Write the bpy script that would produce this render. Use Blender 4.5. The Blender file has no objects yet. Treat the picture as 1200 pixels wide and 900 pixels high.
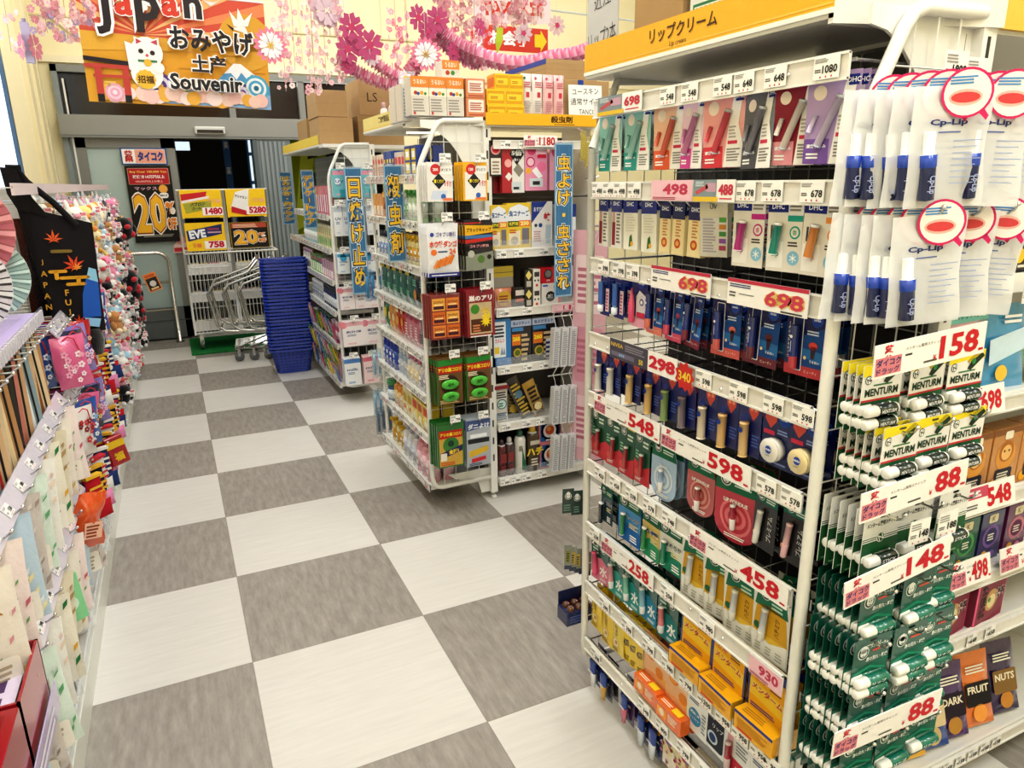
import bpy, math, random
from mathutils import Vector, Matrix
random.seed(11)
SC = bpy.context.scene
COL = SC.collection
PI = math.pi
R = math.radians

# ------------------------------------------------------------------ colours
def hx(c):
    if isinstance(c, tuple): return c
    c = c.lstrip('#')
    r, g, b = (int(c[i:i+2], 16)/255 for i in (0, 2, 4))
    f = lambda v: v/12.92 if v <= .04045 else ((v+.055)/1.055)**2.4
    return (f(r), f(g), f(b), 1)

# ------------------------------------------------------------------ materials
MATS = {}
def mat_attr(name, rough=.5, spec=.5, metal=0, coat=0, bump=0, bscale=300, mott=.06, trans=0, alpha=1, sheen=0, sub=0):
    m = bpy.data.materials.new(name); m.use_nodes = True
    nt = m.node_tree; b = nt.nodes['Principled BSDF']
    a = nt.nodes.new('ShaderNodeAttribute'); a.attribute_name = 'Col'
    tc = nt.nodes.new('ShaderNodeTexCoord')
    n = nt.nodes.new('ShaderNodeTexNoise'); n.inputs['Scale'].default_value = bscale*.2; n.inputs['Detail'].default_value = 3
    nt.links.new(tc.outputs['Object'], n.inputs['Vector'])
    mr = nt.nodes.new('ShaderNodeMapRange'); mr.inputs['To Min'].default_value = 1-mott; mr.inputs['To Max'].default_value = 1+mott
    nt.links.new(n.outputs['Fac'], mr.inputs['Value'])
    mx = nt.nodes.new('ShaderNodeVectorMath'); mx.operation = 'SCALE'
    nt.links.new(a.outputs['Color'], mx.inputs[0]); nt.links.new(mr.outputs['Result'], mx.inputs['Scale'])
    nt.links.new(mx.outputs['Vector'], b.inputs['Base Color'])
    b.inputs['Roughness'].default_value = rough; b.inputs['Metallic'].default_value = metal
    b.inputs['Specular IOR Level'].default_value = spec
    b.inputs['Coat Weight'].default_value = coat; b.inputs['Coat Roughness'].default_value = .12
    b.inputs['Alpha'].default_value = alpha
    b.inputs['Sheen Weight'].default_value = sheen
    if bump:
        n2 = nt.nodes.new('ShaderNodeTexNoise'); n2.inputs['Scale'].default_value = bscale; n2.inputs['Detail'].default_value = 4
        nt.links.new(tc.outputs['Object'], n2.inputs['Vector'])
        bp = nt.nodes.new('ShaderNodeBump'); bp.inputs['Strength'].default_value = bump; bp.inputs['Distance'].default_value = .003
        nt.links.new(n2.outputs['Fac'], bp.inputs['Height']); nt.links.new(bp.outputs['Normal'], b.inputs['Normal'])
    MATS[name] = m
    return m
mat_attr('print', .5, .35)
mat_attr('gloss', .22, .5, coat=.6)
mat_attr('foil', .18, .5, coat=1, bump=.5, bscale=60)
mat_attr('paint', .35, .5, mott=.02)
mat_attr('cloth', .85, .2, bump=.25, bscale=500)
mat_attr('plush', .95, .1, bump=.9, bscale=260, sheen=.5)
mat_attr('card', .8, .2, bump=.08, bscale=120)
mat_attr('metal', .25, .5, metal=1, mott=.03)
mat_attr('frost', .3, .5, alpha=.5, mott=.03)
mat_attr('haze', .18, .5, alpha=.26, mott=.02, coat=.3)

def simple_glass(name, col, alpha, rough):
    m = bpy.data.materials.new(name); m.use_nodes = True; nt = m.node_tree
    b = nt.nodes['Principled BSDF']; b.inputs['Base Color'].default_value = hx(col)
    n = nt.nodes.new('ShaderNodeTexNoise'); n.inputs['Scale'].default_value = 3
    mr = nt.nodes.new('ShaderNodeMapRange'); mr.inputs['To Min'].default_value = rough; mr.inputs['To Max'].default_value = rough+.08
    nt.links.new(n.outputs['Fac'], mr.inputs['Value']); nt.links.new(mr.outputs['Result'], b.inputs['Roughness'])
    b.inputs['Alpha'].default_value = alpha
    MATS[name] = m
simple_glass('clear', '#eef2f4', .14, .05)
simple_glass('pane', '#b9cbc9', .93, .2)
simple_glass('dark_pane', '#2a2320', .97, .08)

def emis(name, col, s):
    m = bpy.data.materials.new(name); m.use_nodes = True; nt = m.node_tree
    b = nt.nodes['Principled BSDF']; b.inputs['Base Color'].default_value = hx(col)
    b.inputs['Emission Color'].default_value = hx(col); b.inputs['Emission Strength'].default_value = s
    n = nt.nodes.new('ShaderNodeTexNoise'); mr = nt.nodes.new('ShaderNodeMapRange'); mr.inputs['To Min'].default_value = .4; mr.inputs['To Max'].default_value = .5
    nt.links.new(n.outputs['Fac'], mr.inputs['Value']); nt.links.new(mr.outputs['Result'], b.inputs['Roughness'])
    MATS[name] = m
emis('daylight', '#dcecf8', 1.0)
emis('lamp', '#fffaf0', 3)
emis('led', '#ffe9b0', 4)

def wall_mat(name, c1, c2, sx, vert=True):
    m = bpy.data.materials.new(name); m.use_nodes = True; nt = m.node_tree
    b = nt.nodes['Principled BSDF']; b.inputs['Roughness'].default_value = .6
    tc = nt.nodes.new('ShaderNodeTexCoord'); n = nt.nodes.new('ShaderNodeTexNoise'); n.inputs['Scale'].default_value = sx; n.inputs['Detail'].default_value = 5
    nt.links.new(tc.outputs['Object'], n.inputs['Vector'])
    r = nt.nodes.new('ShaderNodeValToRGB'); r.color_ramp.elements[0].color = hx(c1); r.color_ramp.elements[1].color = hx(c2)
    r.color_ramp.elements[0].position = .3; r.color_ramp.elements[1].position = .7
    nt.links.new(n.outputs['Fac'], r.inputs['Fac']); nt.links.new(r.outputs['Color'], b.inputs['Base Color'])
    MATS[name] = m
wall_mat('cream', '#f8edc4', '#fbf2cf', 1.3)
wall_mat('ceil', '#efe9d6', '#f6f1e2', 1.0)
wall_mat('greypaint', '#7f878a', '#868e91', 2.0)
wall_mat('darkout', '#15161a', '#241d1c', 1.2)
wall_mat('turf', '#0c5a2c', '#118a3e', 60)

def floor_mat():
    m = bpy.data.materials.new('floor_tiles'); m.use_nodes = True; nt = m.node_tree; N = nt.nodes.new; L = nt.links.new
    b = nt.nodes['Principled BSDF']
    tc = N('ShaderNodeTexCoord'); sep = N('ShaderNodeSeparateXYZ'); L(tc.outputs['Object'], sep.inputs[0])
    def M(op, a, c=None, d=None):
        n = N('ShaderNodeMath'); n.operation = op
        for i, v in enumerate((a, c, d)):
            if v is None: continue
            if isinstance(v, (int, float)): n.inputs[i].default_value = v
            else: L(v, n.inputs[i])
        return n.outputs[0]
    ux = M('DIVIDE', sep.outputs[0], .6); uy = M('DIVIDE', sep.outputs[1], .6)
    fx = M('FLOOR', ux); fy = M('FLOOR', uy)
    par = M('FLOORED_MODULO', M('ADD', fx, fy), 2)            # 0 / 1
    # grain: white tiles along x, grey tiles along y
    def grain(sx, sy, sc, det=6):
        mp = N('ShaderNodeMapping'); mp.inputs['Scale'].default_value = (sx, sy, 1)
        L(tc.outputs['Object'], mp.inputs[0]); n = N('ShaderNodeTexNoise'); n.inputs['Scale'].default_value = sc; n.inputs['Detail'].default_value = det; n.inputs['Roughness'].default_value = .65
        L(mp.outputs[0], n.inputs['Vector']); return n.outputs['Fac']
    def ramp(f, a, c, p0=.3, p1=.7):
        r = N('ShaderNodeValToRGB'); e = r.color_ramp.elements; e[0].color = hx(a); e[1].color = hx(c); e[0].position = p0; e[1].position = p1
        L(f, r.inputs[0]); return r.outputs[0]
    white = ramp(grain(1.2, 14, 4), '#cdcac5', '#d8d5d0')
    grey = ramp(grain(5, 1, 9), '#857f78', '#a49e97')
    mix = N('ShaderNodeMix'); mix.data_type = 'RGBA'; L(par, mix.inputs[0]); L(white, mix.inputs[6]); L(grey, mix.inputs[7])
    # joints
    def edge(u):
        f = M('FRACT', u); return M('MINIMUM', f, M('SUBTRACT', 1, f))
    ed = M('LESS_THAN', M('MINIMUM', edge(ux), edge(uy)), .0028)
    mix2 = N('ShaderNodeMix'); mix2.data_type = 'RGBA'; L(M('MULTIPLY', ed, .55), mix2.inputs[0]); L(mix.outputs[2], mix2.inputs[6]); mix2.inputs[7].default_value = hx('#6f6860')
    L(mix2.outputs[2], b.inputs['Base Color'])
    rr = N('ShaderNodeMapRange'); L(grain(2, 2, 6), rr.inputs[0]); rr.inputs['To Min'].default_value = .38; rr.inputs['To Max'].default_value = .55
    L(rr.outputs[0], b.inputs['Roughness'])
    MATS['floor'] = m
floor_mat()

# ------------------------------------------------------------------ text
_TXT = {}
def glyphs(s, bold=0.0):
    k = (s, bold)
    if k in _TXT: return _TXT[k]
    c = bpy.data.curves.new('txt', 'FONT'); c.body = s; c.offset = bold; c.resolution_u = 2; c.fill_mode = 'FRONT'
    o = bpy.data.objects.new('txt', c)
    me = bpy.data.meshes.new_from_object(o)
    vs = [(v.co.x, v.co.y) for v in me.vertices]; fs = [tuple(p.vertices) for p in me.polygons]
    bpy.data.objects.remove(o); bpy.data.curves.remove(c); bpy.data.meshes.remove(me)
    if not vs: vs = [(0, 0), (1, 0), (1, 1)]; fs = [(0, 1, 2)]
    x0 = min(v[0] for v in vs); x1 = max(v[0] for v in vs); y0 = min(v[1] for v in vs); y1 = max(v[1] for v in vs)
    _TXT[k] = (vs, fs, x0, x1, y0, y1)
    return _TXT[k]

# ------------------------------------------------------------------ mesh builder
class MB:
    def __init__(s):
        s.v = []; s.f = []; s.c = []; s.m = []; s.s = []; s.mats = []; s.T = None
        s.frame(); s.eps = .0003
    def add(s, vs, fs, col='#ffffff', mat='print', smooth=False):
        n = len(s.v); T = s.T
        if T is not None: vs = [tuple(T @ Vector(v)) for v in vs]
        s.v.extend(vs)
        if mat not in s.mats: s.mats.append(mat)
        mi = s.mats.index(mat); c = hx(col) if not isinstance(col, list) else None
        for i, f in enumerate(fs):
            s.f.append(tuple(n+j for j in f)); s.c.append(c if c else hx(col[i])); s.m.append(mi); s.s.append(smooth)
        return s
    def box(s, x0, x1, y0, y1, z0, z1, col='#ffffff', mat='print', b=0):
        if b:
            # chamfered box: inset corners on all sides
            X, Y, Z = (x0, x1), (y0, y1), (z0, z1); vs = []; idx = {}
            for i in (0, 1):
                for j in (0, 1):
                    for k in (0, 1):
                        sx, sy, sz = (1-2*i)*b, (1-2*j)*b, (1-2*k)*b
                        for a, (dx, dy, dz) in enumerate(((0, sy, sz), (sx, 0, sz), (sx, sy, 0))):
                            idx[i, j, k, a] = len(vs); vs.append((X[i]+dx, Y[j]+dy, Z[k]+dz))
            fs = []
            for i in (0, 1): fs.append([idx[i, j, k, 0] for j, k in ((0, 0), (0, 1), (1, 1), (1, 0))][::1 if i == 0 else -1])
            for j in (0, 1): fs.append([idx[i, j, k, 1] for i, k in ((0, 0), (1, 0), (1, 1), (0, 1))][::1 if j == 0 else -1])
            for k in (0, 1): fs.append([idx[i, j, k, 2] for i, j in ((0, 0), (0, 1), (1, 1), (1, 0))][::1 if k == 0 else -1])
            for i in (0, 1):
                for j in (0, 1): fs.append([idx[i, j, 0, 0], idx[i, j, 1, 0], idx[i, j, 1, 1], idx[i, j, 0, 1]])
            for i in (0, 1):
                for k in (0, 1): fs.append([idx[i, 0, k, 0], idx[i, 1, k, 0], idx[i, 1, k, 2], idx[i, 0, k, 2]])
            for j in (0, 1):
                for k in (0, 1): fs.append([idx[0, j, k, 1], idx[1, j, k, 1], idx[1, j, k, 2], idx[0, j, k, 2]])
            for i in (0, 1):
                for j in (0, 1):
                    for k in (0, 1): fs.append([idx[i, j, k, a] for a in range(3)])
            return s.add(vs, fs, col, mat)
        vs = [(x0, y0, z0), (x1, y0, z0), (x1, y1, z0), (x0, y1, z0), (x0, y0, z1), (x1, y0, z1), (x1, y1, z1), (x0, y1, z1)]
        return s.add(vs, [(0, 3, 2, 1), (4, 5, 6, 7), (0, 1, 5, 4), (1, 2, 6, 5), (2, 3, 7, 6), (3, 0, 4, 7)], col, mat)
    def tube(s, path, r, col='#ffffff', mat='paint', n=8, closed=False, r2=None):
        P = [Vector(p) for p in path]; m = len(P); vs = []; fs = []; up0 = None
        for i, p in enumerate(P):
            a = P[i-1] if (i or closed) else p; c = P[(i+1) % m] if (i < m-1 or closed) else p
            d = (c-a).normalized()
            if up0 is None:
                u = Vector((0, 0, 1)) if abs(d.z) < .9 else Vector((1, 0, 0))
            else: u = up0
            x = d.cross(u)
            if x.length < 1e-5: x = d.cross(Vector((.3, 1, .2)))
            x.normalize(); y = x.cross(d).normalized(); up0 = y
            rr = r if r2 is None else r+(r2-r)*i/(m-1)
            for k in range(n):
                t = 2*PI*k/n; q = p+x*(rr*math.cos(t))+y*(rr*math.sin(t)); vs.append(tuple(q))
        for i in range(m if closed else m-1):
            for k in range(n):
                j = (i+1) % m; fs.append((i*n+k, i*n+(k+1) % n, j*n+(k+1) % n, j*n+k))
        if not closed: fs.append(tuple(range(n))); fs.append(tuple((m-1)*n+k for k in range(n))[::-1])
        return s.add(vs, fs, col, mat, n > 5)
    def bar(s, a, b, r, col='#ffffff', mat='paint', n=4): return s.tube([a, b], r, col, mat, n)
    def lathe(s, prof, col='#ffffff', mat='gloss', n=14, o=(0, 0, 0), sy=1.0, axis='z'):
        """prof: (r, z) or (r, z, colour) – colour of the band that starts there"""
        vs = []; fs = []; cs = []
        for p in prof:
            for k in range(n):
                t = 2*PI*k/n; a, b2 = p[0]*math.cos(t), p[0]*math.sin(t)*sy
                if axis == 'z': vs.append((o[0]+a, o[1]+b2, o[2]+p[1]))
                elif axis == 'x': vs.append((o[0]+p[1], o[1]+a, o[2]+b2))
                else: vs.append((o[0]+a, o[1]+p[1], o[2]+b2))
        c = col
        for i in range(len(prof)-1):
            if len(prof[i]) > 2: c = prof[i][2]
            for k in range(n): fs.append((i*n+k, i*n+(k+1) % n, (i+1)*n+(k+1) % n, (i+1)*n+k)); cs.append(c)
        fs.append(tuple(range(n))[::-1]); cs.append(prof[0][2] if len(prof[0]) > 2 else col)
        fs.append(tuple((len(prof)-1)*n+k for k in range(n))); cs.append(c)
        return s.add(vs, fs, cs, mat, True)
    def ell(s, c, r, col='#ffffff', mat='plush', n=10, m=7):
        rx, ry, rz = r if isinstance(r, tuple) else (r, r, r)
        vs = [(c[0], c[1], c[2]-rz)]; fs = []
        for i in range(1, m):
            t = -PI/2+PI*i/m
            for k in range(n):
                a = 2*PI*k/n; vs.append((c[0]+rx*math.cos(t)*math.cos(a), c[1]+ry*math.cos(t)*math.sin(a), c[2]+rz*math.sin(t)))
        vs.append((c[0], c[1], c[2]+rz)); T = len(vs)-1
        for k in range(n):
            fs.append((0, 1+(k+1) % n, 1+k)); fs.append((T, T-n+k, T-n+(k+1) % n))
            for i in range(m-2):
                a = 1+i*n; fs.append((a+k, a+(k+1) % n, a+n+(k+1) % n, a+n+k))
        return s.add(vs, fs, col, mat, True)
    def pillow(s, w, h, d, col='#ffffff', mat='foil', nx=6, nz=8, seal=.08, cf=None, z0=None, wob=0, o=(0, 0, 0)):
        """a bag hanging from z=0 (top centre) down to -h, thick d at its middle; cf(u, v) colours cells"""
        vs = []; fs = []; cs = []
        def pt(i, k, side):
            u = i/nx; v = k/nz
            e = max(0, min(1, (v-seal)/.25, (1-seal-v)/.25)); e = math.sin(e*PI/2)
            b = math.sin(PI*min(1, max(0, u)))**.6 if 0 < u < 1 else 0
            x = (u-.5)*w*(1-.05*e)+wob*math.sin(v*7+1)*w*.04
            y = side*d/2*b*e + wob*.004*math.sin(u*9+v*11)
            return (o[0]+x, o[1]+y, o[2]-h+v*h)
        for side in (-1, 1):
            n0 = len(vs)
            for k in range(nz+1):
                for i in range(nx+1): vs.append(pt(i, k, side))
            for k in range(nz):
                for i in range(nx):
                    a = n0+k*(nx+1)+i; q = (a, a+1, a+nx+2, a+nx+1)
                    fs.append(q if side < 0 else q[::-1]); cs.append(cf((i+.5)/nx, (k+.5)/nz) if cf else col)
        return s.add(vs, fs, cs, mat, True)
    # ---- flat drawing on a face
    def frame(s, o=(0, 0, 0), u=(1, 0, 0), v=(0, 0, 1), n=(0, -1, 0), w=1, h=1):
        s.fo, s.fu, s.fv, s.fn, s.fw, s.fh = Vector(o), Vector(u), Vector(v), Vector(n), w, h
        return s
    def P2(s, x, y, l): return tuple(s.fo+s.fu*(x*s.fw)+s.fv*(y*s.fh)+s.fn*(s.eps*l))
    def p(s, pts, col, l=1, mat='print'): return s.add([s.P2(x, y, l) for x, y in pts], [tuple(range(len(pts)))], col, mat)
    def r(s, x0, y0, x1, y1, col, l=1, mat='print'): return s.p([(x0, y0), (x1, y0), (x1, y1), (x0, y1)], col, l, mat)
    def o(s, cx, cy, rr, col, l=1, n=18, mat='print', asp=None, a0=0, a1=2*PI):
        k = s.fw/s.fh if asp is None else asp
        m = n if abs(a1-a0-2*PI) < 1e-6 else n+1
        return s.p([(cx+rr*math.cos(a0+(a1-a0)*i/n), cy+rr*k*math.sin(a0+(a1-a0)*i/n)) for i in range(m)], col, l, mat)
    def rr(s, x0, y0, x1, y1, rad, col, l=1, mat='print'):
        k = s.fw/s.fh; pts = []
        for cx, cy, a in ((x1-rad, y1-rad*k, 0), (x0+rad, y1-rad*k, 90), (x0+rad, y0+rad*k, 180), (x1-rad, y0+rad*k, 270)):
            for j in range(4): t = R(a+j*30); pts.append((cx+rad*math.cos(t), cy+rad*k*math.sin(t)))
        return s.p(pts, col, l, mat)
    def star(s, cx, cy, r1, r2, n, col, l=1, a=0, mat='print'):
        k = s.fw/s.fh
        pts = []
        for i in range(2*n):
            t = a+PI*i/n; q = r1 if i % 2 == 0 else r2; pts.append((cx+q*math.cos(t), cy+q*k*math.sin(t)))
        vs = [(cx, cy)]+pts
        return s.add([s.P2(x, y, l) for x, y in vs], [(0, 1+i, 1+(i+1) % (2*n)) for i in range(2*n)], col, mat)
    def t(s, txt, cx, cy, h, col, l=2, bold=0.0, w=None, rot=0, al='c', mat='print', shear=0):
        """text: cy centre, h height (fraction of the face), optional w width to fit"""
        vs, fs, x0, x1, y0, y1 = glyphs(txt, bold)
        sh = h/(y1-y0) if y1 > y0 else 1
        sw = sh*s.fh/s.fw
        if w is not None: sw = w/(x1-x0)
        W = (x1-x0)*sw; ca, sa = math.cos(rot), math.sin(rot); k = s.fw/s.fh; out = []
        off = {'c': -W/2, 'l': 0, 'r': -W}[al]
        for x, y in vs:
            b = (y-(y0+y1)/2)*sh; a = (x-x0)*sw+off+shear*b/k
            out.append(s.P2(cx+a*ca-b/k*sa, cy+(a*sa)*k+b*ca, l))
        return s.add(out, fs, col, mat)
    def to(s, txt, cx, cy, h, col, oc, l=2, b=.02, ob=.07, w=None, **k):
        s.t(txt, cx, cy, h*1.08, oc, l, ob, w*1.06 if w else None, **k)
        return s.t(txt, cx, cy, h, col, l+1, b, w, **k)
    def fine(s, x0, y0, x1, y1, n, col, l=2, seed=0, gap=.45):
        rg = random.Random(seed+n); dy = (y1-y0)/n
        for i in range(n):
            y = y0+dy*i; e = x1-(x1-x0)*rg.random()*.35
            s.r(x0, y, e, y+dy*(1-gap), col, l)
        return s
    def build(s, name, parent=None, loc=None, rot=None):
        me = bpy.data.meshes.new(name); me.from_pydata(s.v, [], s.f)
        for m in s.mats: me.materials.append(MATS[m])
        at = me.attributes.new('Col', 'FLOAT_COLOR', 'FACE')
        at.data.foreach_set('color', [x for c in s.c for x in c])
        me.polygons.foreach_set('material_index', s.m); me.polygons.foreach_set('use_smooth', s.s); me.update()
        o = bpy.data.objects.new(name, me); COL.objects.link(o)
        if parent: o.parent = parent
        if loc: o.location = loc
        if rot: o.rotation_euler = rot
        return o

LABELS = {}
def tag(o, label, cat, group=None):
    o['label'] = label; o['category'] = cat
    if group: o['group'] = group
    return o
def struct(o): o['kind'] = 'structure'; return o
def empty(name, loc=(0, 0, 0), rz=0):
    o = bpy.data.objects.new(name, None); COL.objects.link(o); o.location = loc; o.rotation_euler = (0, 0, rz); o.empty_display_size = .02
    return o
_CH = {}
def kids(o):
    return o.children
def copy_tree(o, parent=None):
    c = o.copy(); COL.objects.link(c)
    if parent is not None: c.parent = parent; 
    ks = KIDS.get(o.name, [])
    KIDS[c.name] = []
    for k in ks:
        q = copy_tree(k, c); KIDS[c.name].append(q)
    return c
KIDS = {}
def reg(root, *ks):
    """remember a thing's parts (and theirs) so that copying needs no scan"""
    KIDS[root.name] = [k for k in ks]
    for k in ks: KIDS.setdefault(k.name, [])
    return root
class Proto:
    """first use places the prototype itself, later uses copy it with its parts"""
    def __init__(s, root): s.root = root; s.used = False
    def put(s, loc, rot=(0, 0, 0), label=None, cat=None, group=None, sc=None):
        o = s.root if not s.used else copy_tree(s.root)
        s.used = True
        o.location = loc; o.rotation_euler = rot
        if sc: o.scale = sc if isinstance(sc, tuple) else (sc, sc, sc)
        o['label'] = label; o['category'] = cat
        if group: o['group'] = group
        elif 'group' in o: del o['group']
        return o
ORD = ['first', 'second', 'third', 'fourth', 'fifth', 'sixth', 'seventh', 'eighth', 'ninth', 'tenth', 'eleventh', 'twelfth', 'thirteenth', 'fourteenth', 'fifteenth', 'sixteenth', 'seventeenth', 'eighteenth', 'nineteenth', 'twentieth']
LEFT = (0, 0, -PI/2)      # front turned to -X (towards the aisle)
RIGHT = (0, 0, PI/2)      # front turned to +X
# ------------------------------------------------------------------ camera
def camera():
    f, yaw, pitch, roll = 830.779, .437977, .278711, -.014066
    fw = Vector((math.sin(yaw)*math.cos(pitch), math.cos(yaw)*math.cos(pitch), -math.sin(pitch)))
    r = Vector((math.cos(yaw), -math.sin(yaw), 0)); u = r.cross(fw)
    r2 = r*math.cos(roll)+u*math.sin(roll); u2 = -r*math.sin(roll)+u*math.cos(roll)
    M = Matrix((r2, u2, -fw)).transposed().to_4x4(); M.translation = (-.06296, -1.62099, 1.54353)
    c = bpy.data.cameras.new('camera'); o = bpy.data.objects.new('camera', c); COL.objects.link(o)
    o.matrix_world = M; c.sensor_width = 36; c.lens = f/1200*36; c.clip_start = .02
    SC.camera = o
camera()
BY = 6.5           # door wall
CH = 3.9           # ceiling height
# ------------------------------------------------------------------ shell
m = MB(); m.box(-1.2, 6.5, -3.2, 11, -.05, 0, '#ffffff', 'floor'); struct(m.build('floor'))
m = MB(); m.box(-1.2, 6.5, -3.2, BY+.15, CH, CH+.05, '#ffffff', 'ceil'); struct(m.build('ceiling'))
m = MB()
m.box(-.97, 6.5, BY, BY+.12, 2.62, CH, '#ffffff', 'cream')
m.box(-1.1, -.84, BY, BY+.12, 0, 2.62, '#ffffff', 'cream')
m.box(2.2, 6.5, BY, BY+.12, 0, 2.62, '#ffffff', 'cream')
# panel seams and a moulding line over the door
for x in (-.3, .55, 1.4, 2.25, 3.1, 3.95, 4.8): m.box(x, x+.006, BY-.003, BY, 2.72, CH, '#d8caa0', 'paint')
m.box(-.97, 6.5, BY-.03, BY, 2.64, 2.70, '#f6edd0', 'paint')
m.box(-.97, 6.5, BY-.02, BY, 3.02, 3.035, '#e0d4ac', 'paint')
struct(m.build('wall_back'))
m = MB(); pts = [(-.82+.55*(i/14), 3.05-.32*math.sin(i/14*PI/2)) for i in range(15)]
m.tube([(x, BY-.02, z) for x, z in pts], .012, '#f6edd0', 'paint', 6); struct(m.build('trim_1'))
# left wall with window reveal and pilasters
m = MB()
wy0, wy1, wz0, wz1 = 2.6, 4.75, 1.2, 3.3
m.box(-1.12, -.97, -3.2, wy0, 0, CH, '#ffffff', 'cream'); m.box(-1.12, -.97, wy1, BY, 0, CH, '#ffffff', 'cream')
m.box(-1.12, -.97, wy0, wy1, 0, wz0, '#ffffff', 'cream'); m.box(-1.12, -.97, wy0, wy1, wz1, CH, '#ffffff', 'cream')
for a, b2 in ((5.62, 5.8), (6.02, 6.2), (6.3, 6.38)): m.box(-.97, -.935, a, b2, 0, CH, '#f3e8c4', 'paint')
struct(m.build('wall_left'))
w = MB()
for a, b2, c, d in ((wy0, wy0+.06, wz0, wz1), (wy1-.06, wy1, wz0, wz1), (wy0, wy1, wz0, wz0+.06), (wy0, wy1, wz1-.06, wz1), (3.6, 3.65, wz0, wz1)):
    w.box(-1.06, -.965, a, b2, c, d, '#46607a', 'paint')
w = struct(w.build('window_1'))
g = MB(); g.box(-.992, -.988, wy0, wy1, wz0, wz1, '#ffffff', 'daylight'); g.build('window_pane', w)
m = MB(); m.box(6.4, 6.5, -3.2, BY, 0, CH, '#ffffff', 'cream'); struct(m.build('wall_right'))
m = MB(); m.box(-1.12, 6.5, -3.3, -3.2, 0, CH, '#ffffff', 'cream'); struct(m.build('wall_front'))

# ------------------------------------------------------------------ automatic door
D = MB(); G = '#888a87'
D.box(-.86, 2.2, BY-.06, BY+.1, 2.56, 2.62, G, 'paint')            # head
D.box(-.86, -.81, BY-.06, BY+.1, 0, 2.62, '#8b9497', 'paint')       # left jamb
D.box(-.86, 2.2, BY-.12, BY+.1, 1.99, 2.19, '#949590', 'paint')      # engine box
D.box(-.86, 2.2, BY-.125, BY-.12, 2.005, 2.012, '#6d7477', 'paint')
for x in (.66, 1.35): D.box(x-.03, x+.03, BY-.05, BY+.08, 2.19, 2.56, G, 'paint')
D.box(-.78, -.765, BY-.07, BY-.05, 1.3, 2.5, '#e8e8e4', 'paint')     # thin white cable cover
door = struct(D.build('door_1'))
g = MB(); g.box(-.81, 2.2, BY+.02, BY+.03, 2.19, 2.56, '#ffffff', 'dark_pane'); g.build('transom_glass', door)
# sliding leaf with frosted glass (left)
lf = MB(); x0, x1 = -.78, .09
lf.box(x0, x0+.1, BY-.05, BY, .02, 1.99, '#858682', 'paint'); lf.box(x1-.13, x1, BY-.05, BY, .02, 1.99, '#8e8f8b', 'paint')
lf.box(x0, x1, BY-.05, BY, 1.90, 1.99, '#8e8f8b', 'paint'); lf.box(x0, x1, BY-.05, BY, .02, .34, '#6b7072', 'paint')
lf.box(x0, x1, BY-.056, BY-.05, .2, .21, '#4e5356', 'paint'); lf.box(x1-.008, x1, BY-.058, BY-.05, .02, 1.99, '#33383b', 'paint')
lf.box(-.81, -.78, BY-.03, BY, 0, 1.99, '#a9b4b6', 'paint')
lf = lf.build('door_leaf', door)
g = MB(); g.box(x0+.1, x1-.13, BY-.03, BY-.02, .34, 1.90, '#ffffff', 'pane'); g.build('leaf_glass', lf)
# wide pillar panel right of the opening
pm = MB(); pm.box(.84, 1.18, BY-.1, BY+.1, 0, 1.99, '#7a8488', 'paint')
for i in range(6): pm.box(.88+i*.045, .905+i*.045, BY-.112, BY-.1, .1, 1.97, '#8d979b', 'paint')
pm.box(.81, .85, BY-.11, BY+.1, 0, 1.99, '#5c676d', 'paint'); pm.build('door_pillar', door)
sm = MB(); sm.box(.28, .56, BY-.16, BY-.12, 2.03, 2.10, '#cfd2cf', 'paint', b=.008); sm.box(.30, .54, BY-.163, BY-.16, 2.04, 2.07, '#2e3032', 'gloss'); sm.build('door_sensor', door)
# outside: dark passage and a street strip
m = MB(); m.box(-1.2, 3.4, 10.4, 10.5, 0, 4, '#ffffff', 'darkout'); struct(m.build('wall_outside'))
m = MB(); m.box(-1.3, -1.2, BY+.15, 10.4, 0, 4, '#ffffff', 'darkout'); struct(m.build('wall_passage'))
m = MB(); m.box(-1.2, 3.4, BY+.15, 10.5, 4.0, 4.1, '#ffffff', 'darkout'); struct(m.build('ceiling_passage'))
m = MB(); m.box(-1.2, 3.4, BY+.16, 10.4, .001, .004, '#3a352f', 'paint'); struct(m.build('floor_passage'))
m = MB()
for i in range(6): m.box(1.1, 2.6, 8.6-.25*(5-i)+.6, 9.5, .0+.16*i, .16+.16*i, ['#6b5a3c', '#7d6a45', '#5c4c33'][i % 3], 'card')
tag(m.build('outdoor_steps'), 'brown stone steps outside the glass beyond the door pillar', 'steps')
m = MB(); m.frame((1.28, 7.6, .9), (1, 0, 0), (0, 0, 1), (0, -1, 0), .5, 1.55); m.box(1.28, 1.78, 7.6, 7.61, .9, 2.45, '#8f9a1e', 'cloth')
m.p([(.1, .05), (.4, .1), (.9, .95), (.55, .95)], '#c8cf3a', 1); m.p([(.3, .3), (.7, .35), (.8, .5), (.35, .5)], '#2c3a12', 2); m.p([(.55, .6), (.8, .62), (.85, .75), (.6, .72)], '#22301a', 2)
m.bar((1.25, 7.61, 0), (1.25, 7.61, 2.6), .012, '#dddddd'); m.bar((1.25, 7.61, 2.45), (1.8, 7.61, 2.45), .008, '#dddddd')
tag(m.build('street_banner'), 'yellow green street banner seen through the glass outside the door', 'banner')
m = MB(); m.box(.66, .74, 8.3, 8.32, .8, 2.6, '#3d6fb5', 'print'); m.frame((.66, 8.3, .8), w=.08, h=1.8)
for i in range(5): m.t('美'if i % 2 else '薬', .5, .85-.17*i, .05, '#ffffff', 1, .01, w=.7)
m.bar((.70, 8.33, 0), (.70, 8.33, 2.7), .01, '#999999')
tag(m.build('street_banner'), 'narrow blue upright banner in the dark opening outside', 'banner')
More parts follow.
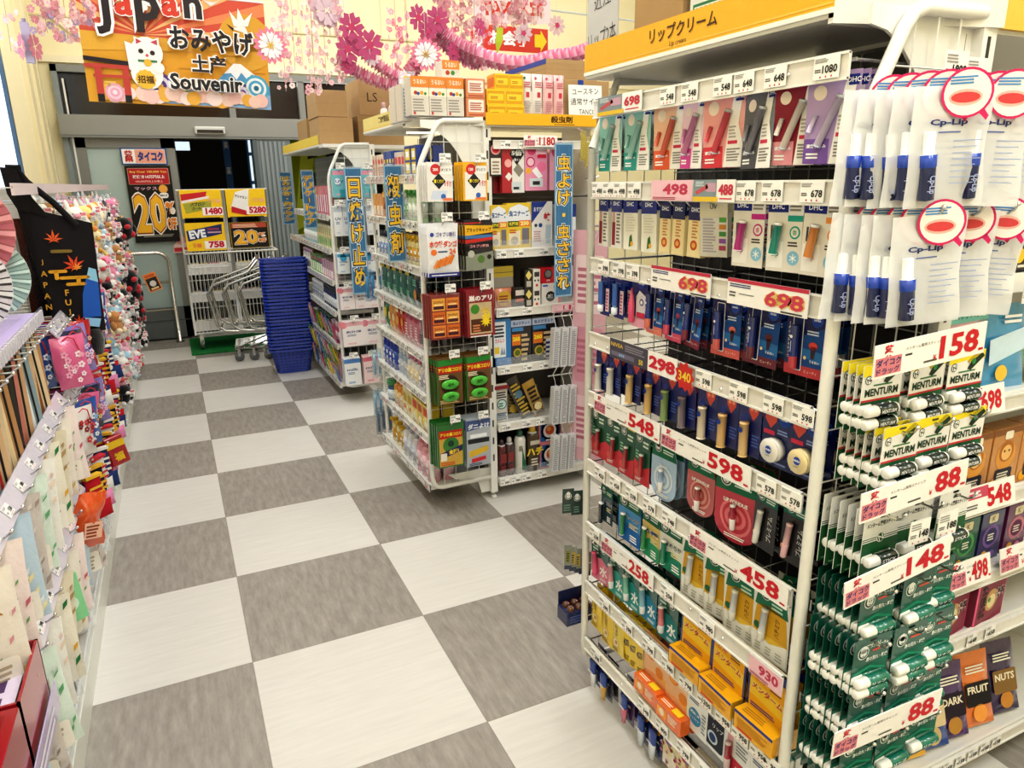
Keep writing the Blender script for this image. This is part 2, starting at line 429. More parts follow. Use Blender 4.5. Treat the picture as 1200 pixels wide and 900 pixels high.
m = MB()
for a, b2 in ((1.15, 1.55), (1.6, 1.95), (2.0, 2.35)): m.box(1.12, 1.24, 9.8, 9.84, a, b2, '#cfe7f4', 'daylight')
m.box(1.09, 1.27, 9.84, 9.88, 1.1, 2.4, '#2a4c66', 'paint')
tag(m.build('far_window'), 'lit blue white window across the street outside the doorway', 'window')
for k, (x, z, w2, c) in enumerate([(-.15, 1.55, .22, '#8d2f22'), (.15, 1.35, .12, '#b9a070'), (.12, 2.0, .2, '#aebfc6')]):
    m = MB(); m.box(x, x+w2, 9.3, 9.34, z, z+.05+.03*k, c, 'daylight' if k == 2 else 'paint'); m.bar((x+.1, 9.34, z), (x+.1, 9.34, 3.6 if k == 2 else 0.0), .01, '#22242a')
    tag(m.build('street_sign'), ['small dark red sign low in the dark passage outside', 'tiny tan sign beside the blue banner outside', 'small pale lamp sign high in the dark passage'][k], 'sign')

# ------------------------------------------------------------------ handrail, green mat
m = MB(); y = 6.3
pts = [(-.95, y, .91), (-.22, y, .91)]+[(-.22+.1*math.sin(t*PI/10), y, .81+.1*math.cos(t*PI/10)) for t in range(1, 6)]+[(-.115, y, .0)]
m.tube(pts, .019, '#cfccc6', 'metal', 10)
m.tube([(-.95, y, .60), (-.115, y, .62)], .013, '#cfccc6', 'metal', 8); m.tube([(-.95, y, .33), (-.115, y, .34)], .013, '#cfccc6', 'metal', 8)
m.lathe([(.04, 0), (.04, .012), (.02, .014)], '#8b8b88', 'metal', 12, (-.115, y, 0))
m.tube([(-.93, y, 0), (-.93, y, .91)], .019, '#cfccc6', 'metal', 8)
tag(m.build('handrail'), 'stainless steel handrail with rounded corner beside the frosted door', 'handrail')
m = MB(); m.box(-.03, 1.5, 5.55, 6.35, .0, .012, '#ffffff', 'turf'); tag(m.build('door_mat'), 'green artificial turf mat under the wire cages by the door', 'mat')

# ------------------------------------------------------------------ lights
def area(name, loc, sx, sy, p, rot=(0, 0, 0), col=(1, 1, 1)):
    l = bpy.data.lights.new(name, 'AREA'); l.shape = 'RECTANGLE'; l.size = sx; l.size_y = sy; l.energy = p; l.color = col
    o = bpy.data.objects.new(name, l); COL.objects.link(o); o.location = loc; o.rotation_euler = rot; return o
for k, (x, y) in enumerate([(.2, -1.6), (.2, .4), (.2, 2.4), (.2, 4.4), (2.2, -1.6), (2.2, .4), (2.2, 2.4), (2.2, 4.4), (4.2, 0), (4.2, 3.5), (1.2, -2.6), (-.2, -2.8)]):  # last two battens are added to brighten the bags near the camera
    m = MB(); m.box(x-.12, x+.12, y-.62, y+.62, CH-.05, CH, '#f4f4f0', 'paint'); f = m.build('ceiling_light')
    tag(f, 'white batten ceiling light above the shop floor', 'light', 'batten ceiling lights')
    d = MB(); d.box(x-.1, x+.1, y-.6, y+.6, CH-.06, CH-.05, '#ffffff', 'lamp'); d.build('diffuser', f)
    area('lamp_area', (x, y, CH-.08), .3, 1.3, 21 if y > -2 else 25, col=(.97, .985, 1))
area('added_wall_fill', (2.2, 5.35, 3.75), 7, .2, 24, (R(62), 0, 0), (1, .96, .86))  # added area lamp without a fixture, brightens the upper back wall
area('added_door_fill', (1.6, 6.3, 2.9), 3, 1, 22, (R(-60), 0, 0), (1, .97, .9))  # added fill lamp over the door, pointing into the room
wd = bpy.data.worlds.new('world'); SC.world = wd; wd.use_nodes = True
wd.node_tree.nodes['Background'].inputs[0].default_value = (.95, .97, 1, 1); wd.node_tree.nodes['Background'].inputs[1].default_value = .35
SC.view_settings.view_transform = 'Standard'; SC.view_settings.look = 'Medium High Contrast'; SC.view_settings.exposure = -.1
SC.cycles.max_bounces = 6; SC.cycles.diffuse_bounces = 3; SC.cycles.glossy_bounces = 2; SC.cycles.transmission_bounces = 2; SC.cycles.transparent_max_bounces = 12
SC.cycles.caustics_reflective = False; SC.cycles.caustics_refractive = False
for k in ('lamp', 'led', 'daylight'): MATS[k].cycles.emission_sampling = 'NONE'
# ------------------------------------------------------------------ shop fixtures
WH = '#efeee8'
def price_tag(parent, txt, loc, rot, w=.05, h=.032, red=False, big=False, under=True):
    k = ('tag', txt, w, h, red, big)
    if k not in TAGS:
        m = MB(); m.box(-w/2, w/2, -.0008, .0008, -h/2, h/2, '#fbfaf6' if not red else '#fde9ea', 'gloss'); m.frame((-w/2, -.0009, -h/2), w=w, h=h)
        m.fine(.05, .74, .6, .96, 3, '#9a9a9a', 1, seed=len(txt))
        if big:
            m.r(0, .8, .45, 1, '#c4404f', 1); m.t(txt, .97, .42, .62, '#c8243a', 2, .035, al='r'); m.r(.04, .1, .4, .16, '#333333', 1)
        else:
            m.t(txt, .95, .43, .36, '#c8243a' if red else '#1c1c1e', 2, .025, al='r'); m.fine(.06, .32, .38, .5, 2, '#555555', 1, seed=3)
            for i in range(3): m.o(.3+.22*i, .11, .035, '#d2405a', 1, 8)
        TAGS[k] = m.build('price_tag', parent, loc, rot); return TAGS[k]
    o = TAGS[k].copy(); COL.objects.link(o); o.parent = parent; o.location = loc; o.rotation_euler = rot
    return o
TAGS = {}

def promo(txt, w, h, style='w'):
    """sale price card, front to -Y, origin centre"""
    m = MB(); m.box(-w/2, w/2, -.001, .001, -h/2, h/2, '#fbf8f4', 'gloss'); m.frame((-w/2, -.0012, -h/2), w=w, h=h)
    if style == 'w':        # white card with the shop's mark and a big red price
        k = h/w*1.12
        m.t('薬', k*.5, .78, .34, '#cf3346', 1, .05); m.r(.01, .08, k, .6, '#d9838c', 1); m.t('ダイコク', k*.5+.005, .45, .22, '#22306e', 2, .03, w=k*.9); m.t('ドラッグ', k*.5+.005, .2, .2, '#22306e', 2, .02, w=k*.85)
        m.t('メンターム薬用スティック', k+.03, .72, .1, '#333333', 1, 0, al='l', w=.32); m.r(k+.03, .5, k+.09, .56, '#444444'); m.r(k+.2, .14, k+.32, .2, '#555555')
        m.t(txt, .93, .5, .72, '#c9202f', 2, .032, al='r', w=.115*len(txt)+.02); m.t('¥', .90-.115*len(txt)-.03, .25, .18, '#c9202f', 2, .01); m.r(.94, .12, .985, .2, '#c9202f')
    elif style == 'y':      # red edged card, price on yellow
        m.r(0, .86, 1, 1, '#c33a52', 1); m.fine(.03, .68, .45, .84, 2, '#3b4a86', 1); m.fine(.03, .3, .12, .55, 2, '#666666', 1, 2); m.r(.16, .42, .36, .46, '#888888')
        m.to(txt, .73, .46, .58, '#c8485c', '#efc06a', 2, .03, .11, w=.46); m.r(.7, .04, .95, .1, '#444444')
    elif style == 'p':      # patterned left half
        m.r(0, 0, .58, 1, '#8c9aa0', 1); m.r(0, .0, .62, .22, '#e8c33c', 2); m.p([(.05, .45), (.35, .8), (.38, .62), (.1, .3)], '#c65a62', 2); m.r(.32, .45, .56, .85, '#c9a0b4', 2); m.fine(.06, .7, .3, .95, 3, '#d8e2e6', 3)
        m.t(txt, .8, .55, .5, '#c8384f', 2, .04, w=.34); m.r(.66, .12, .95, .18, '#d23a52')
    elif style == 'd':      # dark card
        m.r(0, 0, .6, 1, '#4d4a58', 1); m.t('NIVEA', .12, .72, .2, '#d6b24a', 2, .02, w=.2); m.fine(.25, .55, .58, .9, 3, '#8a8694', 2); m.t('50', .5, .26, .26, '#e9d24a', 2, .03); m.r(.03, .15, .4, .38, '#746f86', 2); m.t('●●●', .2, .26, .14, '#8fb0d8', 3)
        m.t(txt, .8, .5, .62, '#cc2b40', 2, .05, w=.36)
    elif style == 'k':      # pink strip
        m.r(0, 0, 1, 1, '#f0c3cf', 1); m.t(txt, .6, .55, .55, '#c4405e', 2, .04, w=.6); m.fine(.05, .05, .9, .2, 2, '#a03a54', 2)
    elif style == 'k2':
        m.r(.02, .55, .5, .95, '#c8506a', 1); m.fine(.05, .62, .45, .9, 2, '#f4dfe4', 2, 3); m.fine(.05, .2, .3, .4, 2, '#666666', 1, 2)
        m.t(txt, .92, .48, .7, '#c9202f', 2, .035, al='r', w=.15*len(txt))
    return m

def net_frame(root, x0, x1, y, z0=.11, z1=1.80, name='side_net'):
    """curved side net: tube frame and wire grid in the plane y"""
    m = MB()
    pth = [(x1, y, z1), (x0+.125, y, z1-.003), (x0+.10, y, z1-.012), (x0+.082, y, z1-.035), (x0+.018, y, 1.635), (x0+.006, y, 1.60), (x0, y, 1.56), (x0, y, z0+.06), (x0+.006, y, z0+.03), (x0+.022, y, z0+.008), (x0+.05, y, z0), (x1, y, z0+.004)]
    m.tube(pth, .0115, WH, 'paint', 10)
    f = m.build(name, root)
    w = MB(); n = 5
    def ztop(x):
        t = (x-x0)
        return z1 if t > .11 else (1.56+(z1-.03-1.56)*t/.09 if t < .09 else z1-.02)
    for i in range(1, n):
        x = x0+(x1-x0)*i/n; w.bar((x, y, z0), (x, y, min(z1, ztop(x))), .0018, '#e9e9e4')
    z = z0+.1
    while z < z1-.02:
        xs = x0 if z < 1.56 else x0+max(0, (z-1.56)*.42)
        w.bar((xs, y, z), (x1, y, z), .0016, '#e9e9e4'); z += .1
    w.build('net_wires', f)
    return f
def end_plate(root, x0, x1, y, z1=1.80, z0=1.55):
    m = MB(); pts = [(x1, z1), (x0, z1)]+[(x0+(x1-x0-.05)*math.sin(t*PI/16), z0-.12+(z1-.03-z0+.12)*math.cos(t*PI/16)) for t in range(9)]+[(x1-.05, z0-.25), (x1, z0-.25)]
    pts = pts[::-1]; vs = [(a, y+.004, b) for a, b in pts]+[(a, y+.01, b) for a, b in pts]; n = len(pts)
    m.add(vs, [tuple(range(n)), tuple(range(n, 2*n))[::-1]]+[(i, (i+1) % n, n+(i+1) % n, n+i) for i in range(n)], WH, 'paint'); m.build('end_bracket', root); m = MB()
    # foot bracket under the bottom shelf, with an arch
    pts = [(x1, .16), (x0+.06, .16), (x0+.1, .13), (x0+.18, .105), (x1-.06, .09), (x1-.045, .03), (x1, .03)]
    vs = [(a, y+.004, b) for a, b in pts]+[(a, y+.012, b) for a, b in pts]; n = len(pts)
    m.add(vs, [tuple(range(n)), tuple(range(n, 2*n))[::-1]]+[(i, (i+1) % n, n+(i+1) % n, n+i) for i in range(n)], WH, 'paint')
    m.build('foot_bracket', root)
def post(root, x, y, z1=1.80):
    m = MB(); m.box(x-.0, x+.035, y-.0, y+.03, .03, z1, WH, 'paint')
    for i in range(18): m.box(x+.012, x+.02, y-.0006, y, .2+i*.09, .235+i*.09, '#3a3a3a', 'paint')
    m.lathe([(.008, .012), (.008, .05)], '#d8d8d4', 'metal', 8, (x+.017, y+.01, 0)); m.lathe([(.017, 0), (.017, .008), (.008, .014)], '#e6e6e0', 'paint', 10, (x+.017, y+.01, 0))
    return m.build('post', root)

def rail_left(root, x, y0, y1, z, h=.04, name='price_rail', tilt=.12):
    """price rail looking to -X; y0 near, y1 far"""
    m = MB(); m.box(-.003, .003, y0, y1, -h/2, h/2, '#e6e2da', 'gloss'); m.box(-.006, .001, y0, y1, h/2-.003, h/2+.001, WH, 'gloss'); m.box(-.006, .001, y0, y1, -h/2-.001, -h/2+.003, WH, 'gloss')
    return m.build(name, root, (x, 0, z))
def rail_front(root, x0, x1, y, z, h=.04):
    m = MB(); m.box(x0, x1, -.003, .003, -h/2, h/2, '#e6e2da', 'gloss'); m.box(x0, x1, -.006, .001, h/2-.003, h/2+.001, WH, 'gloss'); m.box(x0, x1, -.006, .001, -h/2-.001, -h/2+.003, WH, 'gloss')
    return m.build('price_rail', root, (0, y, z))
def shelf(root, x0, x1, y0, y1, z, lip='l', fence=False):
    """z = top of the deck"""
    m = MB(); m.box(x0, x1, y0, y1, z-.022, z, '#e9e7e0', 'paint')
    if lip == 'l': m.box(x0-.004, x0+.002, y0, y1, z-.032, z+.008, '#f1efe9', 'paint')
    if lip == 'f': m.box(x0, x1, y0-.004, y0+.002, z-.032, z+.008, '#f1efe9', 'paint')
    o = m.build('shelf', root)
    if fence:
        g = MB()
        if lip == 'l': g.box(x0-.001, x0+.001, y0, y1, z+.008, z+.045, '#eef4f6', 'clear')
        else: g.box(x0, x1, y0-.001, y0+.001, z+.008, z+.045, '#eef4f6', 'clear')
        g.build('clear_guard', o)
    return o
def back_panel(root, x, y0, y1, z0, z1, col='#55524e'):
    m = MB(); m.box(x, x+.01, y0, y1, z0, z1, col, 'paint')
    k = int((y1-y0)/.05)
    for i in range(k+1): y = y0+(y1-y0)*i/k; m.bar((x-.006, y, z0), (x-.006, y, z1), .0018, '#9b9a94')
    z = z0
    while z < z1: m.bar((x-.009, y0, z), (x-.009, y1, z), .0018, '#9b9a94'); z += .06
    return m.build('back_mesh', root)
def canopy(root, x0, x1, y0, y1, z, text, text_y, sub, sub_y, col='#f2b631', th=.12, tx=None):
    """yellow fascia looking to -X above the shelves"""
    m = MB(); m.box(x0, x1, y0, y1, z-.014, z-.002, '#dcdad2', 'paint'); m.box(x0-.004, x0+.01, y0, y1, z-.007, z+.001, '#f4f2ec', 'paint')
    o = m.build('canopy_shelf', root)
    b = MB(); b.box(x0-.002, x0+.004, y0, y1, z+.001, z+.064, col, 'print'); b.eps = .0006
    b.frame((x0-.002, y1, z), (0, -1, 0), (0, 0, 1), (-1, 0, 0), y1-y0, .064)
    b.p([(0, .1), (1, .1), (1, .16), (0, .13)], '#f7c655', 1)
    L = y1-y0
    if text: b.t(text, (y1-text_y)/L, .6, .47, '#4a2c14', 2, .015, w=None)
    if sub: b.t(sub, (y1-sub_y)/L, .2, .2, '#5b3a1c', 2, 0)
    b.build('fascia_sign', root)
    return o
def hook(parent, loc, L, rot, drop=.0):
    k = ('hook', L)
    if k not in TAGS:
        m = MB(); m.tube([(0, 0, 0), (0, -L*.9, 0), (0, -L*.97, .006), (0, -L, .014)], .0022, '#c9c9c6', 'metal', 5); m.ell((0, -L, .015), .0042, '#e6e6e4', 'metal', 6, 4)
        m.box(-.008, .008, -.0, .004, -.014, .01, '#b9b9b6', 'metal')
        TAGS[k] = m.build('hook', parent, loc, rot); return TAGS[k]
    o = TAGS[k].copy(); COL.objects.link(o); o.parent = parent; o.location = loc; o.rotation_euler = rot
    return o

# ------------------------------------------------------------------ products: hanging cards, origin at the hook hole
PR = {}
def proto(key, fn):
    if key not in PR: PR[key] = Proto(fn())
    return PR[key]
def body_card(w, h, col, d=.0012, mat='gloss', hole=True):
    m = MB(); m.box(-w/2, w/2, 0, d, -h, .008, col, mat); m.frame((-w/2, 0, -h), w=w, h=h+.008)
    if hole: m.rr(.4, .93, .6, .965, .04, '#3c3c3c', 1)
    return m
def stick_mesh(name, parent, loc, L, r, body, cap, band=None, rot=(0, 0, 0), capfrac=.35, mat='gloss', txt=None, tc='#ffffff', vertical=False):
    """lip balm stick along X (cap at -X), or upright"""
    b = MB(); c = MB(); ax = 'z' if vertical else 'x'; s0 = -L/2
    xc = s0+L*capfrac
    prof = [(r*.96, xc, body), (r, xc+.001, body), (r, L/2-.004, body), (r*1.04, L/2-.004, cap if not band else band), (r*1.04, L/2, cap if not band else band)]
    b.lathe(prof, body, mat, 12, (0, 0, 0), axis=ax)
    if txt:
        if vertical: b.frame((-r*.6, -r*1.02, xc), (1, 0, 0), (0, 0, 1), (0, -1, 0), r*1.2, L*(1-capfrac)*.9)
        else: b.frame((xc, -r*1.02, -r*.55), (1, 0, 0), (0, 0, 1), (0, -1, 0), L*(1-capfrac)*.9, r*1.1)
        if vertical: b.r(.3, .15, .7, .85, tc, 1)
        else: b.t(txt, .5, .5, .62, tc, 1, .01, w=.8)
    bo = b.build(name, parent, loc, rot)
    c.lathe([(r*.75, s0, cap), (r*1.0, s0+.002, cap), (r*1.06, xc-.001, cap), (r*1.06, xc, cap)], cap, mat, 12, (0, 0, 0), axis=ax)
    co = c.build('cap', bo)
    reg(bo, co)
    return bo
def hangrow(pr, x, y, z, n, step, rot, label, back, cat, group, jit=.0, tilt=0, swing=.03, dirv=(1, 0, 0), rg=random.Random(5)):
    """n cards on one hook; the first is the front one, the rest go back along dirv"""
    for i in range(n):
        px, py = x+dirv[0]*step*i, y+dirv[1]*step*i
        r = (rot[0]+tilt*.3, rot[1]+rg.uniform(-swing, swing)+(0 if i else 0), rot[2]+rg.uniform(-swing, swing)*1.5+tilt)
        if i == 0: pr.put((px, py, z+rg.uniform(-jit, jit)), r, label, cat, group)
        else: pr.put((px, py, z+rg.uniform(-jit, jit)), r, back, cat, group+', cards behind' if group else back)
# ------------------------------------------------------------------ LIP CARE RACK (right foreground)
lip = empty('display_gondola', (1.2, -.4, 0))
lip_root = lip
class Off:
    pass
def root_at0(name, label, cat='display rack', group=None):
    o = empty(name, (0, 0, 0)); tag(o, label, cat, group); return o
bpy.data.objects.remove(lip)
LIP = root_at0('display_gondola', 'white wire lip care rack in the right foreground with yellow header and price rails')
net_frame(LIP, .93, 1.20, -.785); end_plate(LIP, .955, 1.2, -.775)
post(LIP, 1.2, -.79)
m = MB(); m.tube([(.93, .0, 1.62), (.93, .0, .17), (.935, .0, .13), (.955, .0, .11), (1.2, 0, .11)], .0105, WH, 'paint', 10); m.tube([(.93, 0, 1.62), (1.0, 0, 1.78), (1.2, 0, 1.79)], .0105, WH, 'paint', 10)
for i in range(1, 5): m.bar((.93+.054*i, 0, .11), (.93+.054*i, 0, 1.66+.02*i), .0018, '#e9e9e4')
for i in range(17): m.bar((.93, 0, .17+.09*i), (1.2, 0, .17+.09*i), .0016, '#e9e9e4')
m.build('side_net', LIP)
back_panel(LIP, 1.19, -.77, -.01, .12, 1.77, '#2f2d2c')  # near-black panel colour stands in for the shade behind the products
canopy(LIP, .93, 1.23, -.72, .04, 1.80, 'リップクリーム', -.34, 'Lip cream', -.33)
m = MB(); m.add([(.93, -.72, 1.778), (1.235, -.80, 1.778), (1.235, -.80, 1.865), (.93, -.72, 1.865), (.93, -.71, 1.778), (1.235, -.71, 1.778), (1.235, -.71, 1.865), (.93, -.71, 1.865)], [(0, 1, 2, 3), (0, 4, 5, 1), (3, 2, 6, 7), (4, 7, 6, 5), (0, 3, 7, 4)], '#e8e6e0', 'paint'); m.build('canopy_end', LIP)
m = MB(); m.bar((.93, -.78, 1.60), (.93, -.78, 1.60), .001)
RZ = [1.71, 1.518, 1.33, 1.132, .966, .765, .57, .375, .18]
RT = [[(-0.316, '548'), (-0.388, '548'), (-0.485, '548'), (-0.542, '648'), (-0.618, '648'), (-0.727, '1080')],
      [(-0.048, '498'), (-0.098, '498'), (-0.147, '498'), (-0.207, '498'), (-0.567, '678'), (-0.633, '678'), (-0.723, '678')],
      [(-0.083, '398'), (-0.153, '398'), (-0.211, '398')], [(-0.483, '598'), (-0.588, '598'), (-0.681, '598'), (-0.752, '598')],
      [(-0.682, '578'), (-0.745, '578')], [(-0.086, '428'), (-0.162, '428'), (-0.237, '578'), (-0.314, '578'), (-0.392, '748')],
      [(-0.066, '258'), (-0.4, '258'), (-0.546, '980')],
      [(-0.124, '298'), (-0.239, '298'), (-0.336, '798'), (-0.418, '980'), (-0.488, '798'), (-0.556, '1200'), (-0.619, '958'), (-0.673, '958'), (-0.729, '958'), (-0.765, '958')],
      [(-0.085, '298'), (-0.33, '348'), (-0.408, '800'), (-0.495, '798'), (-0.58, '798')]]
for i, z in enumerate(RZ):
    r = rail_left(LIP, .925, -.765, -.015, z)
    for y, s in RT[i]: price_tag(r, s, (-.007, y, .001), (0, 0, -PI/2), .05, .034)
    bm = MB(); bm.bar((.94, -.765, z+.01), (.94, -.01, z+.01), .003, '#b8b8b4', 'metal')
    for y in (-.76, -.39, -.02): bm.bar((.94, y, z+.01), (1.19, y, z+.01), .0025, '#b8b8b4', 'metal')
    bm.build('hook_bar', LIP)
PC = [(0, -.14, .18, '698', 'p'), (1, -.35, .14, '498', 'k'), (1, -.483, .12, '488', 'p'), (2, -.392, .2, '698', 'y'), (2, -.643, .2, '698', 'y'), (3, -.265, .27, '298', 'd'),
      (4, -.203, .29, '548', 'w'), (4, -.5, .29, '598', 'w'), (5, -.62, .29, '458', 'w'), (6, -.23, .24, '258', 'w'), (6, -.73, .09, '930', 'k')]
PN = ['patterned sale card reading 698 on the top rail by the far pole', 'pink sale strip reading 498 on the second rail of the lip rack', 'patterned sale card reading 488 beside the pink strip on the lip rack',
      'red edged sale card above the pink gloss and navy lip cards', 'red edged sale card below the magenta, green and orange sticks', 'dark and white sale card above the honey balm sticks',
      'white sale card above the green and red medicated lip cards', 'white sale card above the dull red and crimson lip packs', 'white sale card above the green topped honey lip cards', 'white sale card above the pink and teal water lip cards', 'small pink sale strip above the nearest yellow ointment box']
for (i, y, w, s, st), lb in zip(PC, PN):
    h = .05 if st in 'wyd' else .042
    tag(promo(s, w, h, st).build('sale_price_card', None, (.914, y, RZ[i]+.002), LEFT), lb, 'price card')
m = MB(); m.frame((0, 0, 0), w=1, h=1); m.star(0, 0, .034, .026, 9, '#c8332e', 1); m.t('340', .0, .0, .022, '#f0d24a', 2, .02); tag(m.build('price_burst', None, (.911, -.43, 1.128), LEFT), 'red starburst sticker reading 340 beside the 298 sale card', 'sticker')

# ---- designs
def d_pencil(c1, c2, stick, w=.098, h=.136):
    m = body_card(w, h, c1); m.p([(.0, 0), (1, 0), (1, .25), (.86, .6), (1, .95), (0, .95)], c1, 1)
    m.p([(.52, .0), (1, 0), (.98, .3), (.86, .55), (.93, .88), (.72, .88), (.62, .5)], '#f4f1ec', 2); m.r(0, 0, .5, .28, c2, 2)
    m.o(.25, .78, .13, '#f2e3d4', 2, mat='print'); m.r(.78, .84, .97, .95, '#1c2f86', 3); m.t('DHC', .875, .895, .055, '#ffffff', 4, .02)
    m.fine(.06, .06, .42, .14, 2, '#ffffff', 3); m.t('濃密うるみ', .25, .2, .045, '#ffffff', 3, .02, w=.4); m.fine(.6, .08, .92, .26, 5, '#8a8684', 3, 4); m.r(.62, .3, .85, .345, '#d23a5c', 3); m.fine(.64, .38, .84, .55, 4, '#b6b0ac', 3, 7)
    m.tube([(-.4*w, -.004, -.62*h), (-.28*w, -.004, -.42*h)], .0045, stick, 'gloss', 6)
    o = m.build('lip_tint_card')
    s = stick_mesh('lip_stick', o, (.0, -.007, -.5*h), .085, .0065, stick, '#b8bec2', rot=(0, 0, 0), vertical=True, capfrac=.0)
    s.rotation_euler = (0, R(24), 0)
    return reg(o, s)
def d_widebox(top, col, pic, w=.046, h=.118, txt='DHC', d=.022):
    m = MB(); m.box(-w/2, w/2, .004, d, -h, -.022, col, 'gloss'); m.box(-w/2, w/2, .006, .008, -.026, .008, top, 'gloss'); m.frame((-w/2, .004, -h), w=w, h=h+.008)
    m.box(-w/2, w/2, .003, .0045, -.03, .006, top, 'gloss'); m.frame((-w/2, .003, -h), w=w, h=h+.008)
    m.t(txt, .5, .86, .075, '#ffffff' if hx(top)[0] < .5 else '#333333', 2, .02); m.frame((-w/2, .004, -h), w=w, h=h+.008)
    if pic == 'plain': m.fine(.15, .35, .85, .7, 7, '#d6d2c4', 1, 2); m.p([(.4, .05), (.7, .1), (.6, .3), (.45, .25)], '#3d6a34', 2); m.o(.62, .12, .1, '#e9b13c', 3, 10)
    if pic == 'lips': m.r(.08, .05, .4, .5, '#8f2c3c', 1); m.r(.1, .5, .35, .72, '#caa49c', 1); m.fine(.5, .1, .92, .7, 9, '#777777', 1, 5)
    if pic == 'bottle': m.r(.08, .03, .92, .73, '#f1dfae', 1); m.o(.5, .22, .26, '#c8582c', 2, 14); m.fine(.3, .35, .75, .68, 6, '#c98c58', 2, 2); m.o(.5, .22, .14, '#e9b25a', 3, 10)
    if pic == 'side': m.fine(.1, .08, .62, .68, 12, '#a9a5b4', 1, 2); [m.r(.7, .12+.12*i, .95, .2+.12*i, ['#b04a66', '#8d5aa8', '#4b8a4a', '#c98a3c', '#5aa04a'][i], 2) for i in range(5)]
    return m.build('boxed_lip_balm')
def d_dhc(c, w=.078, h=.122):
    m = body_card(w, h, '#ece7dc'); m.r(0, .82, .58, 1, '#1d2c80', 1); m.t('DHC', .29, .9, .075, '#ffffff', 2, .02); m.r(.58, .7, 1, .78, c, 1); m.fine(.62, .84, .95, .94, 2, '#8c8474', 1, 2)
    m.o(.8, .55, .15, c, 1, 16); m.o(.8, .55, .11, '#ece7dc', 2, 16); m.t('香', .8, .55, .07, c, 3, .01); m.fine(.62, .36, .97, .44, 2, '#3f3f3f', 1, 3)
    m.o(.79, .2, .17, '#8ec3dd', 1, 16); m.t('＊', .79, .2, .12, '#ffffff', 2, .01); m.r(.04, .05, .5, .42, '#f6f3ee', 1); m.t('Lip', .27, .24, .1, c, 2, .01); m.fine(.1, .45, .16, .8, 1, '#444444', 1, 2)
    o = m.build('lip_cream_card'); s = stick_mesh('lip_stick', o, (-.012, -.009, -.062), .058, .0075, c, '#e9e6e2', rot=(0, R(10), 0), vertical=True, capfrac=.02); return reg(o, s)
def d_nivea_tube(c, cap, w=.045, h=.108):
    m = body_card(w, h, '#1c2f7c'); m.fine(.1, .7, .9, .8, 2, '#5c72c0', 1); m.t('NIVEA', .5, .88, .045, '#ffffff', 2, .02); m.r(.58, .1, .95, .62, '#e9d2dc', 1); m.fine(.62, .14, .9, .58, 6, '#c85a8a', 2, 5)
    o = m.build('lip_balm_card'); b = MB(); b.lathe([(.002, -.024), (.0085, -.014, '#3f6fc4'), (.0085, .02), (.009, .034), (.0095, .04)], '#3f6fc4' if c is None else c, 'gloss', 12, sy=.7); b.o if 0 else None
    t = b.build('balm_tube', o, (-.007, -.009, -.06)); cc = MB(); cc.lathe([(.0075, -.038), (.0085, -.036), (.0085, -.02)], cap, 'gloss', 12); k = cc.build('cap', t); reg(t, k); return reg(o, t)
def d_pinkgloss(w=.066, h=.118):
    m = body_card(w, h, '#23306e'); m.p([(.3, .18), (1, .18), (1, .6), (.5, .72), (.3, .6)], '#e7e3ee', 1); m.r(0, 0, 1, .2, '#e8a9bd', 1); m.r(.35, .2, .95, .3, '#d23a5c', 2); m.o(.62, .86, .2, '#2b3f9c', 2); m.t('NIVEA', .62, .86, .05, '#ffffff', 3, .02); m.o(.65, .5, .13, '#2b3a8c', 2, 10); m.o(.65, .5, .08, '#ffffff', 3, 10)
    o = m.build('lip_gloss_card'); b = MB(); b.lathe([(.007, -.045), (.008, -.043), (.008, 0), (.006, .01), (.002, .04)], '#e0557a', 'gloss', 12); t = b.build('gloss_tube', o, (-.02, -.009, -.062)); return reg(o, t)
def d_navy(acc, w=.086, h=.118, lip='#c05048'):
    m = body_card(w, h, '#141f52'); m.p([(.45, .15), (1, .15), (1, .75), (.45, .6)], '#1d4a8c', 1); m.p([(.45, .3), (1, .2), (1, .38), (.45, .42)], '#2f6fae', 2); m.r(0, 0, 1, .15, acc, 1); m.o(.78, .84, .15, '#24479c', 2); m.t('NIVEA', .78, .84, .032, '#ffffff', 3, .03)
    m.rr(.17, .07, .45, .88, .03, '#e8e4e8', 2); m.rr(.19, .085, .43, .865, .03, '#18245c', 3); m.t('リッチケア＆カラー', .09, .5, .04, '#ffffff', 2, .01, rot=PI/2, w=.75); m.fine(.55, .62, .95, .7, 2, '#c9d2e8', 3, 4)
    m.o(.72, .47, .11, lip, 3, 12, asp=.5); m.p([(.66, .46), (.8, .46), (.76, .28), (.68, .28)], '#3a2630', 3); m.o(.53, .28, .04, '#f0d9b0', 3, 8); m.t('うるおい', .78, .24, .04, '#ffffff', 4, .02); m.t('ビューティ', .7, .08, .045, '#f0c8b8', 3, .01)
    o = m.build('tinted_lip_card'); b = MB(); b.lathe([(.0072, -.043, acc), (.0078, -.041, acc), (.0078, -.02, '#1b2d74'), (.0078, .036), (.007, .038)], '#1b2d74', 'gloss', 12); b.frame((-.004, -.0079, -.015), w=.008, h=.04); b.o(.5, .8, .4, '#e4e8f2', 1, 8); b.r(.42, .1, .58, .6, '#c8d0e8', 1)
    t = b.build('lip_stick', o, (-.0165, -.009, -.062)); return reg(o, t)
